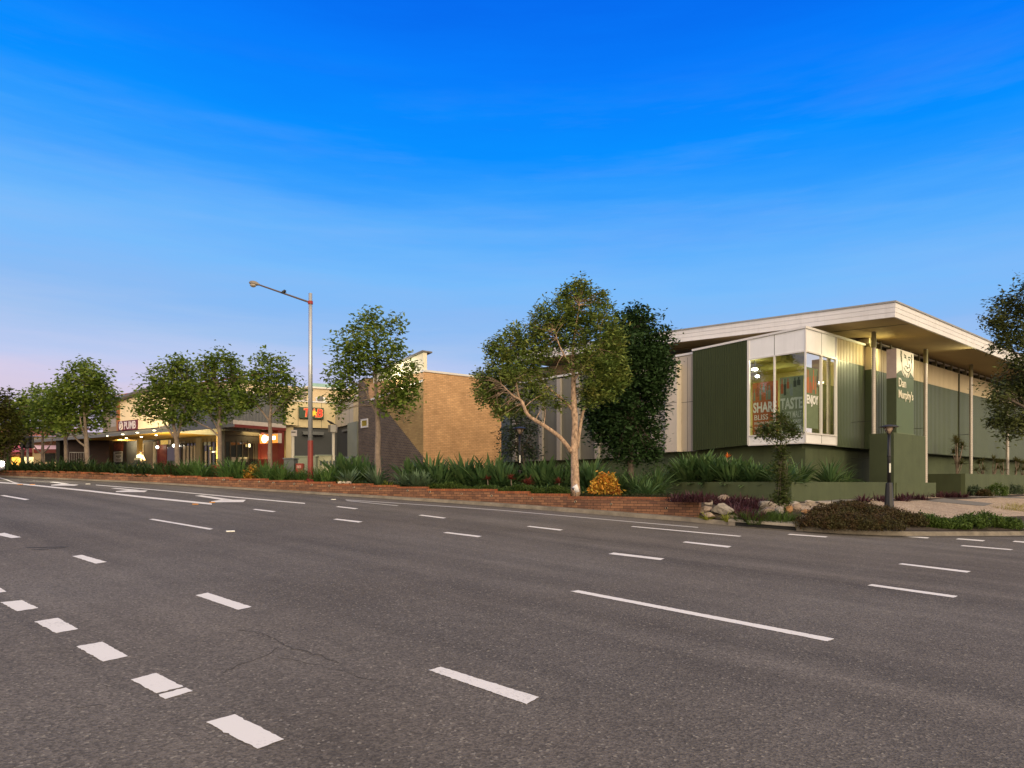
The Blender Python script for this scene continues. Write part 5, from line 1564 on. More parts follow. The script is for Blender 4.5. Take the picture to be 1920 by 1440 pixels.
# far-left: dark arcade, then the beige shop with the pink awning
def build_far_left():
    f = Fr(W(170, HOR, 53)[:2], (1, .12))
    root = thing('dark_arcade', 'dark maroon arcade building between the shop row and the pink awning shop', 'building', W(160, HOR, 53))
    zb = EYE - .6
    mb = MB(); f.box(mb, f.a(126), f.a(205), zb, f.z(150, 818), -.6, 0); mb.build('wall', mat('maroon_dark', (.018, .008, .007), .8, var=.2), root)
    mb = MB(); f.box(mb, f.a(112), f.a(205), f.z(150, 818), f.z(150, 812), -.6, 1.0); mb.build('awning', mat('canopy_dark', (.10, .10, .11), .6), root)
    mb = MB(); f.box(mb, f.a(105), f.a(112), zb, f.z(108, 800), -1, 0); mb.build('pier', DARK, root)
    rl = mat('rail_grey', (.26, .25, .24), .5)
    mb = MB(); z = f.z(150, 849); mb.tube([f.pt(f.a(138), z, .6), f.pt(f.a(172), z, .6)], .03, 6)
    for x in np.linspace(138, 172, 9): mb.tube([f.pt(f.a(x), z - .9, .6), f.pt(f.a(x), z, .6)], .012, 5)
    mb.build('railing', rl, root)
    g = Fr(W(60, HOR, 56)[:2], (1, .05))
    r2 = thing('awning_shop', 'beige shop with a pink awning and glowing orange window at the far left', 'building', W(60, HOR, 56))
    bei = mat('beige_wall', (.40, .30, .18), .8, var=.06)
    mb = MB(); g.box(mb, g.a(-80), g.a(122), zb, g.z(60, 818), -8, 0); mb.build('wall', bei, r2)
    mb = MB(); zt = g.z(60, 818)
    mb.hexa([g.pt(g.a(-84), zt, .5), g.pt(g.a(124), zt, .5), g.pt(g.a(118), zt + .9, -4), g.pt(g.a(-60), zt + .9, -4), g.pt(g.a(-84), zt + .08, .5), g.pt(g.a(124), zt + .08, .5), g.pt(g.a(118), zt + .98, -4), g.pt(g.a(-60), zt + .98, -4)])
    mb.build('roof', MATS['red_tile'], r2)
    pk = mat('awning_pink', (.42, .10, .17), .7, var=.1); mg = MATS['maroon']
    mb = MB(); z1, z0 = g.z(40, 840), g.z(40, 848.5)
    mb.hexa([g.pt(g.a(-60), z0, 1.6), g.pt(g.a(61), z0, 1.6), g.pt(g.a(61), z0, 0), g.pt(g.a(-60), z0, 0), g.pt(g.a(-60), z1, .9), g.pt(g.a(60), z1 + .3, .1), g.pt(g.a(60), z1 + .3, 0), g.pt(g.a(-60), z1, 0)])
    mb.build('awning', pk, r2)
    mb = MB(); g.box(mb, g.a(-60), g.a(61), g.z(40, 855.5), z0 - .002, .0, 1.58); mb.build('awning_valance', mg, r2)
    board(g, r2, 'sign_band', 63, 122, 835, 842, .0, .25, mat('pale_pink', (.70, .48, .55), .6, emit=(.8, .5, .6), estr=.25), 80)
    board(g, r2, 'red_band', 63, 122, 842.2, 849, .0, .15, mg, 80)
    gl = glow_mat('orange_window_glow', (1, .50, .07), 1.5); gl2 = glow_mat('yellow_window_glow', (1, .80, .38), 1.3)
    board(g, r2, 'lit_window', 22, 41, 857, 872, .0, .05, gl, 30); board(g, r2, 'lit_window', 43, 62, 857, 870, .0, .05, gl2, 50)
    board(g, r2, 'dark_opening', 84, 104, 850, 866, .0, .04, DARK, 90)
build_far_left()

# ------------------------------------------------------------------ plants
def leaves(centers, spread, per, size, flat=.35, seed=1, aspect=.42, droop=.0):
    """one rhombic leaf per row: verts, quads"""
    g = np.random.default_rng(seed)
    n = len(centers) * per
    c = np.repeat(centers, per, 0) + g.normal(0, 1, (n, 3)) * spread
    d = g.normal(0, 1, (n, 3)); d[:, 2] = d[:, 2] * flat - droop; d /= np.linalg.norm(d, axis=1)[:, None]
    up = g.normal(0, .45, (n, 3)); up[:, 2] += 1
    s = np.cross(d, up); s /= np.linalg.norm(s, axis=1)[:, None]
    L = size * g.uniform(.65, 1.3, n)[:, None]
    w = L * aspect
    bend = np.cross(s, d) * L * g.uniform(-.15, .05, n)[:, None]
    v = np.empty((n, 4, 3))
    v[:, 0] = c - d * L * .5
    v[:, 1] = c + s * w * .5 - d * L * .05 + bend * -.6
    v[:, 2] = c + d * L * .5 + bend
    v[:, 3] = c - s * w * .5 - d * L * .05 + bend * -.6
    return v.reshape(-1, 3), np.arange(n * 4).reshape(-1, 4)

def tree(name, label, d, trunk, limbs, blobs, leaf, bark, size=.16, dens=1.0, group=None, seed=1, depth_k=.8, spread=.16, per=9, twig=.012, cat='tree', aspect=.42):
    """all given as seen in the photograph, at distance d: trunk [(px, py, radius m, depth offset)], limbs the same,
    blobs [(px, py, rx px, ry px, depth offset m)]"""
    g = np.random.default_rng(seed); rr = random.Random(seed)
    base = W(trunk[0][0], trunk[0][1], d)
    root = thing(name, label, cat, base, group)
    mb = MB()
    def path(pts):
        P = [W(p[0], p[1], d + (p[3] if len(p) > 3 else 0)) for p in pts]; r = [p[2] for p in pts]
        # smooth subdivision
        Q, q = [], []
        for i in range(len(P) - 1):
            p0, p1, p2, p3 = P[max(i-1, 0)], P[i], P[i+1], P[min(i+2, len(P)-1)]
            for k in range(4):
                t = k / 4
                Q.append(.5 * ((2*p1) + (p2-p0)*t + (2*p0-5*p1+4*p2-p3)*t*t + (3*p1-p0-3*p2+p3)*t**3))
                q.append(r[i] + (r[i+1] - r[i]) * t)
        Q.append(P[-1]); q.append(r[-1])
        return Q, q
    Q, q = path(trunk)
    q = [v * rr.uniform(.93, 1.07) for v in q]
    dn = Q[0] + Vector((0, 0, -.4)); mb.tube([dn] + Q, [q[0] * 1.25] + [q[0] * 1.12] + q[1:], 10)
    ends = [(p, s_) for p, s_ in zip(Q[len(Q)//2:], q[len(q)//2:])]
    for lm in limbs:
        Q, q = path(lm); mb.tube(Q, q, 8); ends += [(p, s_) for p, s_ in zip(Q[2:], q[2:])]
    ppm = F / d
    V, Fq, n0 = [], [], 0
    ep = np.array([tuple(e[0]) for e in ends])
    for bi, bl in enumerate(blobs):
        px, py, rx, ry = bl[:4]; dz = bl[4] if len(bl) > 4 else rr.uniform(-.5, .5) * rx / ppm * 1.3
        c = np.array(W(px, py, d + dz)); R_ = np.array([rx / ppm, rx / ppm * depth_k, ry / ppm])
        area = R_[0] * R_[2] * 4 + R_[1] * R_[2] * 2
        nc = max(8, int(area * 34 * dens / (size / .16) ** 2 * 9 / per))
        u = g.normal(0, 1, (nc, 3)); u /= np.linalg.norm(u, axis=1)[:, None]
        rad = g.uniform(.12, 1, nc) ** .5
        # uneven outline: the radius wobbles with direction
        wob = 1 + .36 * np.sin(u[:, 0] * 5 + bi * 1.7) * np.cos(u[:, 2] * 6 + bi) + g.normal(0, .06, nc)
        cc = c + u * R_ * (rad * wob)[:, None]
        v, f = leaves(cc, spread, per, size, seed=seed * 100 + bi, aspect=aspect, droop=.12)
        V.append(v); Fq.append(f + n0); n0 += len(v)
        # twigs from the nearest bough into the clump
        for k in range(min(nc, 9)):
            tgt = Vector(cc[k]); j = int(np.argmin(np.linalg.norm(ep - cc[k], axis=1) + g.uniform(0, .3, len(ep))))
            s0 = Vector(ep[j]); L_ = (tgt - s0).length
            if L_ < .1: continue
            m1 = s0.lerp(tgt, .5) + Vector((rr.gauss(0, .06), rr.gauss(0, .06), .10 * L_))
            r0 = min(ends[j][1] * .6, twig * (1 + L_ * .8))
            mb.tube([s0, s0.lerp(m1, .5) + Vector((0, 0, .02)), m1, tgt], [r0, r0 * .8, r0 * .6, r0 * .25], 5, 0, False)
    mb.build('trunk', bark, root, smooth=True)
    np_mesh('crown', np.concatenate(V), np.concatenate(Fq), leaf, root, og=base)
    return root

def blades(n, L, Wd, th0, th1, curl, r0, seed, paddle=0.0, fold=.25, segs=5, wtip=.05):
    """a clump of strap or paddle leaves rising from the origin"""
    rr = random.Random(seed); V, Q = [], []
    for k in range(n):
        ph = rr.uniform(0, 2*math.pi); th = rr.uniform(th0, th1); l = L * rr.uniform(.65, 1.1); w = Wd * rr.uniform(.75, 1.2)
        x, y, z = r0 * math.sqrt(rr.random()) * math.cos(ph + rr.gauss(0, .6)), r0 * math.sqrt(rr.random()) * math.sin(ph + rr.gauss(0, .6)), 0
        cu = curl * rr.uniform(.4, 1.5); tw = rr.gauss(0, .35)
        s = (-math.sin(ph + tw), math.cos(ph + tw)); b = len(V)
        for i in range(segs + 1):
            t = i / segs
            if paddle:
                ww = w * (.13 if t < paddle else max(.04, math.sin(math.pi * min(1, .08 + .92 * (t - paddle) / (1 - paddle))) ** .8))
            else:
                ww = w * (max(wtip, (1 - t ** 2.2)) * (.75 + .25 * min(1, t * 4)))
            a = th + cu * t * t
            dx, dz = math.sin(a), math.cos(a)
            up = (-math.cos(a) * math.cos(ph), -math.cos(a) * math.sin(ph), math.sin(a))
            f = fold * ww
            V += [(x + s[0]*ww/2 - up[0]*0 + up[0]*f, y + s[1]*ww/2 + up[1]*f, z + up[2]*f), (x, y, z), (x - s[0]*ww/2 + up[0]*f, y - s[1]*ww/2 + up[1]*f, z + up[2]*f)]
            x += dx * math.cos(ph) * l / segs; y += dx * math.sin(ph) * l / segs; z += dz * l / segs
        for i in range(segs):
            o = b + i*3
            Q += [(o, o+1, o+4, o+3), (o+1, o+2, o+5, o+4)]
    return np.array(V), Q
def clump_mesh(name, m, **k):
    v, q = blades(**k)
    me = bpy.data.meshes.new(name); me.from_pydata(v.tolist(), [], q); me.materials.append(m)
    me.polygons.foreach_set('use_smooth', [True] * len(q))
    return me
PROTO = {}
def proto(kind):
    if kind in PROTO: return PROTO[kind]
    P = []
    for i in range(3):
        s = 31 + i
        if kind == 'strap': P.append(clump_mesh('strap_plant', STRAP, n=70, L=1.0, Wd=.055, th0=.05, th1=.95, curl=1.1, r0=.16, seed=s))
        if kind == 'strelitzia': P.append(clump_mesh('paddle_leaf_plant', STREL, n=130, L=1.25, Wd=.105, th0=.03, th1=1.5, curl=.45, r0=.16, seed=s, paddle=.38, fold=.18, segs=7))
        if kind == 'agave': P.append(clump_mesh('agave', AGAVE, n=80, L=.66, Wd=.085, th0=.1, th1=1.45, curl=.35, r0=.05, seed=s, fold=.2, wtip=.02))
        if kind == 'hedge': P.append(clump_mesh('strap_plant', HEDGE, n=60, L=.78, Wd=.085, th0=.05, th1=1.4, curl=.9, r0=.5, seed=s))
        if kind == 'cordyline': P.append(clump_mesh('cordyline', REDL, n=34, L=.55, Wd=.075, th0=.1, th1=1.3, curl=.6, r0=.05, seed=s))
        if kind == 'purple': P.append(clump_mesh('purple_plant', PURP, n=60, L=.42, Wd=.05, th0=.05, th1=1.2, curl=.5, r0=.25, seed=s))
        if kind == 'tuft': P.append(clump_mesh('grass_tuft', GRASS, n=110, L=.38, Wd=.016, th0=.05, th1=1.2, curl=1.2, r0=.22, seed=s, segs=4))
        if kind == 'limetuft': P.append(clump_mesh('lime_tuft', LIME, n=36, L=.30, Wd=.035, th0=.1, th1=1.35, curl=.5, r0=.05, seed=s, segs=4))
        if kind == 'dry': P.append(clump_mesh('dry_grass_tuft', DRY, n=170, L=.5, Wd=.014, th0=.1, th1=1.35, curl=1.1, r0=.55, seed=s, segs=4))
        if kind == 'yellow': P.append(clump_mesh('yellow_plant', LIME, n=26, L=.35, Wd=.09, th0=.1, th1=1.2, curl=.4, r0=.12, seed=s, segs=4))
        if kind == 'crinum': P.append(clump_mesh('crinum', STREL, n=95, L=1.25, Wd=.085, th0=.05, th1=1.35, curl=.9, r0=.12, seed=s, segs=7, fold=.3))
    PROTO[kind] = P
    return P
CNT = {}
def plant(kind, name, label, cat, px, py, d=None, sc=1.0, rz=None, group=None, szz=1.0, sink=.04, loc=None):
    P = proto(kind); k = CNT.get(kind, 0); CNT[kind] = k + 1
    o = bpy.data.objects.new(name, P[k % 3]); COL.objects.link(o)
    if loc is None:
        loc = ground_at(px, d) if d else land(px, py)
    o.location = (loc[0], loc[1], loc[2] - sink)
    o.rotation_euler = (0, 0, rnd.uniform(0, 6.28) if rz is None else rz)
    s = sc * rnd.uniform(.92, 1.08); o.scale = (s, s, s * szz)
    return tag(o, label, cat, group)

# ---- the strap-leaf row behind the wall outside the shops
HG = 'dark strappy plants in a row along the top of the brick wall outside the shops'
for i, px in enumerate(np.linspace(22, 338, 25)):
    w0 = wall_pt(px)[1]
    plant('hedge', 'strap_plant', 'dark green strappy plant in the row along the brick wall before the shop row', 'plant', px + rnd.uniform(-4, 4), 0, w0 + rnd.uniform(.55, 1.0), sc=rnd.uniform(.75, 1.15), szz=rnd.uniform(.8, 1.1), group=HG)
for i, px in enumerate(np.linspace(30, 330, 17)):
    w0 = wall_pt(px)[1]
    plant('hedge', 'strap_plant', 'dark green strappy plant in the row along the brick wall before the shop row', 'plant', px + rnd.uniform(-4, 4), 0, w0 + rnd.uniform(1.3, 1.9), sc=rnd.uniform(.85, 1.25), szz=rnd.uniform(.85, 1.15), group=HG)
SG = 'tall strap-leaf clumps along the brick wall before the corner shop'
for px, dd, sc in [(350, .8, .95), (362, 1.3, 1.0), (375, .8, .95), (386, 1.4, .9), (425, .7, 1.0), (436, 1.2, 1.05), (449, .8, 1.0), (459, 1.3, 1.0), (492, .9, 1.0), (503, .7, 1.05), (515, 1.2, 1.0), (526, .8, .95), (538, 1.2, .8), (560, 1.1, .7), (572, .9, .8)]:
    plant('strap', 'strap_plant', 'tall green strap-leaf clump on the wall between the shop row and lamp pole', 'plant', px, 0, wall_pt(px)[1] + dd, sc=sc * 1.12, group=SG)
for px, dd, sc, lb in [(594, .9, 1.05, 'spiky green strap clump just right of the red lamp pole base'), (612, .7, 1.0, 'dense grey green strap clump in front of the pale utility box'),
                       (628, 1.5, 1.0, 'strap clump below the grey meter box on its post')]:
    plant('strap', 'strap_plant', lb, 'plant', px, 0, wall_pt(px)[1] + dd, sc=sc)
for px, dd, sc, lb in [(654, .75, 1.05, 'blue green agave rosette left of the tall street tree trunk'), (706, .8, 1.25, 'largest blue green agave rosette below the street tree trunk'),
                       (757, .9, 1.0, 'blue green agave rosette right of the street tree in front of the dark brick'), (781, .7, 1.1, 'agave rosette beneath the corner of the brick building'), (798, .9, 1.0, 'agave rosette beside yellow flowers near the brick corner')]:
    plant('agave', 'agave', lb, 'plant', px, 0, wall_pt(px)[1] + dd, sc=sc * 1.25)
for px, dd, sc, lb in [(642, 2.3, .85, 'leafy paddle plant behind the agave beside the sage pillar'), (668, 2.3, .9, 'light leafy paddle plant at the foot of the sage pillar'), (688, 2.6, .9, 'paddle plant against the dark brick left of the tree trunk'),
                       (770, 2.4, .85, 'paddle plant against the dark diagonal brickwork'), (806, 2.2, 1.0, 'bushy paddle plant at the corner of the brick building'), (826, 1.7, .85, 'paddle plant right of the brick corner above yellow flowers')]:
    plant('strelitzia', 'paddle_leaf_plant', lb, 'plant', px, 0, wall_pt(px)[1] + dd, sc=sc * 1.2)
PG_ = 'dark paddle-leaf plants massed below the tan brick wall and grey panels'
for px, dd, sc in [(850, 3.0, .95), (872, 2.2, 1.0), (893, 3.0, 1.05), (905, 2.0, .9), (925, 2.8, 1.0), (944, 2.1, .95), (962, 3.2, 1.05), (990, 2.5, .95), (1005, 3.4, 1.1), (1022, 2.5, 1.05), (1040, 3.2, 1.0), (1056, 2.3, .95), (1098, 2.9, 1.0), (1112, 2.2, .9)]:
    plant('strelitzia', 'paddle_leaf_plant', 'dark green paddle-leaf plant in the mass between brick wall and big tree', 'plant', px, 0, wall_pt(px)[1] + dd, sc=sc * rnd.uniform(.9, 1.3), group=PG_)
for px, dd, sc, lb in [(1195, 2.6, 1.05, 'spreading crinum right of the orange croton bush'), (1230, 3.2, 1.0, 'spreading crinum left of the green planter wall end'), (1160, 3.4, 1.0, 'crinum clump behind the orange croton bush'), (1213, 1.6, .7, 'small crinum in front of the two spreading ones')]:
    plant('crinum', 'crinum', lb, 'plant', px, 0, wall_pt(min(px, 1305))[1] + dd, sc=sc)
# planter plants
for px, ao, sc in [(1290, -.7, 1.0), (1312, -1.3, 1.1), (1330, -.8, 1.05), (1352, -1.4, 1.1), (1370, -.8, 1.05), (1392, -1.3, 1.1), (1413, -.8, 1.0), (1432, -1.1, 1.0), (1270, -1.2, .9), (1466, -.6, .85)]:
    p = FLP.pt(FLP.a(px, ao), ZP1 - .12, ao)
    plant('strelitzia', 'paddle_leaf_plant', 'dark paddle-leaf plant standing in the green planter below the boarded wall', 'plant', 0, 0, sc=sc * rnd.uniform(.8, 1.15), loc=p, group='paddle-leaf plants in the green planter')
for px, ao, sc, lb in [(1500, -.9, .95, 'broad strappy crinum in the planter under the glazed corner'), (1556, -.75, 1.0, 'big arching crinum in the planter right of the glazed corner'), (1582, -.8, .8, 'smaller arching crinum beside the first steel column')]:
    p = FRP.pt(FRP.a(px, ao), ZP1 - .12, ao)
    plant('crinum', 'crinum', lb, 'plant', 0, 0, sc=sc, loc=p)
# red cordylines on stems
def cordyline(px, d, hgt, lb, sc=.8):
    b = ground_at(px, d); root = thing('cordyline', lb, 'plant', b)
    mb = MB(); mb.tube([b, b + Vector((.02, 0, hgt * .5)), b + Vector((.0, .02, hgt))], [.022, .018, .015], 6); mb.build('stem', BARK_G, root)
    v, q = blades(n=34, L=.5 * sc, Wd=.07, th0=.1, th1=1.5, curl=.5, r0=.02, seed=int(px))
    me = bpy.data.meshes.new('head'); me.from_pydata((v + np.array([0, .02, hgt - .05])).tolist(), [], q); me.materials.append(REDL)
    o = bpy.data.objects.new('leaf_head', me); COL.objects.link(o); o.parent = root
for px, dd, h, s, lb in [(958, 1.0, .55, .6, 'red cordyline on a thin stem left of the black garden lamp'), (990, 1.1, .38, 1.0, 'largest red cordyline right of the black garden lamp'), (1048, 1.0, .5, .6, 'red cordyline on a thin stem left of the pale tree trunk'),
                         (914, 1.2, .5, .5, 'small dull red cordyline below the end of the tan brick wall')]:
    cordyline(px, wall_pt(px)[1] + dd, h, lb, s * .8)
def torch():
    b = land(1334, 934); b = W(1334, 925, b.y); root = thing('torch_ginger', 'single red flower on a stalk above the purple plants', 'flower', b)
    mb = MB(); mb.tube([b, b + Vector((.01, 0, .22)), b + Vector((0, 0, .42))], [.022, .02, .016], 6); mb.build('stalk', mat('red_stalk', (.22, .05, .04), .6), root)
    v, q = blades(n=22, L=.22, Wd=.075, th0=.1, th1=1.3, curl=.25, r0=.01, seed=5)
    me = bpy.data.meshes.new('petals'); me.from_pydata((v + np.array([0, 0, .40])).tolist(), [], q); me.materials.append(mat('petal_red', (.50, .035, .05), .5))
    o = bpy.data.objects.new('petals', me); COL.objects.link(o); o.parent = root
torch()
def strelitzia_flower():
    p = FLP.pt(FLP.a(1363, -.9), 0, -.9); b = Vector((p.x, p.y, ZP1 - .1)); top = W(1363, 857, p.y).z
    root = thing('orange_flower', 'single orange flower above the dark leaves in the green planter', 'flower', b)
    mb = MB(); mb.tube([b, b + Vector((.03, 0, (top - b.z) * .5)), Vector((b.x, b.y, top))], [.014, .012, .01], 6); mb.build('stalk', BARK_G, root)
    v, q = blades(n=12, L=.22, Wd=.06, th0=.1, th1=1.1, curl=.2, r0=.01, seed=3)
    me = bpy.data.meshes.new('petals'); me.from_pydata((v + np.array([0, 0, top - b.z - .03])).tolist(), [], q); me.materials.append(mat('petal_orange', (.62, .15, .03), .5))
    o = bpy.data.objects.new('petals', me); COL.objects.link(o); o.parent = root
strelitzia_flower()
# purple plants
PUG = 'purple leaved plants bordering the wall end above the rocks'
for px, py in [(1268, 938), (1285, 936), (1300, 935), (1318, 934), (1335, 932), (1350, 933), (1368, 934), (1385, 935), (1402, 937), (1418, 939), (1432, 941), (1360, 941), (1392, 944), (1345, 938), (1410, 945)]:
    loc = land(px, py + 8)
    plant('purple', 'purple_plant', 'purple leaved plant in the band above the rocks and wall end', 'plant', 0, 0, sc=1.0, loc=loc, group=PUG)
for px, py, lb in [(1398, 962, 'purple plant low between the boulders and grass tufts'), (1380, 955, 'purple plant right of the two large grey boulders'), (1412, 970, 'purple plant at the kerb end of the boulders')]:
    plant('purple', 'purple_plant', lb, 'plant', px, py + 8, sc=1.15)
for px, py, lb in [(1618, 938, 'purple spiky plant left of the black lamp by the planter'), (1652, 938, 'purple spiky plant just behind the black lamp'), (1690, 937, 'purple spiky plant right of the lamp below the pylon'), (1705, 934, 'purple spiky plant in front of the pylon base'), (1728, 935, 'purple spiky plant at the right of the pylon base')]:
    plant('purple', 'purple_plant', lb, 'plant', px, py + 2, sc=.95)
for px in (1762, 1775, 1788, 1800):
    plant('purple', 'purple_plant', 'purple plant in the row below the dark green planter end', 'plant', px, 933, sc=.95, group='purple plants below the dark planter end')
# croton
def bush(name, label, px, d, w, h, leaf, size, n, seed, cat='plant', group=None, flat=False, base=None, loc=None, lift=0.0):
    b = loc if loc is not None else ground_at(px, d); g = np.random.default_rng(seed)
    u = g.normal(0, 1, (n, 3)); u /= np.linalg.norm(u, axis=1)[:, None]; u[:, 2] = np.abs(u[:, 2])
    rad = g.uniform(.45, 1, n) ** .5 * (1 + .12 * np.sin(u[:, 0] * 7 + seed) * np.cos(u[:, 1] * 6))
    c = np.array(b) + u * np.array([w / 2, w / 2 * .8, h]) * rad[:, None] + np.array([0, 0, .02 + lift])
    v, f = leaves(c, size * .5, 7, size, seed=seed, flat=.9, aspect=.45)
    o = np_mesh(name, v, f, leaf, None, og=b)
    return tag(o, label, cat, group)
p = wall_pt(1133)
bush('croton', 'orange and yellow leaved croton bush behind the brick wall', 1133, p[1] + 1.1, 1.15, .78, CROT, .13, 260, 4)
for px, dd, lb in [(812, .55, 'yellow green leafy plant on the wall top below the brick corner'), (850, .6, 'yellow green leafy plant on the wall top right of the brick corner'), (728, .6, 'small yellow green plant beside the largest agave'), (640, .5, 'small yellow green plant on the wall near the stones')]:
    plant('yellow', 'yellow_plant', lb, 'plant', px, 0, wall_pt(px)[1] + dd, sc=.9)
bush('croton', 'small orange croton between strap clumps before the corner shop', 476, wall_pt(476)[1] + .8, .7, .6, CROT, .12, 150, 9)
bush('low_shrub', 'dull red rounded shrub on the wall below the shop row door', 318, wall_pt(318)[1] + .7, .8, .55, leaf_mat('dull_red_leaf', [(.12, .04, .02), (.08, .05, .02), (.18, .06, .03)]), .12, 80, 12)

# low green ground cover along the wall top
def cover(name, x0, x1, d0, d1, n, leaf, size, h, seed, land_mode=True):
    g = np.random.default_rng(seed); C = []
    while len(C) < n:
        x = g.uniform(x0, x1); dd = g.uniform(d0, d1); y = kerb_y(x) + dd / kerb_cos(x)
        C.append((x, y, T(x, y) + h * g.uniform(.0, 1) * (.6 + .4 * math.sin(x * 3.1) * math.cos(x * 1.7))))
    v, f = leaves(np.array(C), size * .5, 6, size, seed=seed, flat=.9, aspect=.3)
    return tag(np_mesh(name, v, f, leaf), kind='stuff')
xa, xb = wall_pt(805)[0], wall_pt(1070)[0]
cover('ground_cover', xa, xb, .62, 1.25, 3600, leaf_mat('cover_green', [(.04, .075, .015), (.065, .11, .022), (.10, .15, .035)]), .09, .34, 21)
cover('ground_cover', wall_pt(1090)[0], wall_pt(1300)[0], .62, 1.5, 1500, leaf_mat('cover_dark', [(.05, .035, .02), (.04, .06, .02), (.07, .035, .03)]), .09, .14, 22)
cover('ground_cover', wall_pt(600)[0], wall_pt(800)[0], .62, 2.4, 1700, leaf_mat('cover_mid', [(.03, .05, .012), (.05, .075, .02), (.09, .10, .03)]), .09, .14, 23)
cover('ground_cover', wall_pt(20)[0], wall_pt(600)[0], .62, 2.6, 2500, leaf_mat('cover_mid', []) if False else MATS['cover_mid'], .10, .18, 24)
cover('ground_cover', wall_pt(800)[0], wall_pt(1130)[0], 1.2, 5.0, 3500, STREL, .13, .35, 25)

# ------------------------------------------------------------------ rocks, tufts and mounds at the corner
def rock(px, py, wpx, hpx, label, seed, col, name='boulder', fl=1.0):
    b = land(px, py + hpx * .5); d = b.y
    r = wpx * .45 * d / F; hz = hpx * .45 * d / F
    bm = bmesh.new(); bmesh.ops.create_icosphere(bm, subdivisions=3, radius=1)
    rr = random.Random(seed)
    dirs = [Vector((rr.gauss(0, 1), rr.gauss(0, 1), rr.gauss(0, 1))).normalized() for _ in range(13)]
    cut = [rr.uniform(.42, .80) for _ in dirs]
    for v in bm.verts:
        for dd, c in zip(dirs, cut):
            k = v.co.dot(dd)
            if k > c: v.co -= dd * (k - c) * .97
        n = v.co.normalized(); v.co += n * (.04 * math.sin(n.x * 9 + seed) * math.cos(n.z * 8 + seed))
    me = bpy.data.meshes.new(name)
    for v in bm.verts: v.co = Vector((v.co.x * r * 1.35, v.co.y * r * 1.05, v.co.z * hz * 1.5))
    bm.to_mesh(me); bm.free()
    me.materials.append(col)
    o = bpy.data.objects.new(name, me); COL.objects.link(o)
    o.location = (b.x, b.y + r * .2, b.z + hz * .85); o.rotation_euler = (0, rr.uniform(-.15, .15), rr.uniform(-.4, .4))
    return tag(o, label, 'rock')
RK1 = mat('rock_pink_grey', (.27, .21, .175), .9, var=.35, vscale=5, bump=.6, bscale=18)
RK2 = mat('rock_grey', (.24, .215, .19), .9, var=.35, vscale=5, bump=.6, bscale=18)
RK3 = mat('rock_pale', (.34, .295, .255), .9, var=.3, vscale=5, bump=.5, bscale=18)
RK4 = mat('rock_ochre', (.34, .19, .095), .9, var=.4, vscale=6, bump=.5, bscale=18)
ROCKS = [(1329, 940, 22, 12, RK3, 'flat pale stone beside the top of the brick wall end'), (1354, 936, 30, 18, RK1, 'rounded pinkish boulder highest behind the wall end'),
         (1326, 953, 26, 18, RK1, 'brown boulder against the brick wall end'), (1355, 954, 40, 22, RK2, 'broad grey boulder right of the brick wall end'),
         (1390, 937, 28, 8, RK3, 'long pale stone among the purple plants'), (1432, 946, 38, 12, RK2, 'long flat grey stone left of the sapling'),
         (1438, 957, 30, 12, RK1, 'low brown stone below the sapling'), (1462, 957, 18, 20, RK2, 'upright grey stone at the sapling foot'),
         (1479, 953, 17, 18, RK4, 'orange ochre stone right of the sapling foot'), (1494, 951, 24, 16, RK1, 'brown rounded stone between ochre stone and pale stones'),
         (1491, 943, 16, 8, RK3, 'small pale stone topmost right of the sapling'), (1513, 958, 20, 12, RK4, 'small ochre stone in the pale rock pile'),
         (1520, 943, 24, 12, RK3, 'pale stone at the back of the rock pile'), (1532, 953, 30, 12, RK3, 'flat pale stone in the middle of the rock pile'),
         (1538, 960, 22, 12, RK4, 'ochre stone beside the bronze mound'), (1548, 943, 34, 10, RK3, 'long pale stone at the right of the rock pile'), (1574, 946, 30, 10, RK2, 'grey stone behind the bronze mound'),
         (1515, 971, 40, 14, RK3, 'long white stone leaning beside the bronze mound'), (1330, 966, 24, 12, RK1, 'small brown stone at the kerb by the wall end'),
         (1372, 969, 20, 10, RK1, 'small brown stone between grass tufts'), (1882, 972, 26, 12, RK3, 'lone pale stone in the green shrubs at right')]
for i, (px, py, w, h, m, lb) in enumerate(ROCKS): rock(px, py, w, h, lb, 40 + i, m)
for px, lb in [(637, 'white stone on the brick wall below the meter box'), (650, 'cream stone beside the white stone on the brick wall')]:
    p = wall_pt(px); z = wall_top(p[0])
    bm = bmesh.new(); bmesh.ops.create_cube(bm, size=1); me = bpy.data.meshes.new('stone')
    bmesh.ops.bevel(bm, geom=bm.edges[:], offset=.16, segments=2, affect='EDGES')
    for v in bm.verts: v.co = Vector((v.co.x * (.30 if px < 640 else .2), v.co.y * .2, v.co.z * .12))
    bm.to_mesh(me); bm.free(); me.materials.append(RK3 if px > 640 else mat('white_stone', (.6, .55, .47), .8, var=.1))
    o = bpy.data.objects.new('stone', me); COL.objects.link(o); o.location = (p[0], p[1] + .35, z + .03); tag(o, lb, 'rock')
TG = 'green grass tufts along the kerb below the boulders'
for px, py in [(1385, 972), (1400, 974), (1425, 968), (1440, 966), (1452, 972), (1468, 972), (1480, 974), (1433, 976), (1415, 977), (1462, 978)]:
    plant('tuft', 'grass_tuft', 'green grass tuft between kerb and boulders', 'grass', px, py + 4, sc=1.15, group=TG)
for px, py, lb in [(1325, 974, 'yellow green spiky tuft beside the brick wall end'), (1363, 976, 'yellow green spiky tuft in front of the grey boulder')]:
    plant('limetuft', 'lime_tuft', lb, 'plant', px, py + 1, sc=1.1)
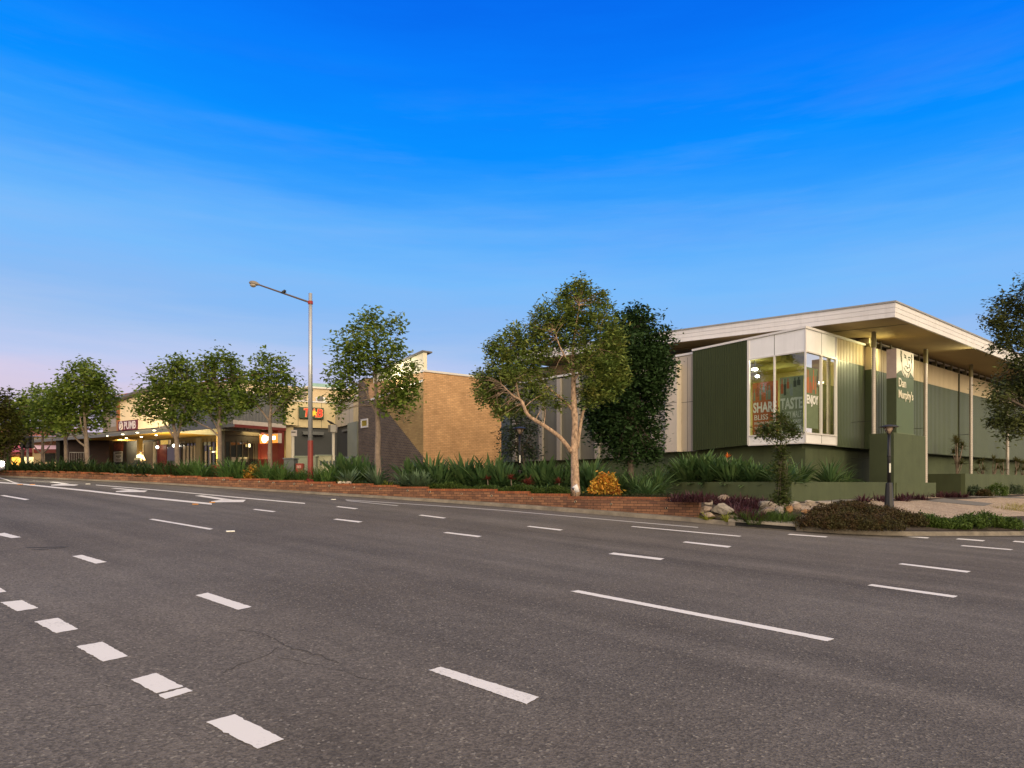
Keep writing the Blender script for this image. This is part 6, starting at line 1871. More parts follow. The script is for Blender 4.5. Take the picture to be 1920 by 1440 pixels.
# bronze mound hedge made of separate low shrubs
for i, (px, py, w, h, lb) in enumerate([(1540, 990, 1.5, .42, 'bronze low shrub nearest the storm drain'), (1590, 992, 1.7, .45, 'bronze low shrub in the middle of the kerbside mound'), (1640, 992, 1.6, .42, 'bronze low shrub right of the mound centre'),
                                        (1560, 975, 1.6, .48, 'bronze low shrub behind, beside the pale rocks'), (1610, 972, 1.7, .52, 'bronze low shrub left of the lamp base'), (1665, 980, 1.6, .46, 'bronze low shrub in front of the lamp base'), (1700, 984, 1.3, .34, 'bronze low shrub at the right end of the mound'), (1590, 964, 1.3, .4, 'bronze low shrub at the back by the paving')]):
    bush('low_shrub', lb, 0, 0, w, h, BROWNH, .06, 900, 60 + i, loc=land(px, py))
for i, (px, py, w, h, lb) in enumerate([(1735, 985, .95, .32, 'green low shrub right of the bronze mound'), (1760, 988, .9, .24, 'small green shrub along the corner kerb'), (1815, 988, 1.1, .36, 'green low shrub below the paving'), (1845, 986, 1.2, .42, 'bushiest green low shrub near the pale stone'), (1890, 990, .9, .3, 'green low shrub at the right frame edge'), (1790, 990, .9, .22, 'flat green shrub in the middle of the kerb strip')]):
    bush('low_shrub', lb, 0, 0, w, h, GRASS, .085, 330, 80 + i, loc=land(px, py))
for i, (px, py, w, h, lf, lb) in enumerate([(1827, 930, .8, .5, LEAF_DK, 'dark rounded shrub at the second planter corner'), (1868, 930, 1.2, .62, GRASS, 'green feathery shrub along the second planter'), (1897, 927, 1.4, .6, LEAF_DK, 'dark shrub near the right end of the second planter'), (1925, 926, 1.4, .7, BROWNH, 'brownish shrub at the frame edge by the planter'), (1845, 931, .7, .3, BROWNH, 'small brown shrub between dark and feathery shrubs')]):
    bush('low_shrub', lb, 0, 0, w, h, lf, .09, 260, 95 + i, loc=land(px, py))
for px, py, lb in [(1885, 952, 'yellow dry grass tuft on the paving'), (1912, 955, 'paler dry grass tuft beside the frame edge'), (1900, 947, 'dry grass tuft behind the other two')]:
    plant('dry', 'dry_grass_tuft', lb, 'grass', px, py + 3, sc=.85, szz=.8)
# spiky pandanus-like plants by the columns
def spiky(px, ytop, ybase, lb, heads, seed):
    o_ = -.9; a = FP2.a(px, o_); b = FP2.pt(a, ZP2 - .1, o_); root = thing('spiky_plant', lb, 'plant', b); rr = random.Random(seed)
    mb = MB(); V, Q = [], []
    ht = (ybase - ytop) * b.y / F
    for k in range(heads):
        t = Vector((rr.uniform(-.55, .55) * ht * .35, rr.uniform(-.3, .3), ht * rr.uniform(.3, .92)))
        if k == 0: t = Vector((.02, 0, ht * .86))
        mb.tube([b, b + t * .5 + Vector((rr.uniform(-.06, .06), 0, 0)), b + t], [.035, .025, .018], 6)
        v, q = blades(n=30, L=.42 if ht > 1.5 else .36, Wd=.045, th0=.1, th1=1.9, curl=.5, r0=.02, seed=seed * 10 + k, segs=4)
        n0 = sum(len(x) for x in V); V.append(v + np.array(t)); Q += [tuple(i + n0 for i in f) for f in q]
    mb.build('stem', BARK_G, root)
    me = bpy.data.meshes.new('leaf_heads'); me.from_pydata(np.concatenate(V).tolist(), [], Q); me.materials.append(leaf_mat('spiky_leaf', [(.06, .065, .02), (.09, .09, .03), (.13, .11, .04)]))
    o = bpy.data.objects.new('leaf_heads', me); COL.objects.link(o); o.parent = root
spiky(1794, 815, 888, 'tallest spiky headed plant between the second and third column', 9, 3)
for px, yt, lb in [(1842, 855, 'short spiky plant right of the third column'), (1862, 850, 'spiky plant midway between the last two columns'), (1880, 856, 'spiky plant left of the fourth column'), (1903, 852, 'spiky plant right of the fourth column'), (1918, 858, 'spiky plant at the frame edge')]:
    spiky(px, yt, 888, lb, 4, int(px))

# ------------------------------------------------------------------ paving at the corner
def build_paving():
    agg = speckle_mat('aggregate', (.40, .30, .22), [(.30, .21, .15), (.46, .37, .28), (.24, .18, .14), (.5, .43, .35)], 34)
    grey = mat('grey_paver', (.16, .15, .14), .85, var=.15, vscale=4)
    xs = np.arange(8.6, 40, .4)
    def sheet(name, lo, hi, m, lift):
        mb = MB(); n = 8; k = 0
        cols_ = []
        for x in xs:
            y0, y1 = lo(x), hi(x)
            if y1 - y0 < .05: cols_.append(None); continue
            col = []
            for j in range(n + 1):
                y = y0 + (y1 - y0) * j / n; mb.v.append((x, y, T(x, y) + lift)); col.append(len(mb.v) - 1)
            cols_.append(col)
        for c0, c1 in zip(cols_, cols_[1:]):
            if c0 and c1:
                for j in range(n): mb.f.append((c0[j], c1[j], c1[j+1], c0[j+1])); mb.m.append(0)
        return tag(mb.build(name, m), kind='structure')
    def lo(x): return kerb_y(x) + max(1.9, 3.4 - .5 * max(0, x - 11.5)) / kerb_cos(x)
    sheet('paving', lo, lambda x: kerb_y(x) + 14 / kerb_cos(x), agg, .012)
    # darker bands across it, seen at pixel positions
    for pts in ([(1735, 940), (1770, 935.5), (1862, 945), (1845, 950)], [(1590, 936.5), (1640, 936), (1560, 943), (1500, 943)], [(1812, 931), (1925, 933), (1925, 935.5), (1812, 932.2)], [(1905, 988), (1925, 976), (1935, 990), (1920, 994)]):
        mb = MB(); P = []
        for i in range(len(pts)):
            a, b = pts[i], pts[(i+1) % len(pts)]
            for k in range(4):
                q = land(a[0] + (b[0]-a[0]) * k / 4, a[1] + (b[1]-a[1]) * k / 4); P.append((q.x, q.y, q.z + .024))
        mb.poly(P); tag(mb.build('paving_band', grey), kind='structure')
build_paving()

# ------------------------------------------------------------------ trees
dT = 24.0
tree('street_tree', 'large spreading pale-trunked tree with olive crown behind the brick wall', dT,
     [(1079, 916, .155, 0), (1078, 880, .145, 0), (1077, 840, .13, 0), (1078, 790, .115, 0), (1076, 755, .10, 0), (1075, 700, .075, .1), (1074, 660, .05, .1), (1080, 610, .03, 0), (1088, 565, .015, 0)],
     [[(1072, 848, .085, 0), (1050, 820, .075, -.2), (1020, 798, .068, -.4), (990, 778, .06, -.5), (978, 752, .05, -.5), (962, 742, .035, -.6), (940, 720, .02, -.6)],
      [(985, 770, .045, -.5), (972, 740, .035, -.3), (965, 700, .025, -.2), (955, 660, .015, 0)],
      [(1082, 840, .07, 0), (1088, 800, .062, .2), (1095, 768, .05, .3), (1115, 735, .035, .4), (1140, 710, .02, .5)],
      [(1074, 768, .06, 0), (1050, 745, .052, .3), (1025, 725, .04, .5), (1005, 700, .025, .7)],
      [(1030, 728, .03, .4), (1010, 728, .022, .3), (985, 690, .015, .2)],
      [(1076, 715, .04, 0), (1098, 680, .03, -.3), (1125, 650, .018, -.4)],
      [(1075, 690, .035, 0), (1052, 655, .025, -.2), (1040, 620, .015, -.3)],
      [(1076, 700, .03, .1), (1086, 672, .02, .2), (1105, 655, .013, .3)]],
     [(1085, 545, 22, 26), (1105, 575, 42, 40), (1050, 590, 42, 36), (1018, 600, 26, 30), (1075, 620, 60, 46), (1128, 620, 38, 52), (1142, 670, 36, 44), (1030, 640, 44, 40), (990, 660, 36, 40),
      (955, 650, 34, 34), (935, 680, 34, 40), (960, 700, 42, 36), (920, 715, 28, 26), (1000, 700, 36, 28), (1110, 680, 50, 44), (1128, 725, 40, 32), (1108, 742, 32, 24), (1000, 730, 26, 18), (940, 735, 28, 20), (968, 622, 16, 20), (1130, 562, 11, 22), (1088, 540, 10, 24), (1062, 552, 10, 20), (1012, 742, 30, 20), (978, 760, 26, 20), (1042, 756, 20, 14), (912, 742, 26, 24), (938, 765, 24, 20), (905, 722, 20, 20), (948, 770, 22, 14), (1000, 625, 14, 30), (1150, 640, 22, 30), (1165, 690, 18, 30), (1060, 560, 20, 22), (1160, 710, 22, 26), (925, 652, 16, 20)],
     LEAF_BIG, BARK, size=0.16, dens=1.5, seed=11, spread=.10, per=13, aspect=.36)
tree('dense_tree', 'dense deep green tree between the big spreading tree and the store', 28.5,
     [(1182, 885, .13, 0), (1182, 840, .12, 0), (1184, 780, .10, 0), (1186, 700, .07, 0), (1190, 630, .03, 0)],
     [[(1184, 770, .06, 0), (1215, 720, .04, 0), (1240, 690, .02, 0)], [(1184, 740, .06, 0), (1160, 690, .04, .3), (1150, 650, .02, .4)]],
     [(1180, 612, 50, 36), (1218, 640, 44, 40), (1232, 665, 30, 26), (1165, 660, 50, 46), (1208, 690, 54, 46), (1244, 688, 24, 24), (1165, 730, 56, 50), (1210, 750, 48, 52), (1155, 790, 52, 46), (1205, 810, 44, 48), (1168, 838, 46, 34), (1212, 845, 28, 24), (1125, 750, 34, 44), (1232, 720, 26, 30), (1195, 595, 24, 18), (1130, 800, 26, 30), (1140, 700, 32, 60), (1120, 790, 24, 30)],
     LEAF_IVY, BARK_D, size=0.18, dens=1.7, seed=12, spread=.15, aspect=.55)
tree('small_tree', 'small dark shrubby tree behind the black garden lamp', 29.0,
     [(985, 890, .05, 0), (980, 850, .045, 0), (972, 810, .035, 0), (965, 780, .02, 0)], [[(978, 845, .03, 0), (995, 815, .02, 0), (1002, 800, .012, 0)]],
     [(960, 775, 24, 22), (985, 800, 26, 24), (958, 815, 22, 24), (978, 840, 28, 22), (1000, 850, 20, 16), (950, 845, 14, 16)], LEAF_DK, BARK_D, size=0.15, dens=1, seed=13, spread=.16)
dU = 32.5
tree('street_tree', 'tall open-crowned street tree in front of the dark brick wall', dU - 4.6,
     [(709, 885, .13, 0), (708, 850, .12, 0), (709, 815, .115, 0), (708, 785, .105, 0), (706, 750, .07, 0), (704, 712, .055, .2), (706, 670, .04, .1), (702, 630, .02, 0)],
     [[(708, 778, .06, 0), (695, 755, .05, .2), (684, 730, .04, .3), (670, 722, .03, .4), (650, 700, .018, .4)], [(708, 775, .055, 0), (722, 752, .045, -.3), (740, 730, .03, -.4), (760, 715, .018, -.4)],
      [(706, 720, .035, 0), (722, 690, .025, .2), (740, 650, .015, .3)], [(705, 705, .03, 0), (690, 680, .022, -.2), (672, 655, .013, -.3)]],
     [(695, 600, 26, 20), (668, 618, 20, 22), (735, 612, 28, 18), (700, 640, 40, 26), (650, 655, 32, 30), (692, 668, 44, 26), (742, 660, 24, 24), (640, 700, 32, 32), (672, 690, 30, 26), (632, 740, 24, 24), (655, 735, 22, 20), (720, 690, 30, 18), (740, 715, 38, 34), (768, 725, 24, 34), (755, 755, 34, 24), (728, 745, 26, 24), (775, 690, 14, 16), (635, 765, 12, 12)],
     LEAF_FIG, BARK_G, size=0.2, dens=1, seed=14, spread=.15, aspect=.5, group=None)
tree('street_tree', 'slender street tree in front of the grey corrugated box and glowing sign', 30.5,
     [(507, 882, .10, 0), (506, 850, .095, 0), (507, 815, .085, 0), (506, 790, .08, 0), (508, 762, .05, 0), (505, 730, .03, 0)],
     [[(506, 792, .05, 0), (492, 772, .04, .1), (474, 752, .025, .2)], [(508, 780, .04, 0), (522, 765, .03, -.1), (540, 748, .02, -.2)], [(507, 775, .04, 0), (512, 745, .025, .3), (520, 715, .015, .3)]],
     [(490, 675, 18, 16), (515, 678, 20, 14), (505, 705, 34, 24), (475, 712, 26, 24), (538, 720, 26, 24), (555, 745, 20, 16), (500, 738, 32, 20), (465, 748, 24, 26), (532, 775, 14, 16), (525, 745, 24, 16), (450, 760, 16, 18)],
     LEAF_FIG, BARK_G, size=0.2, dens=1.2, seed=15, spread=.14, aspect=.5)
tree('street_tree', 'street tree in front of the yellow column, with a red guard at its foot', 31.5,
     [(413, 890, .11, 0), (412, 860, .10, 0), (412, 820, .095, 0), (411, 795, .085, 0), (412, 765, .06, 0), (408, 730, .04, 0)],
     [[(411, 820, .04, 0), (396, 805, .035, .1), (378, 796, .03, .1), (360, 785, .018, .2)], [(411, 812, .03, 0), (402, 792, .025, -.1), (392, 775, .015, -.1)], [(412, 770, .04, 0), (430, 745, .025, .2), (445, 725, .015, .2)]],
     [(405, 672, 24, 14), (430, 682, 22, 18), (385, 690, 24, 22), (412, 705, 36, 24), (445, 712, 24, 24), (375, 728, 24, 24), (405, 740, 34, 24), (440, 748, 26, 24), (418, 775, 26, 16), (386, 760, 24, 18)],
     LEAF_FIG, BARK_G, size=0.21, dens=1.3, seed=16, spread=.15, aspect=.5)
tree('street_tree', 'leaning street tree with a wide crown over the canopy sign', 32.5,
     [(333, 872, .12, 0), (332, 850, .115, 0), (331, 825, .11, 0), (326, 800, .07, 0), (322, 770, .05, 0), (325, 735, .03, 0)],
     [[(329, 822, .06, 0), (318, 808, .05, .1), (306, 790, .035, .2), (290, 770, .02, .3)], [(332, 822, .07, 0), (338, 798, .055, -.1), (345, 770, .035, -.2), (352, 735, .02, -.2)]],
     [(340, 682, 22, 14), (318, 695, 28, 20), (352, 705, 26, 22), (300, 718, 28, 22), (335, 728, 36, 24), (275, 745, 26, 20), (310, 752, 34, 24), (350, 752, 30, 26), (262, 772, 14, 14), (290, 775, 26, 16), (330, 782, 30, 18), (362, 775, 20, 20)],
     LEAF_FIG, BARK_G, size=0.21, dens=1.4, seed=17, spread=.16, aspect=.5)
tree('street_tree', 'rounded street tree left of the maroon canopy sign', 33.0,
     [(165, 878, .12, 0), (163, 850, .115, 0), (162, 825, .10, 0), (160, 800, .07, 0), (158, 765, .05, 0), (160, 720, .03, 0)],
     [[(161, 838, .05, 0), (145, 825, .045, .2), (130, 805, .035, .3), (115, 785, .02, .3)], [(162, 822, .05, 0), (153, 800, .04, -.2), (150, 780, .025, -.2)], [(160, 780, .04, 0), (180, 755, .025, .2), (200, 735, .015, .2)]],
     [(158, 690, 24, 16), (140, 708, 26, 20), (178, 708, 26, 22), (160, 728, 40, 26), (120, 740, 30, 24), (198, 735, 24, 24), (150, 762, 44, 26), (190, 765, 28, 22), (112, 770, 28, 24), (208, 752, 14, 14), (165, 790, 36, 18), (125, 798, 26, 16)],
     LEAF_FIG, BARK_G, size=0.21, dens=1.5, seed=18, spread=.16, aspect=.5)
tree('street_tree', 'street tree with a straight pale trunk beside the dark arcade', 34.0,
     [(124, 880, .10, 0), (124, 850, .095, 0), (123, 825, .09, 0), (120, 800, .06, 0), (118, 770, .03, 0)],
     [[(123, 824, .05, 0), (132, 808, .035, 0), (140, 790, .02, 0)]],
     [(100, 745, 26, 22), (82, 760, 26, 22), (108, 775, 30, 22), (128, 795, 22, 14), (92, 790, 26, 18)],
     LEAF_FIG, BARK_G, size=0.21, dens=1.3, seed=19, spread=.16, aspect=.5)
tree('street_tree', 'street tree with forked trunk in front of the pink awning', 36.0,
     [(80, 878, .09, 0), (80, 858, .085, 0), (80, 840, .07, 0), (80, 810, .05, 0), (79, 770, .03, 0)],
     [[(79, 852, .045, 0), (68, 842, .035, .1), (58, 828, .025, .1)], [(81, 850, .045, 0), (92, 838, .035, -.1), (100, 820, .022, -.1)]],
     [(72, 735, 12, 14), (60, 752, 26, 18), (40, 768, 26, 20), (70, 775, 30, 22), (88, 800, 22, 14), (50, 798, 28, 18)],
     LEAF_FIG, BARK_G, size=0.22, dens=1.3, seed=20, spread=.17, aspect=.5)
tree('street_tree', 'thin trunked street tree before the glowing orange window', 37.0,
     [(42, 880, .09, 0), (42, 855, .08, 0), (41, 835, .06, 0), (40, 810, .04, 0)],
     [[(42, 850, .04, 0), (32, 838, .03, .1), (22, 825, .02, .1)], [(42, 850, .04, 0), (52, 835, .03, .1), (58, 815, .02, .1)]],
     [(30, 762, 28, 18), (14, 785, 26, 20), (45, 800, 30, 16), (20, 812, 26, 14)],
     LEAF_FIG, BARK_D, size=0.22, dens=1.3, seed=21, spread=.17, aspect=.5)
tree('street_tree', 'broad dark street tree cut by the left frame edge', 32.5,
     [(12, 888, .16, 0), (12, 865, .15, 0), (14, 845, .13, 0), (18, 825, .09, 0), (10, 790, .05, 0)],
     [[(14, 846, .07, 0), (28, 832, .05, .2), (40, 815, .03, .3)], [(12, 850, .06, 0), (0, 835, .04, 0), (-15, 815, .025, 0)]],
     [(2, 748, 20, 16), (-15, 770, 30, 24), (10, 780, 28, 22), (-5, 815, 34, 24), (18, 820, 24, 20), (5, 845, 20, 18), (-25, 845, 24, 22)],
     leaf_mat('leaf_street_warm', [(.05, .055, .012), (.075, .085, .018), (.12, .10, .022)]), BARK_D, size=0.2, dens=1.3, seed=22, spread=.16, aspect=.5)
tree('sapling', 'young sapling with an open crown in front of the glazed corner', 22.0,
     [(1463, 950, .03, 0), (1464, 910, .028, 0), (1465, 870, .024, 0), (1464, 835, .02, 0), (1463, 800, .012, 0), (1462, 780, .006, 0)],
     [[(1465, 850, .014, 0), (1450, 832, .01, 0), (1432, 822, .006, 0)], [(1464, 845, .014, 0), (1480, 825, .01, 0), (1493, 808, .006, 0)], [(1464, 825, .012, 0), (1445, 812, .008, 0), (1425, 815, .005, 0)]],
     [(1460, 782, 14, 14), (1447, 802, 22, 12), (1476, 800, 18, 14), (1430, 812, 16, 10), (1490, 812, 14, 10), (1460, 820, 24, 10), (1464, 850, 14, 14), (1462, 878, 16, 14), (1466, 905, 16, 16), (1462, 930, 18, 14), (1470, 942, 16, 10)],
     leaf_mat('leaf_sapling', [(.05, .07, .02), (.08, .11, .03), (.14, .16, .05)]), BARK_G, size=.12, dens=2.0, seed=23, spread=.07, per=7, twig=.006, aspect=.4)
tree('street_tree', 'dark leafy tree cut by the right frame edge', 22.5,
     [(1968, 960, .14, 0), (1966, 880, .12, 0), (1960, 800, .10, 0), (1950, 720, .07, 0), (1945, 640, .04, 0)],
     [[(1958, 800, .06, 0), (1930, 770, .045, -.2), (1895, 750, .03, -.3)], [(1954, 740, .06, 0), (1920, 690, .04, .2), (1890, 640, .025, .3), (1875, 600, .015, .3)], [(1958, 810, .05, 0), (1925, 795, .035, .2), (1880, 790, .02, .3)]],
     [(1880, 568, 24, 18), (1905, 590, 24, 24), (1868, 605, 22, 22), (1900, 630, 34, 30), (1930, 560, 24, 40), (1942, 640, 34, 44), (1880, 650, 24, 12), (1905, 680, 24, 16), (1940, 710, 36, 34), (1885, 725, 36, 20), (1915, 745, 40, 28), (1870, 752, 22, 22), (1885, 785, 34, 22), (1930, 790, 34, 26), (1868, 790, 18, 16), (1900, 815, 24, 10), (1960, 700, 40, 60)],
     LEAF_R, BARK_D, size=0.14, dens=1.6, seed=24, spread=.11, per=9, aspect=.42)
tree('street_tree', 'street tree across the side street, mirrored in the corner glass', 38.0,
     [(2380, 930, .2, 0), (2382, 850, .18, 0), (2385, 760, .12, 0), (2380, 680, .06, 0)], [[(2383, 800, .1, 0), (2340, 740, .05, 0)], [(2383, 790, .1, 0), (2430, 720, .05, 0)]],
     [(2340, 720, 34, 30), (2430, 700, 40, 34), (2385, 650, 40, 36), (2360, 690, 30, 26), (2420, 650, 24, 24)], LEAF_DK, BARK_D, size=.2, dens=.5, seed=33, spread=.2)
tree('distant_tree', 'small tree top showing over the brick building roof', 60.0,
     [(895, 850, .3, 0), (895, 760, .25, 0), (895, 715, .1, 0)], [], [(893, 706, 9, 6), (901, 711, 7, 5), (886, 713, 6, 5)], LEAF_DK, BARK_D, size=.35, dens=1, seed=25, spread=.2)

# ------------------------------------------------------------------ street furniture
def street_lamp():
    d = wall_pt(582)[1] + .75
    b = ground_at(582, d); b.z = W(582, 906, d).z
    root = thing('street_lamp', 'tall steel street lamp with a red base and one long arm', 'street lamp', b)
    gal = mat('galvanised_steel', (.44, .46, .49), .4, metal=.5, var=.08); red = mat('pole_red', (.20, .03, .022), .5, var=.12); 
    zt = W(581, 550, d).z; zr = W(582, 826, d).z
    mb = MB(); mb.tube([(b.x, b.y, zr), (b.x, b.y, (zr + zt) / 2), (b.x, b.y, zt)], [.095, .085, .075], 16); mb.build('pole', gal, root, smooth=True)
    mb = MB(); mb.tube([(b.x, b.y, b.z - .3), (b.x, b.y, zr - .001)], [.118, .108], 16); mb.lathe((b.x, b.y, b.z - .05), [(.24, 0), (.24, .12), (.16, .2), (.13, .26)], 16); mb.build('base', red, root)
    za = W(581, 567.5, d).z
    mb = MB(); mb.lathe((b.x, b.y, za - .06), [(.10, 0), (.10, .12)], 16); mb.build('arm_collar', mat('collar_red', (.30, .02, .015), .5), root)
    tip = W(487, 534.5, d - .2)
    mb = MB(); mb.tube([(b.x, b.y, za), Vector((b.x, b.y, za)).lerp(tip, .5), tip], [.04, .036, .032], 8); mb.build('arm', mat('arm_dark', (.10, .075, .07), .5), root)
    # lantern: a flattened tapering shell with a bowl beneath
    e = W(467, 530, d - .25); ax = (e - tip)
    mb = MB()
    prof = [(0, .045), (.12, .06), (.25, .095), (.45, .12), (.7, .115), (.9, .085), (1, .03)]
    mb.tube([tip.lerp(e, t) + Vector((0, 0, .0)) for t, _ in prof], [r for _, r in prof], 12)
    for i, v in enumerate(mb.v):
        p = Vector(v); c = tip.lerp(e, max(0, min(1, (p - tip).dot(ax) / ax.length_squared))); q = p - c
        if q.z < 0: q.z *= .5
        mb.v[i] = tuple(c + q)
    hd = mb.build('lantern', mat('lantern_grey', (.22, .19, .16), .5), root, smooth=True)
    mb = MB(); c = tip.lerp(e, .62)
    mb.lathe((c.x, c.y, c.z - .15), [(.03, 0), (.09, .025), (.125, .07), (.13, .10)], 14); mb.build('bowl', mat('lantern_glass', (.40, .36, .30), .3), hd, smooth=True)
street_lamp()
def garden_lamp(px, ytop, ybase, d, label):
    b = W(px, ybase, d)
    root = thing('garden_lamp', label, 'lamp', b)
    H = (ybase - ytop) * d / F
    mb = MB(); mb.lathe((b.x, b.y, b.z - .3), [(.15, 0), (.15, .3), (.145, .34), (.10, .30 + H * .29), (.09, .30 + H * .3)], 8); mb.build('base', BLACKM, root)
    mb = MB(); mb.tube([(b.x, b.y, b.z + H * .3), (b.x, b.y, b.z + H * .62), (b.x, b.y, b.z + H * .86)], [.058, .05, .042], 12); mb.build('post', BLACKM, root, smooth=True)
    mb = MB(); mb.lathe((b.x, b.y, b.z + H * .60), [(.055, 0), (.065, .02), (.065, .06), (.055, .08)], 12); mb.build('collar', BLACKM, root)
    mb = MB(); z = b.z + H * .86
    mb.lathe((b.x, b.y, z), [(.05, 0), (.06, .05)], 12); hd = mb.build('lantern_neck', BLACKM, root)
    mb = MB(); mb.lathe((b.x, b.y, z + .05), [(.06, 0), (.15, .2)], 14); mb.build('lantern_glass', mat('lamp_glass', (.42, .30, .22), .25), root, smooth=True)
    mb = MB()
    for k in range(4):
        t = math.pi / 2 * k + .5
        mb.tube([(b.x + .06 * math.cos(t), b.y + .06 * math.sin(t), z + .04), (b.x + .19 * math.cos(t), b.y + .19 * math.sin(t), z + .26)], .012, 5)
    mb.build('lantern_bracket', BLACKM, root)
    mb = MB(); mb.lathe((b.x, b.y, z + .25), [(.29, 0), (.29, .02), (.17, .06), (.05, .085)], 20); mb.build('lamp_hood', BLACKM, root)
    mb = MB(); zz = b.z + H * .44
    mb.box((b.x - .005, b.y - .062, zz + .09), .05, .012, .30); mb.build('number_sticker', mat('sticker_pale', (.62, .62, .56), .6), root)
garden_lamp(1667, 793, 953, 22.3, 'black garden lamp standing in the bronze shrubs near the corner')
garden_lamp(975, 800, 916, 26.8, 'black garden lamp among the paddle-leaf plants left of the big tree')
def spotlight():
    p = W(1079, 918, 23.3)
    root = thing('spotlight', 'white and black garden spotlight at the foot of the big tree', 'spotlight', p)
    mb = MB(); mb.tube([p + Vector((-.07, -.02, .04)), p + Vector((-.01, 0, .12)), p + Vector((.07, .02, -.08))], [.07, .10, .08], 10); mb.build('housing', mat('spot_white', (.7, .68, .7), .4), root, smooth=True)
    mb = MB(); mb.tube([p + Vector((.0, .01, .0)), p + Vector((.02, .02, -.25))], .012, 6); mb.build('spike', BLACKM, root)
    mb = MB(); mb.tube([p + Vector((-.10, -.02, .0)), p + Vector((-.07, -.02, .015))], .04, 10); mb.build('lens', BLACKM, root)
spotlight()
def box_thing(name, label, cat, px0, px1, y0, y1, d, dep, m, lid=None, post=None, lidname='lid'):
    a, b = W(px0, y1, d), W(px1, y0, d)
    root = thing(name, label, cat, ((a.x + b.x) / 2, d, a.z))
    mb = MB(); mb.box(((a.x + b.x) / 2, d + dep / 2, (a.z + b.z) / 2), b.x - a.x, dep, b.z - a.z); mb.build('case', m, root, bevel=.015)
    if lid:
        mb = MB(); mb.box(((a.x + b.x) / 2, d + dep / 2, b.z + .03), (b.x - a.x) + .08, dep + .08, .06); mb.build(lidname, lid, root, bevel=.01)
    return root, a, b
GRY = mat('cabinet_grey', (.10, .115, .12), .5, var=.08); PGR = mat('utility_green', (.24, .27, .20), .55, var=.08, stain=.1); PGR2 = mat('utility_cream', (.40, .40, .27), .6, var=.08)
box_thing('bin', 'dark grey wheeled bin shaped cabinet left of the pale utility boxes', 'cabinet', 532, 551, 861, 885, 31.5, .6, GRY, GRY)
box_thing('utility_box', 'pale green utility cabinet behind the red lamp pole', 'cabinet', 552, 592, 857, 890, 33.0, .7, PGR, PGR)
r, a, b = box_thing('utility_box', 'cream green utility cabinet right of the lamp pole', 'cabinet', 592, 621, 855, 890, 33.4, .7, PGR2, PGR)
mb = MB()
for k in range(5): mb.box((a.x + .25 + k * .16, 33.39, b.z - .35), .09, .012, .22 + .05 * (k % 2))
mb.build('vent', GRY, r)
def cover_table():
    a = W(649, 861, 34); root = thing('covered_box', 'low box under a dark blue grey cover beside the sage pillar', 'box', W(645, 875, 34))
    mb = MB(); c = W(647, 866, 34); mb.box((c.x, 34.4, c.z - .2), .85, .8, .75); mb.build('case', GRY, root)
    mb = MB(); q = W(626, 864, 34), W(663, 857, 34)
    mb.hexa([(q[0].x, 34, q[0].z), (q[1].x, 34, q[0].z), (q[1].x, 35, q[0].z), (q[0].x, 35, q[0].z), (q[0].x + .35, 34.2, q[1].z), (q[1].x - .05, 34.2, q[1].z + .06), (q[1].x - .05, 34.8, q[1].z + .06), (q[0].x + .35, 34.8, q[1].z)])
    mb.build('cover', mat('cover_slate', (.07, .085, .10), .5), root)
cover_table()
def posted(name, label, cat, px, x0, x1, y0, y1, ybase, d, dep, m, pm):
    a, b = W(x0, y1, d), W(x1, y0, d); base = W(px, ybase, d)
    root = thing(name, label, cat, base)
    mb = MB(); mb.box(((a.x + b.x) / 2, d, (a.z + b.z) / 2), b.x - a.x, dep, b.z - a.z); mb.build('case', m, root, bevel=.015)
    mb = MB(); mb.tube([(base.x, d + .02, base.z - .4), (base.x, d + .02, a.z + .02)], .07, 10); mb.build('post', pm, root)
    return root, a, b
CRM = mat('post_cream', (.58, .54, .46), .55); 
r, a, b = posted('post_sign', 'small white box sign on a cream post left of the lamp pole', 'sign', 549, 546, 556.5, 806.5, 818, 885, 33, .12, mat('sign_box_white', (.62, .56, .54), .5), CRM)
mb = MB(); mb.box(((a.x + b.x) / 2, 32.93, b.z - .1), (b.x - a.x) * .72, .012, .05); mb.build('printing', BLACKM, r)
r, a, b = posted('meter_box', 'pale grey meter box on a cream post with a bird on top', 'meter box', 625, 621, 631, 797, 811, 885, 33.5, .3, mat('meter_grey', (.42, .40, .36), .6), CRM)
mb = MB(); p = W(618.5, 804, 33.8); mb.box((p.x, 33.85, p.z), .12, .3, .36); mb.build('side_case', mat('meter_side', (.16, .15, .13), .6), r)
def guard(px0, px1, y0, y1, d, lb):
    a, b = W(px0, y1, d), W(px1, y0, d); root = thing('tree_guard', lb, 'tree guard', ((a.x + b.x) / 2, d, a.z))
    rd = mat('guard_red', (.24, .035, .022), .55, var=.15)
    mb = MB(); w = b.x - a.x
    mb.box((a.x + .22, d, (a.z + b.z) / 2), .42, .06, b.z - a.z); mb.build('red_panel', rd, root)
    mb = MB()
    for z in (a.z + .1, b.z - .05): mb.tube([(a.x + .43, d, z), (b.x, d, z), (b.x, d + .7, z), (a.x, d + .7, z)], .02, 6)
    for x in (a.x + .6, b.x): mb.tube([(x, d, a.z - .1), (x, d, b.z)], .02, 6)
    mb.build('rail', BLACKM, root)
guard(395, 420, 872, 893, 30.7, 'red panelled tree guard with black rails round the tree before the yellow column')
def hydrant():
    a = W(560, 874, 31.5); root = thing('fire_hydrant', 'dark red hydrant box among the strap plants left of the lamp pole', 'hydrant', a)
    rd = MATS['guard_red']
    mb = MB(); mb.box((a.x, 31.7, a.z - .12), .34, .3, .5); mb.build('case', rd, root, bevel=.03)
    mb = MB(); mb.box((a.x, 31.53, a.z - .03), .2, .03, .14); mb.build('badge', mat('badge_pink', (.5, .25, .22), .5), root)
hydrant()
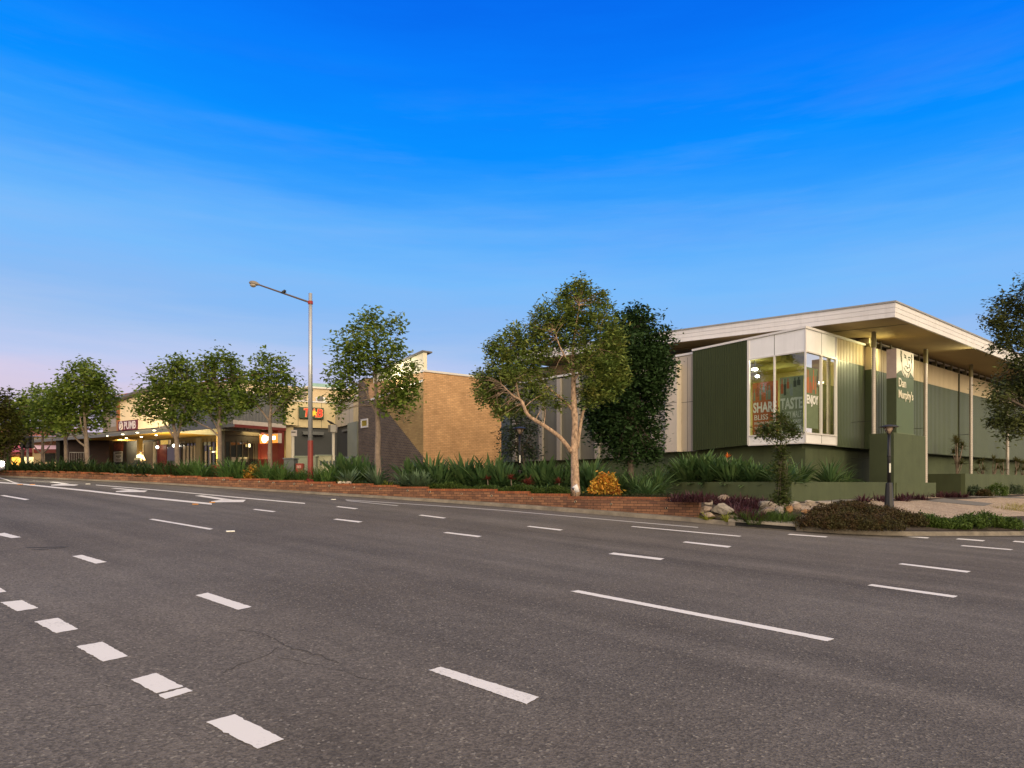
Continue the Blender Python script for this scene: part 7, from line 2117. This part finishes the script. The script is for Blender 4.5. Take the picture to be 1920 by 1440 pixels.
def traffic_signal():
    d = 35.0; b = W(52, 880, d); root = thing('traffic_signal', 'traffic signal with two black heads among the far left trees', 'traffic signal', b)
    mb = MB(); mb.tube([(b.x, d, b.z - .3), (b.x, d, W(52, 818, d).z)], .055, 10); mb.build('post', mat('signal_post', (.30, .29, .26), .5), root)
    for px in (46, 57):
        c = W(px, 829, d - .1); mb = MB(); mb.box((c.x, d - .1, c.z), .26, .2, .62); h = mb.build('signal_head', BLACKM, root, bevel=.02)
        mb = MB()
        for k in (-.2, 0, .2): mb.tube([(c.x, d - .2, c.z + k), (c.x, d - .34, c.z + k)], .085, 10, 0, True)
        mb.build('visor', BLACKM, h)
traffic_signal()
# storm drain lintel in the kerb
def drain():
    xs = np.linspace(road(1383, 990).x, road(1516, 999).x, 12)
    root = thing('storm_drain', 'concrete storm drain inlet with a dark slot in the kerb', 'drain', (xs[5], kerb_y(xs[5]), G(xs[5], kerb_y(xs[5]))))
    lid, slot, ends = MB(), MB(), MB()
    for i in range(len(xs) - 1):
        P = []
        for x in (xs[i], xs[i+1]):
            c = kerb_cos(x); t = unit((1, kerb_slope(x))); n = np.array([-t[1], t[0]]); p = np.array([x, kerb_y(x)]); P.append((p, n, G(*p)))
        (p0, n0, z0), (p1, n1, z1) = P
        def q(p, n, o, z): return (p[0] + n[0]*o, p[1] + n[1]*o, z)
        lid.hexa([q(p0, n0, -.10, z0 + .125), q(p1, n1, -.10, z1 + .125), q(p1, n1, .75, z1 + .15), q(p0, n0, .75, z0 + .15),
                  q(p0, n0, -.08, z0 + .20), q(p1, n1, -.08, z1 + .20), q(p1, n1, .75, z1 + .23), q(p0, n0, .75, z0 + .23)])
        m = ends if i in (0, len(xs) - 2) else slot
        o = -.085 if m is ends else -.05
        m.hexa([q(p0, n0, o, z0 + .004), q(p1, n1, o, z1 + .004), q(p1, n1, .2, z1 + .004), q(p0, n0, .2, z0 + .004),
                q(p0, n0, o, z0 + .1245), q(p1, n1, o, z1 + .1245), q(p1, n1, .2, z1 + .1245), q(p0, n0, .2, z0 + .1245)])
    lid.build('lintel', mat('drain_concrete', (.23, .205, .17), .9, var=.25, vscale=4, bump=.3), root)
    slot.build('slot', DARK, root); ends.build('end_block', CONC, root)
drain()

# ------------------------------------------------------------------ a person, two birds, a car
def skin_figure(name, verts, edges, radii, m, parent, og, sub=2):
    me = bpy.data.meshes.new(name); me.from_pydata([tuple(v) for v in verts], edges, [])
    o = bpy.data.objects.new(name, me); COL.objects.link(o)
    sk = o.modifiers.new('skin', 'SKIN'); sk.use_smooth_shade = True
    for i, r in enumerate(radii):
        me.skin_vertices[0].data[i].radius = r if hasattr(r, '__len__') else (r, r)
    me.skin_vertices[0].data[0].use_root = True
    ss = o.modifiers.new('sub', 'SUBSURF'); ss.levels = sub; ss.render_levels = sub
    dg = bpy.context.evaluated_depsgraph_get()
    m2 = bpy.data.meshes.new_from_object(o.evaluated_get(dg)); m2.name = name
    bpy.data.objects.remove(o)
    m2.materials.clear(); m2.materials.append(m)
    o = bpy.data.objects.new(name, m2); COL.objects.link(o)
    o.parent = parent; ORG[o.name] = og
    return o
def person():
    d = 45.0
    head = W(260.5, 846.5, d); seat_z = head.z - .78
    og = Vector((head.x, d, seat_z - .45))
    root = thing('person', 'seated person in a white shirt seen from behind the strappy plants', 'person', og)
    skin = mat('skin', (.30, .17, .11), .6); shirt = mat('white_shirt', (.50, .47, .41), .8, var=.1); trou = mat('dark_trousers', (.05, .05, .06), .8); hair = mat('dark_hair', (.015, .012, .010), .6)
    def L(x, y, z): return (x, y, z)
    # facing away and a little right (+y is away): pelvis .48 up, trunk leaning forward
    V = [L(0, 0, .50), L(0, .03, .66), L(.01, .06, .84), L(.02, .09, .98), L(.03, .12, 1.06), L(.04, .15, 1.14), L(.05, .17, 1.24),
         L(.19, .07, .95), L(.25, .16, .74), L(.22, .38, .66), L(.22, .46, .66), L(-.16, .10, .95), L(-.22, .22, .74), L(-.16, .42, .66), L(-.15, .50, .66),
         L(.10, .04, .48), L(.13, .42, .47), L(.13, .46, .10), L(.13, .58, .05), L(-.10, .04, .48), L(-.12, .42, .47), L(-.12, .46, .10), L(-.12, .58, .05)]
    E = [(0,1),(1,2),(2,3),(3,4),(4,5),(5,6),(3,7),(7,8),(8,9),(9,10),(3,11),(11,12),(12,13),(13,14),(0,15),(15,16),(16,17),(17,18),(0,19),(19,20),(20,21),(21,22)]
    Rr = [(.15,.11),(.14,.10),(.16,.11),(.15,.10),(.06,.055),(.075,.085),(.075,.085),(.06,.06),(.047,.045),(.036,.034),(.035,.02),(.06,.06),(.047,.045),(.036,.034),(.035,.02),(.09,.08),(.07,.07),(.048,.048),(.05,.03),(.09,.08),(.07,.07),(.048,.048),(.05,.03)]
    body = skin_figure('body', V, E, Rr, skin, root, og)
    body.data.materials.append(trou)
    for p in body.data.polygons:
        c = p.center
        if c.z < .60 and c.y < .52 and not (c.z > .55 and c.y > .25): p.material_index = 1
    # shirt: a slightly larger sleeve of cloth over trunk and upper arms
    SV = V[:4] + [L(.028, .11, 1.03)] + [V[7], V[8], L(.235, .24, .70), V[11], V[12], L(-.195, .29, .70)]
    SE = [(0,1),(1,2),(2,3),(3,4),(3,5),(5,6),(6,7),(3,8),(8,9),(9,10)]
    SR = [(.175,.135),(.165,.125),(.18,.13),(.17,.12),(.08,.07),(.08,.08),(.066,.062),(.058,.055),(.08,.08),(.066,.062),(.058,.055)]
    skin_figure('shirt', SV, SE, SR, shirt, root, og)
    skin_figure('hair', [L(.04, .14, 1.15), L(.045, .155, 1.22), L(.055, .18, 1.29)], [(0,1),(1,2)], [(.075,.07),(.088,.09),(.07,.075)], hair, root, og)
    # face details (turned away from the camera)
    mb = MB(); h = og + Vector((.05, .17, 1.22))
    mb.lathe((h.x + .002, h.y + .083, h.z - .03), [(.012, 0), (.016, .02), (.006, .045)], 8)
    mb.tube([h + Vector((.085, -.005, -.02)), h + Vector((.09, -.01, .03))], .016, 6); mb.tube([h + Vector((-.085, -.005, -.02)), h + Vector((-.09, -.01, .03))], .016, 6)
    mb.build('nose_and_ears', skin, root)
    mb = MB()
    for sx in (-.03, .03): mb.box(tuple(h + Vector((sx, .088, .012))), .022, .008, .01)
    mb.box(tuple(h + Vector((0, .086, -.058))), .04, .008, .01); mb.build('eyes_and_mouth', hair, root)
    # the chair
    ch = thing('chair', 'plain dark chair under the person in the white shirt', 'chair', og)
    bk = BLACKM
    mb = MB(); mb.box((og.x, og.y + .12, og.z + .40), .44, .44, .04); mb.build('seat', bk, ch, bevel=.01)
    mb = MB(); mb.box((og.x, og.y - .19, og.z + .66), .42, .025, .26); mb.build('backrest', bk, ch, bevel=.01)
    for sx in (-.2, .2):
        for sy, zt in ((-.19, .8), (.32, .38)):
            mb = MB(); mb.tube([(og.x + sx, og.y + sy, og.z - .05), (og.x + sx, og.y + sy, og.z + zt)], .014, 6); mb.build('leg', bk, ch)
person()
def bird(px, py, d, label, flip=1, sc=1.0):
    b = W(px, py, d); blk = mat('bird_black', (.015, .015, .016), .5)
    root = thing('bird', label, 'bird', b)
    def q(x, z, y=0): return tuple(Vector((flip * x * sc, y * sc, z * sc)))
    skin_figure('body', [q(0, .10), q(-.07, .06), q(.07, .14), q(.12, .18), q(.17, .175), q(-.15, .03), q(-.26, -.01)],
                [(0, 1), (0, 2), (2, 3), (3, 4), (1, 5), (5, 6)], [.06, .05, .05, .038, .010, .03, .014], blk, root, b)
    mb = MB()
    for y in (-.025, .025): mb.tube([b + Vector(q(0, .06, y)), b + Vector(q(.01, 0, y))], .006, 5)
    mb.build('leg', blk, root)
    mb = MB()
    for y in (-.05, .05):
        mb.poly([b + Vector(q(.05, .13, y)), b + Vector(q(-.02, .15, y * 1.3)), b + Vector(q(-.17, .05, y * .7)), b + Vector(q(-.03, .07, y * 1.3))])
    mb.build('wing', blk, root)
bird(620, 796.5, 33.6, 'dark bird perched on the pale grey meter box', -1, 1.1)
bird(532.5, 549.5, wall_pt(582)[1] + .62, 'small dark bird perched on the street lamp arm', 1, .55)

def car():
    c = W(-48, 906, 28.0); x0 = W(-2, 906, 27.6).x
    y = 27.2; z = G(x0 - 2, y)
    og = Vector((x0 - 2.1, y, z))
    root = thing('parked_car', 'silver car with its headlight lit at the left frame edge', 'car', og)
    pnt = mat('silver_paint', (.36, .36, .37), .3, metal=.5, var=.03); blk = BLACKM
    sec = [(-2.1, .45, .78), (-1.9, .30, .95), (-1.0, .24, .98), (0, .22, .98), (1.0, .24, .95), (1.7, .28, .84), (2.08, .36, .66)]
    def ring(x, zb, zt, w): return [(og.x + x, og.y - w, z + zb), (og.x + x, og.y - w * 1.03, z + (zb + zt) * .5), (og.x + x, og.y - w * .9, z + zt), (og.x + x, og.y + w * .9, z + zt), (og.x + x, og.y + w * 1.03, z + (zb + zt) * .5), (og.x + x, og.y + w, z + zb)]
    def loft(rings):
        mb = MB(); n = len(rings[0])
        for r in rings: mb.v += r
        for i in range(len(rings) - 1):
            for k in range(n): mb.f.append((i*n+k, i*n+(k+1) % n, (i+1)*n+(k+1) % n, (i+1)*n+k)); mb.m.append(0)
        mb.f += [tuple(range(n))[::-1], tuple((len(rings)-1)*n + k for k in range(n))]; mb.m += [0, 0]
        return mb
    loft([ring(x, b_, t_, .86 if abs(x) < 1.8 else .76) for x, b_, t_ in sec]).build('body', pnt, root, bevel=.03)
    cab = [(-1.75, .97, 1.0, .74), (-1.1, .98, 1.42, .66), (.1, .98, 1.46, .66), (.95, .95, .98, .74)]
    loft([ring(x, b_ - .02, t_, w) for x, b_, t_, w in cab]).build('cabin', GLASS_DK, root)
    mb = MB(); mb.hexa([(og.x - 1.15, og.y - .62, z + 1.44), (og.x + .15, og.y - .62, z + 1.47), (og.x + .15, og.y + .62, z + 1.47), (og.x - 1.15, og.y + .62, z + 1.44),
                        (og.x - 1.1, og.y - .58, z + 1.475), (og.x + .1, og.y - .58, z + 1.50), (og.x + .1, og.y + .58, z + 1.50), (og.x - 1.1, og.y + .58, z + 1.475)]); mb.build('roof', pnt, root)
    for sx in (-1.3, 1.35):
        for sy in (-.82, .82):
            mb = MB(); s = 1 if sy > 0 else -1
            mb.tube([(og.x + sx, og.y + sy - .1 * s, z + .31), (og.x + sx, og.y + sy + .1 * s, z + .31)], .31, 20); w = mb.build('wheel', blk, root)
            mb = MB(); mb.tube([(og.x + sx, og.y + sy + .09 * s, z + .31), (og.x + sx, og.y + sy + .108 * s, z + .31)], .19, 14); mb.build('rim', ALU, w)
    hl = glow_mat('headlight_glow', (1, .93, .72), 55)
    for sy in (-.58, .58):
        mb = MB(); mb.tube([(og.x + 2.02, og.y + sy, z + .58), (og.x + 2.13, og.y + sy, z + .58)], [.10, .085], 14); mb.build('headlight', hl, root)
    l = bpy.data.lights.new('headlight_beam', 'SPOT'); l.energy = 500; l.spot_size = R(70); l.spot_blend = .9; l.color = (1, .9, .68); l.shadow_soft_size = .1
    o = bpy.data.objects.new('headlight_beam', l); COL.objects.link(o); o.location = (og.x + 2.2, og.y + .3, z + .6)
    o.rotation_euler = (Vector((1, .12, -.04))).to_track_quat('-Z', 'Y').to_euler()
car()
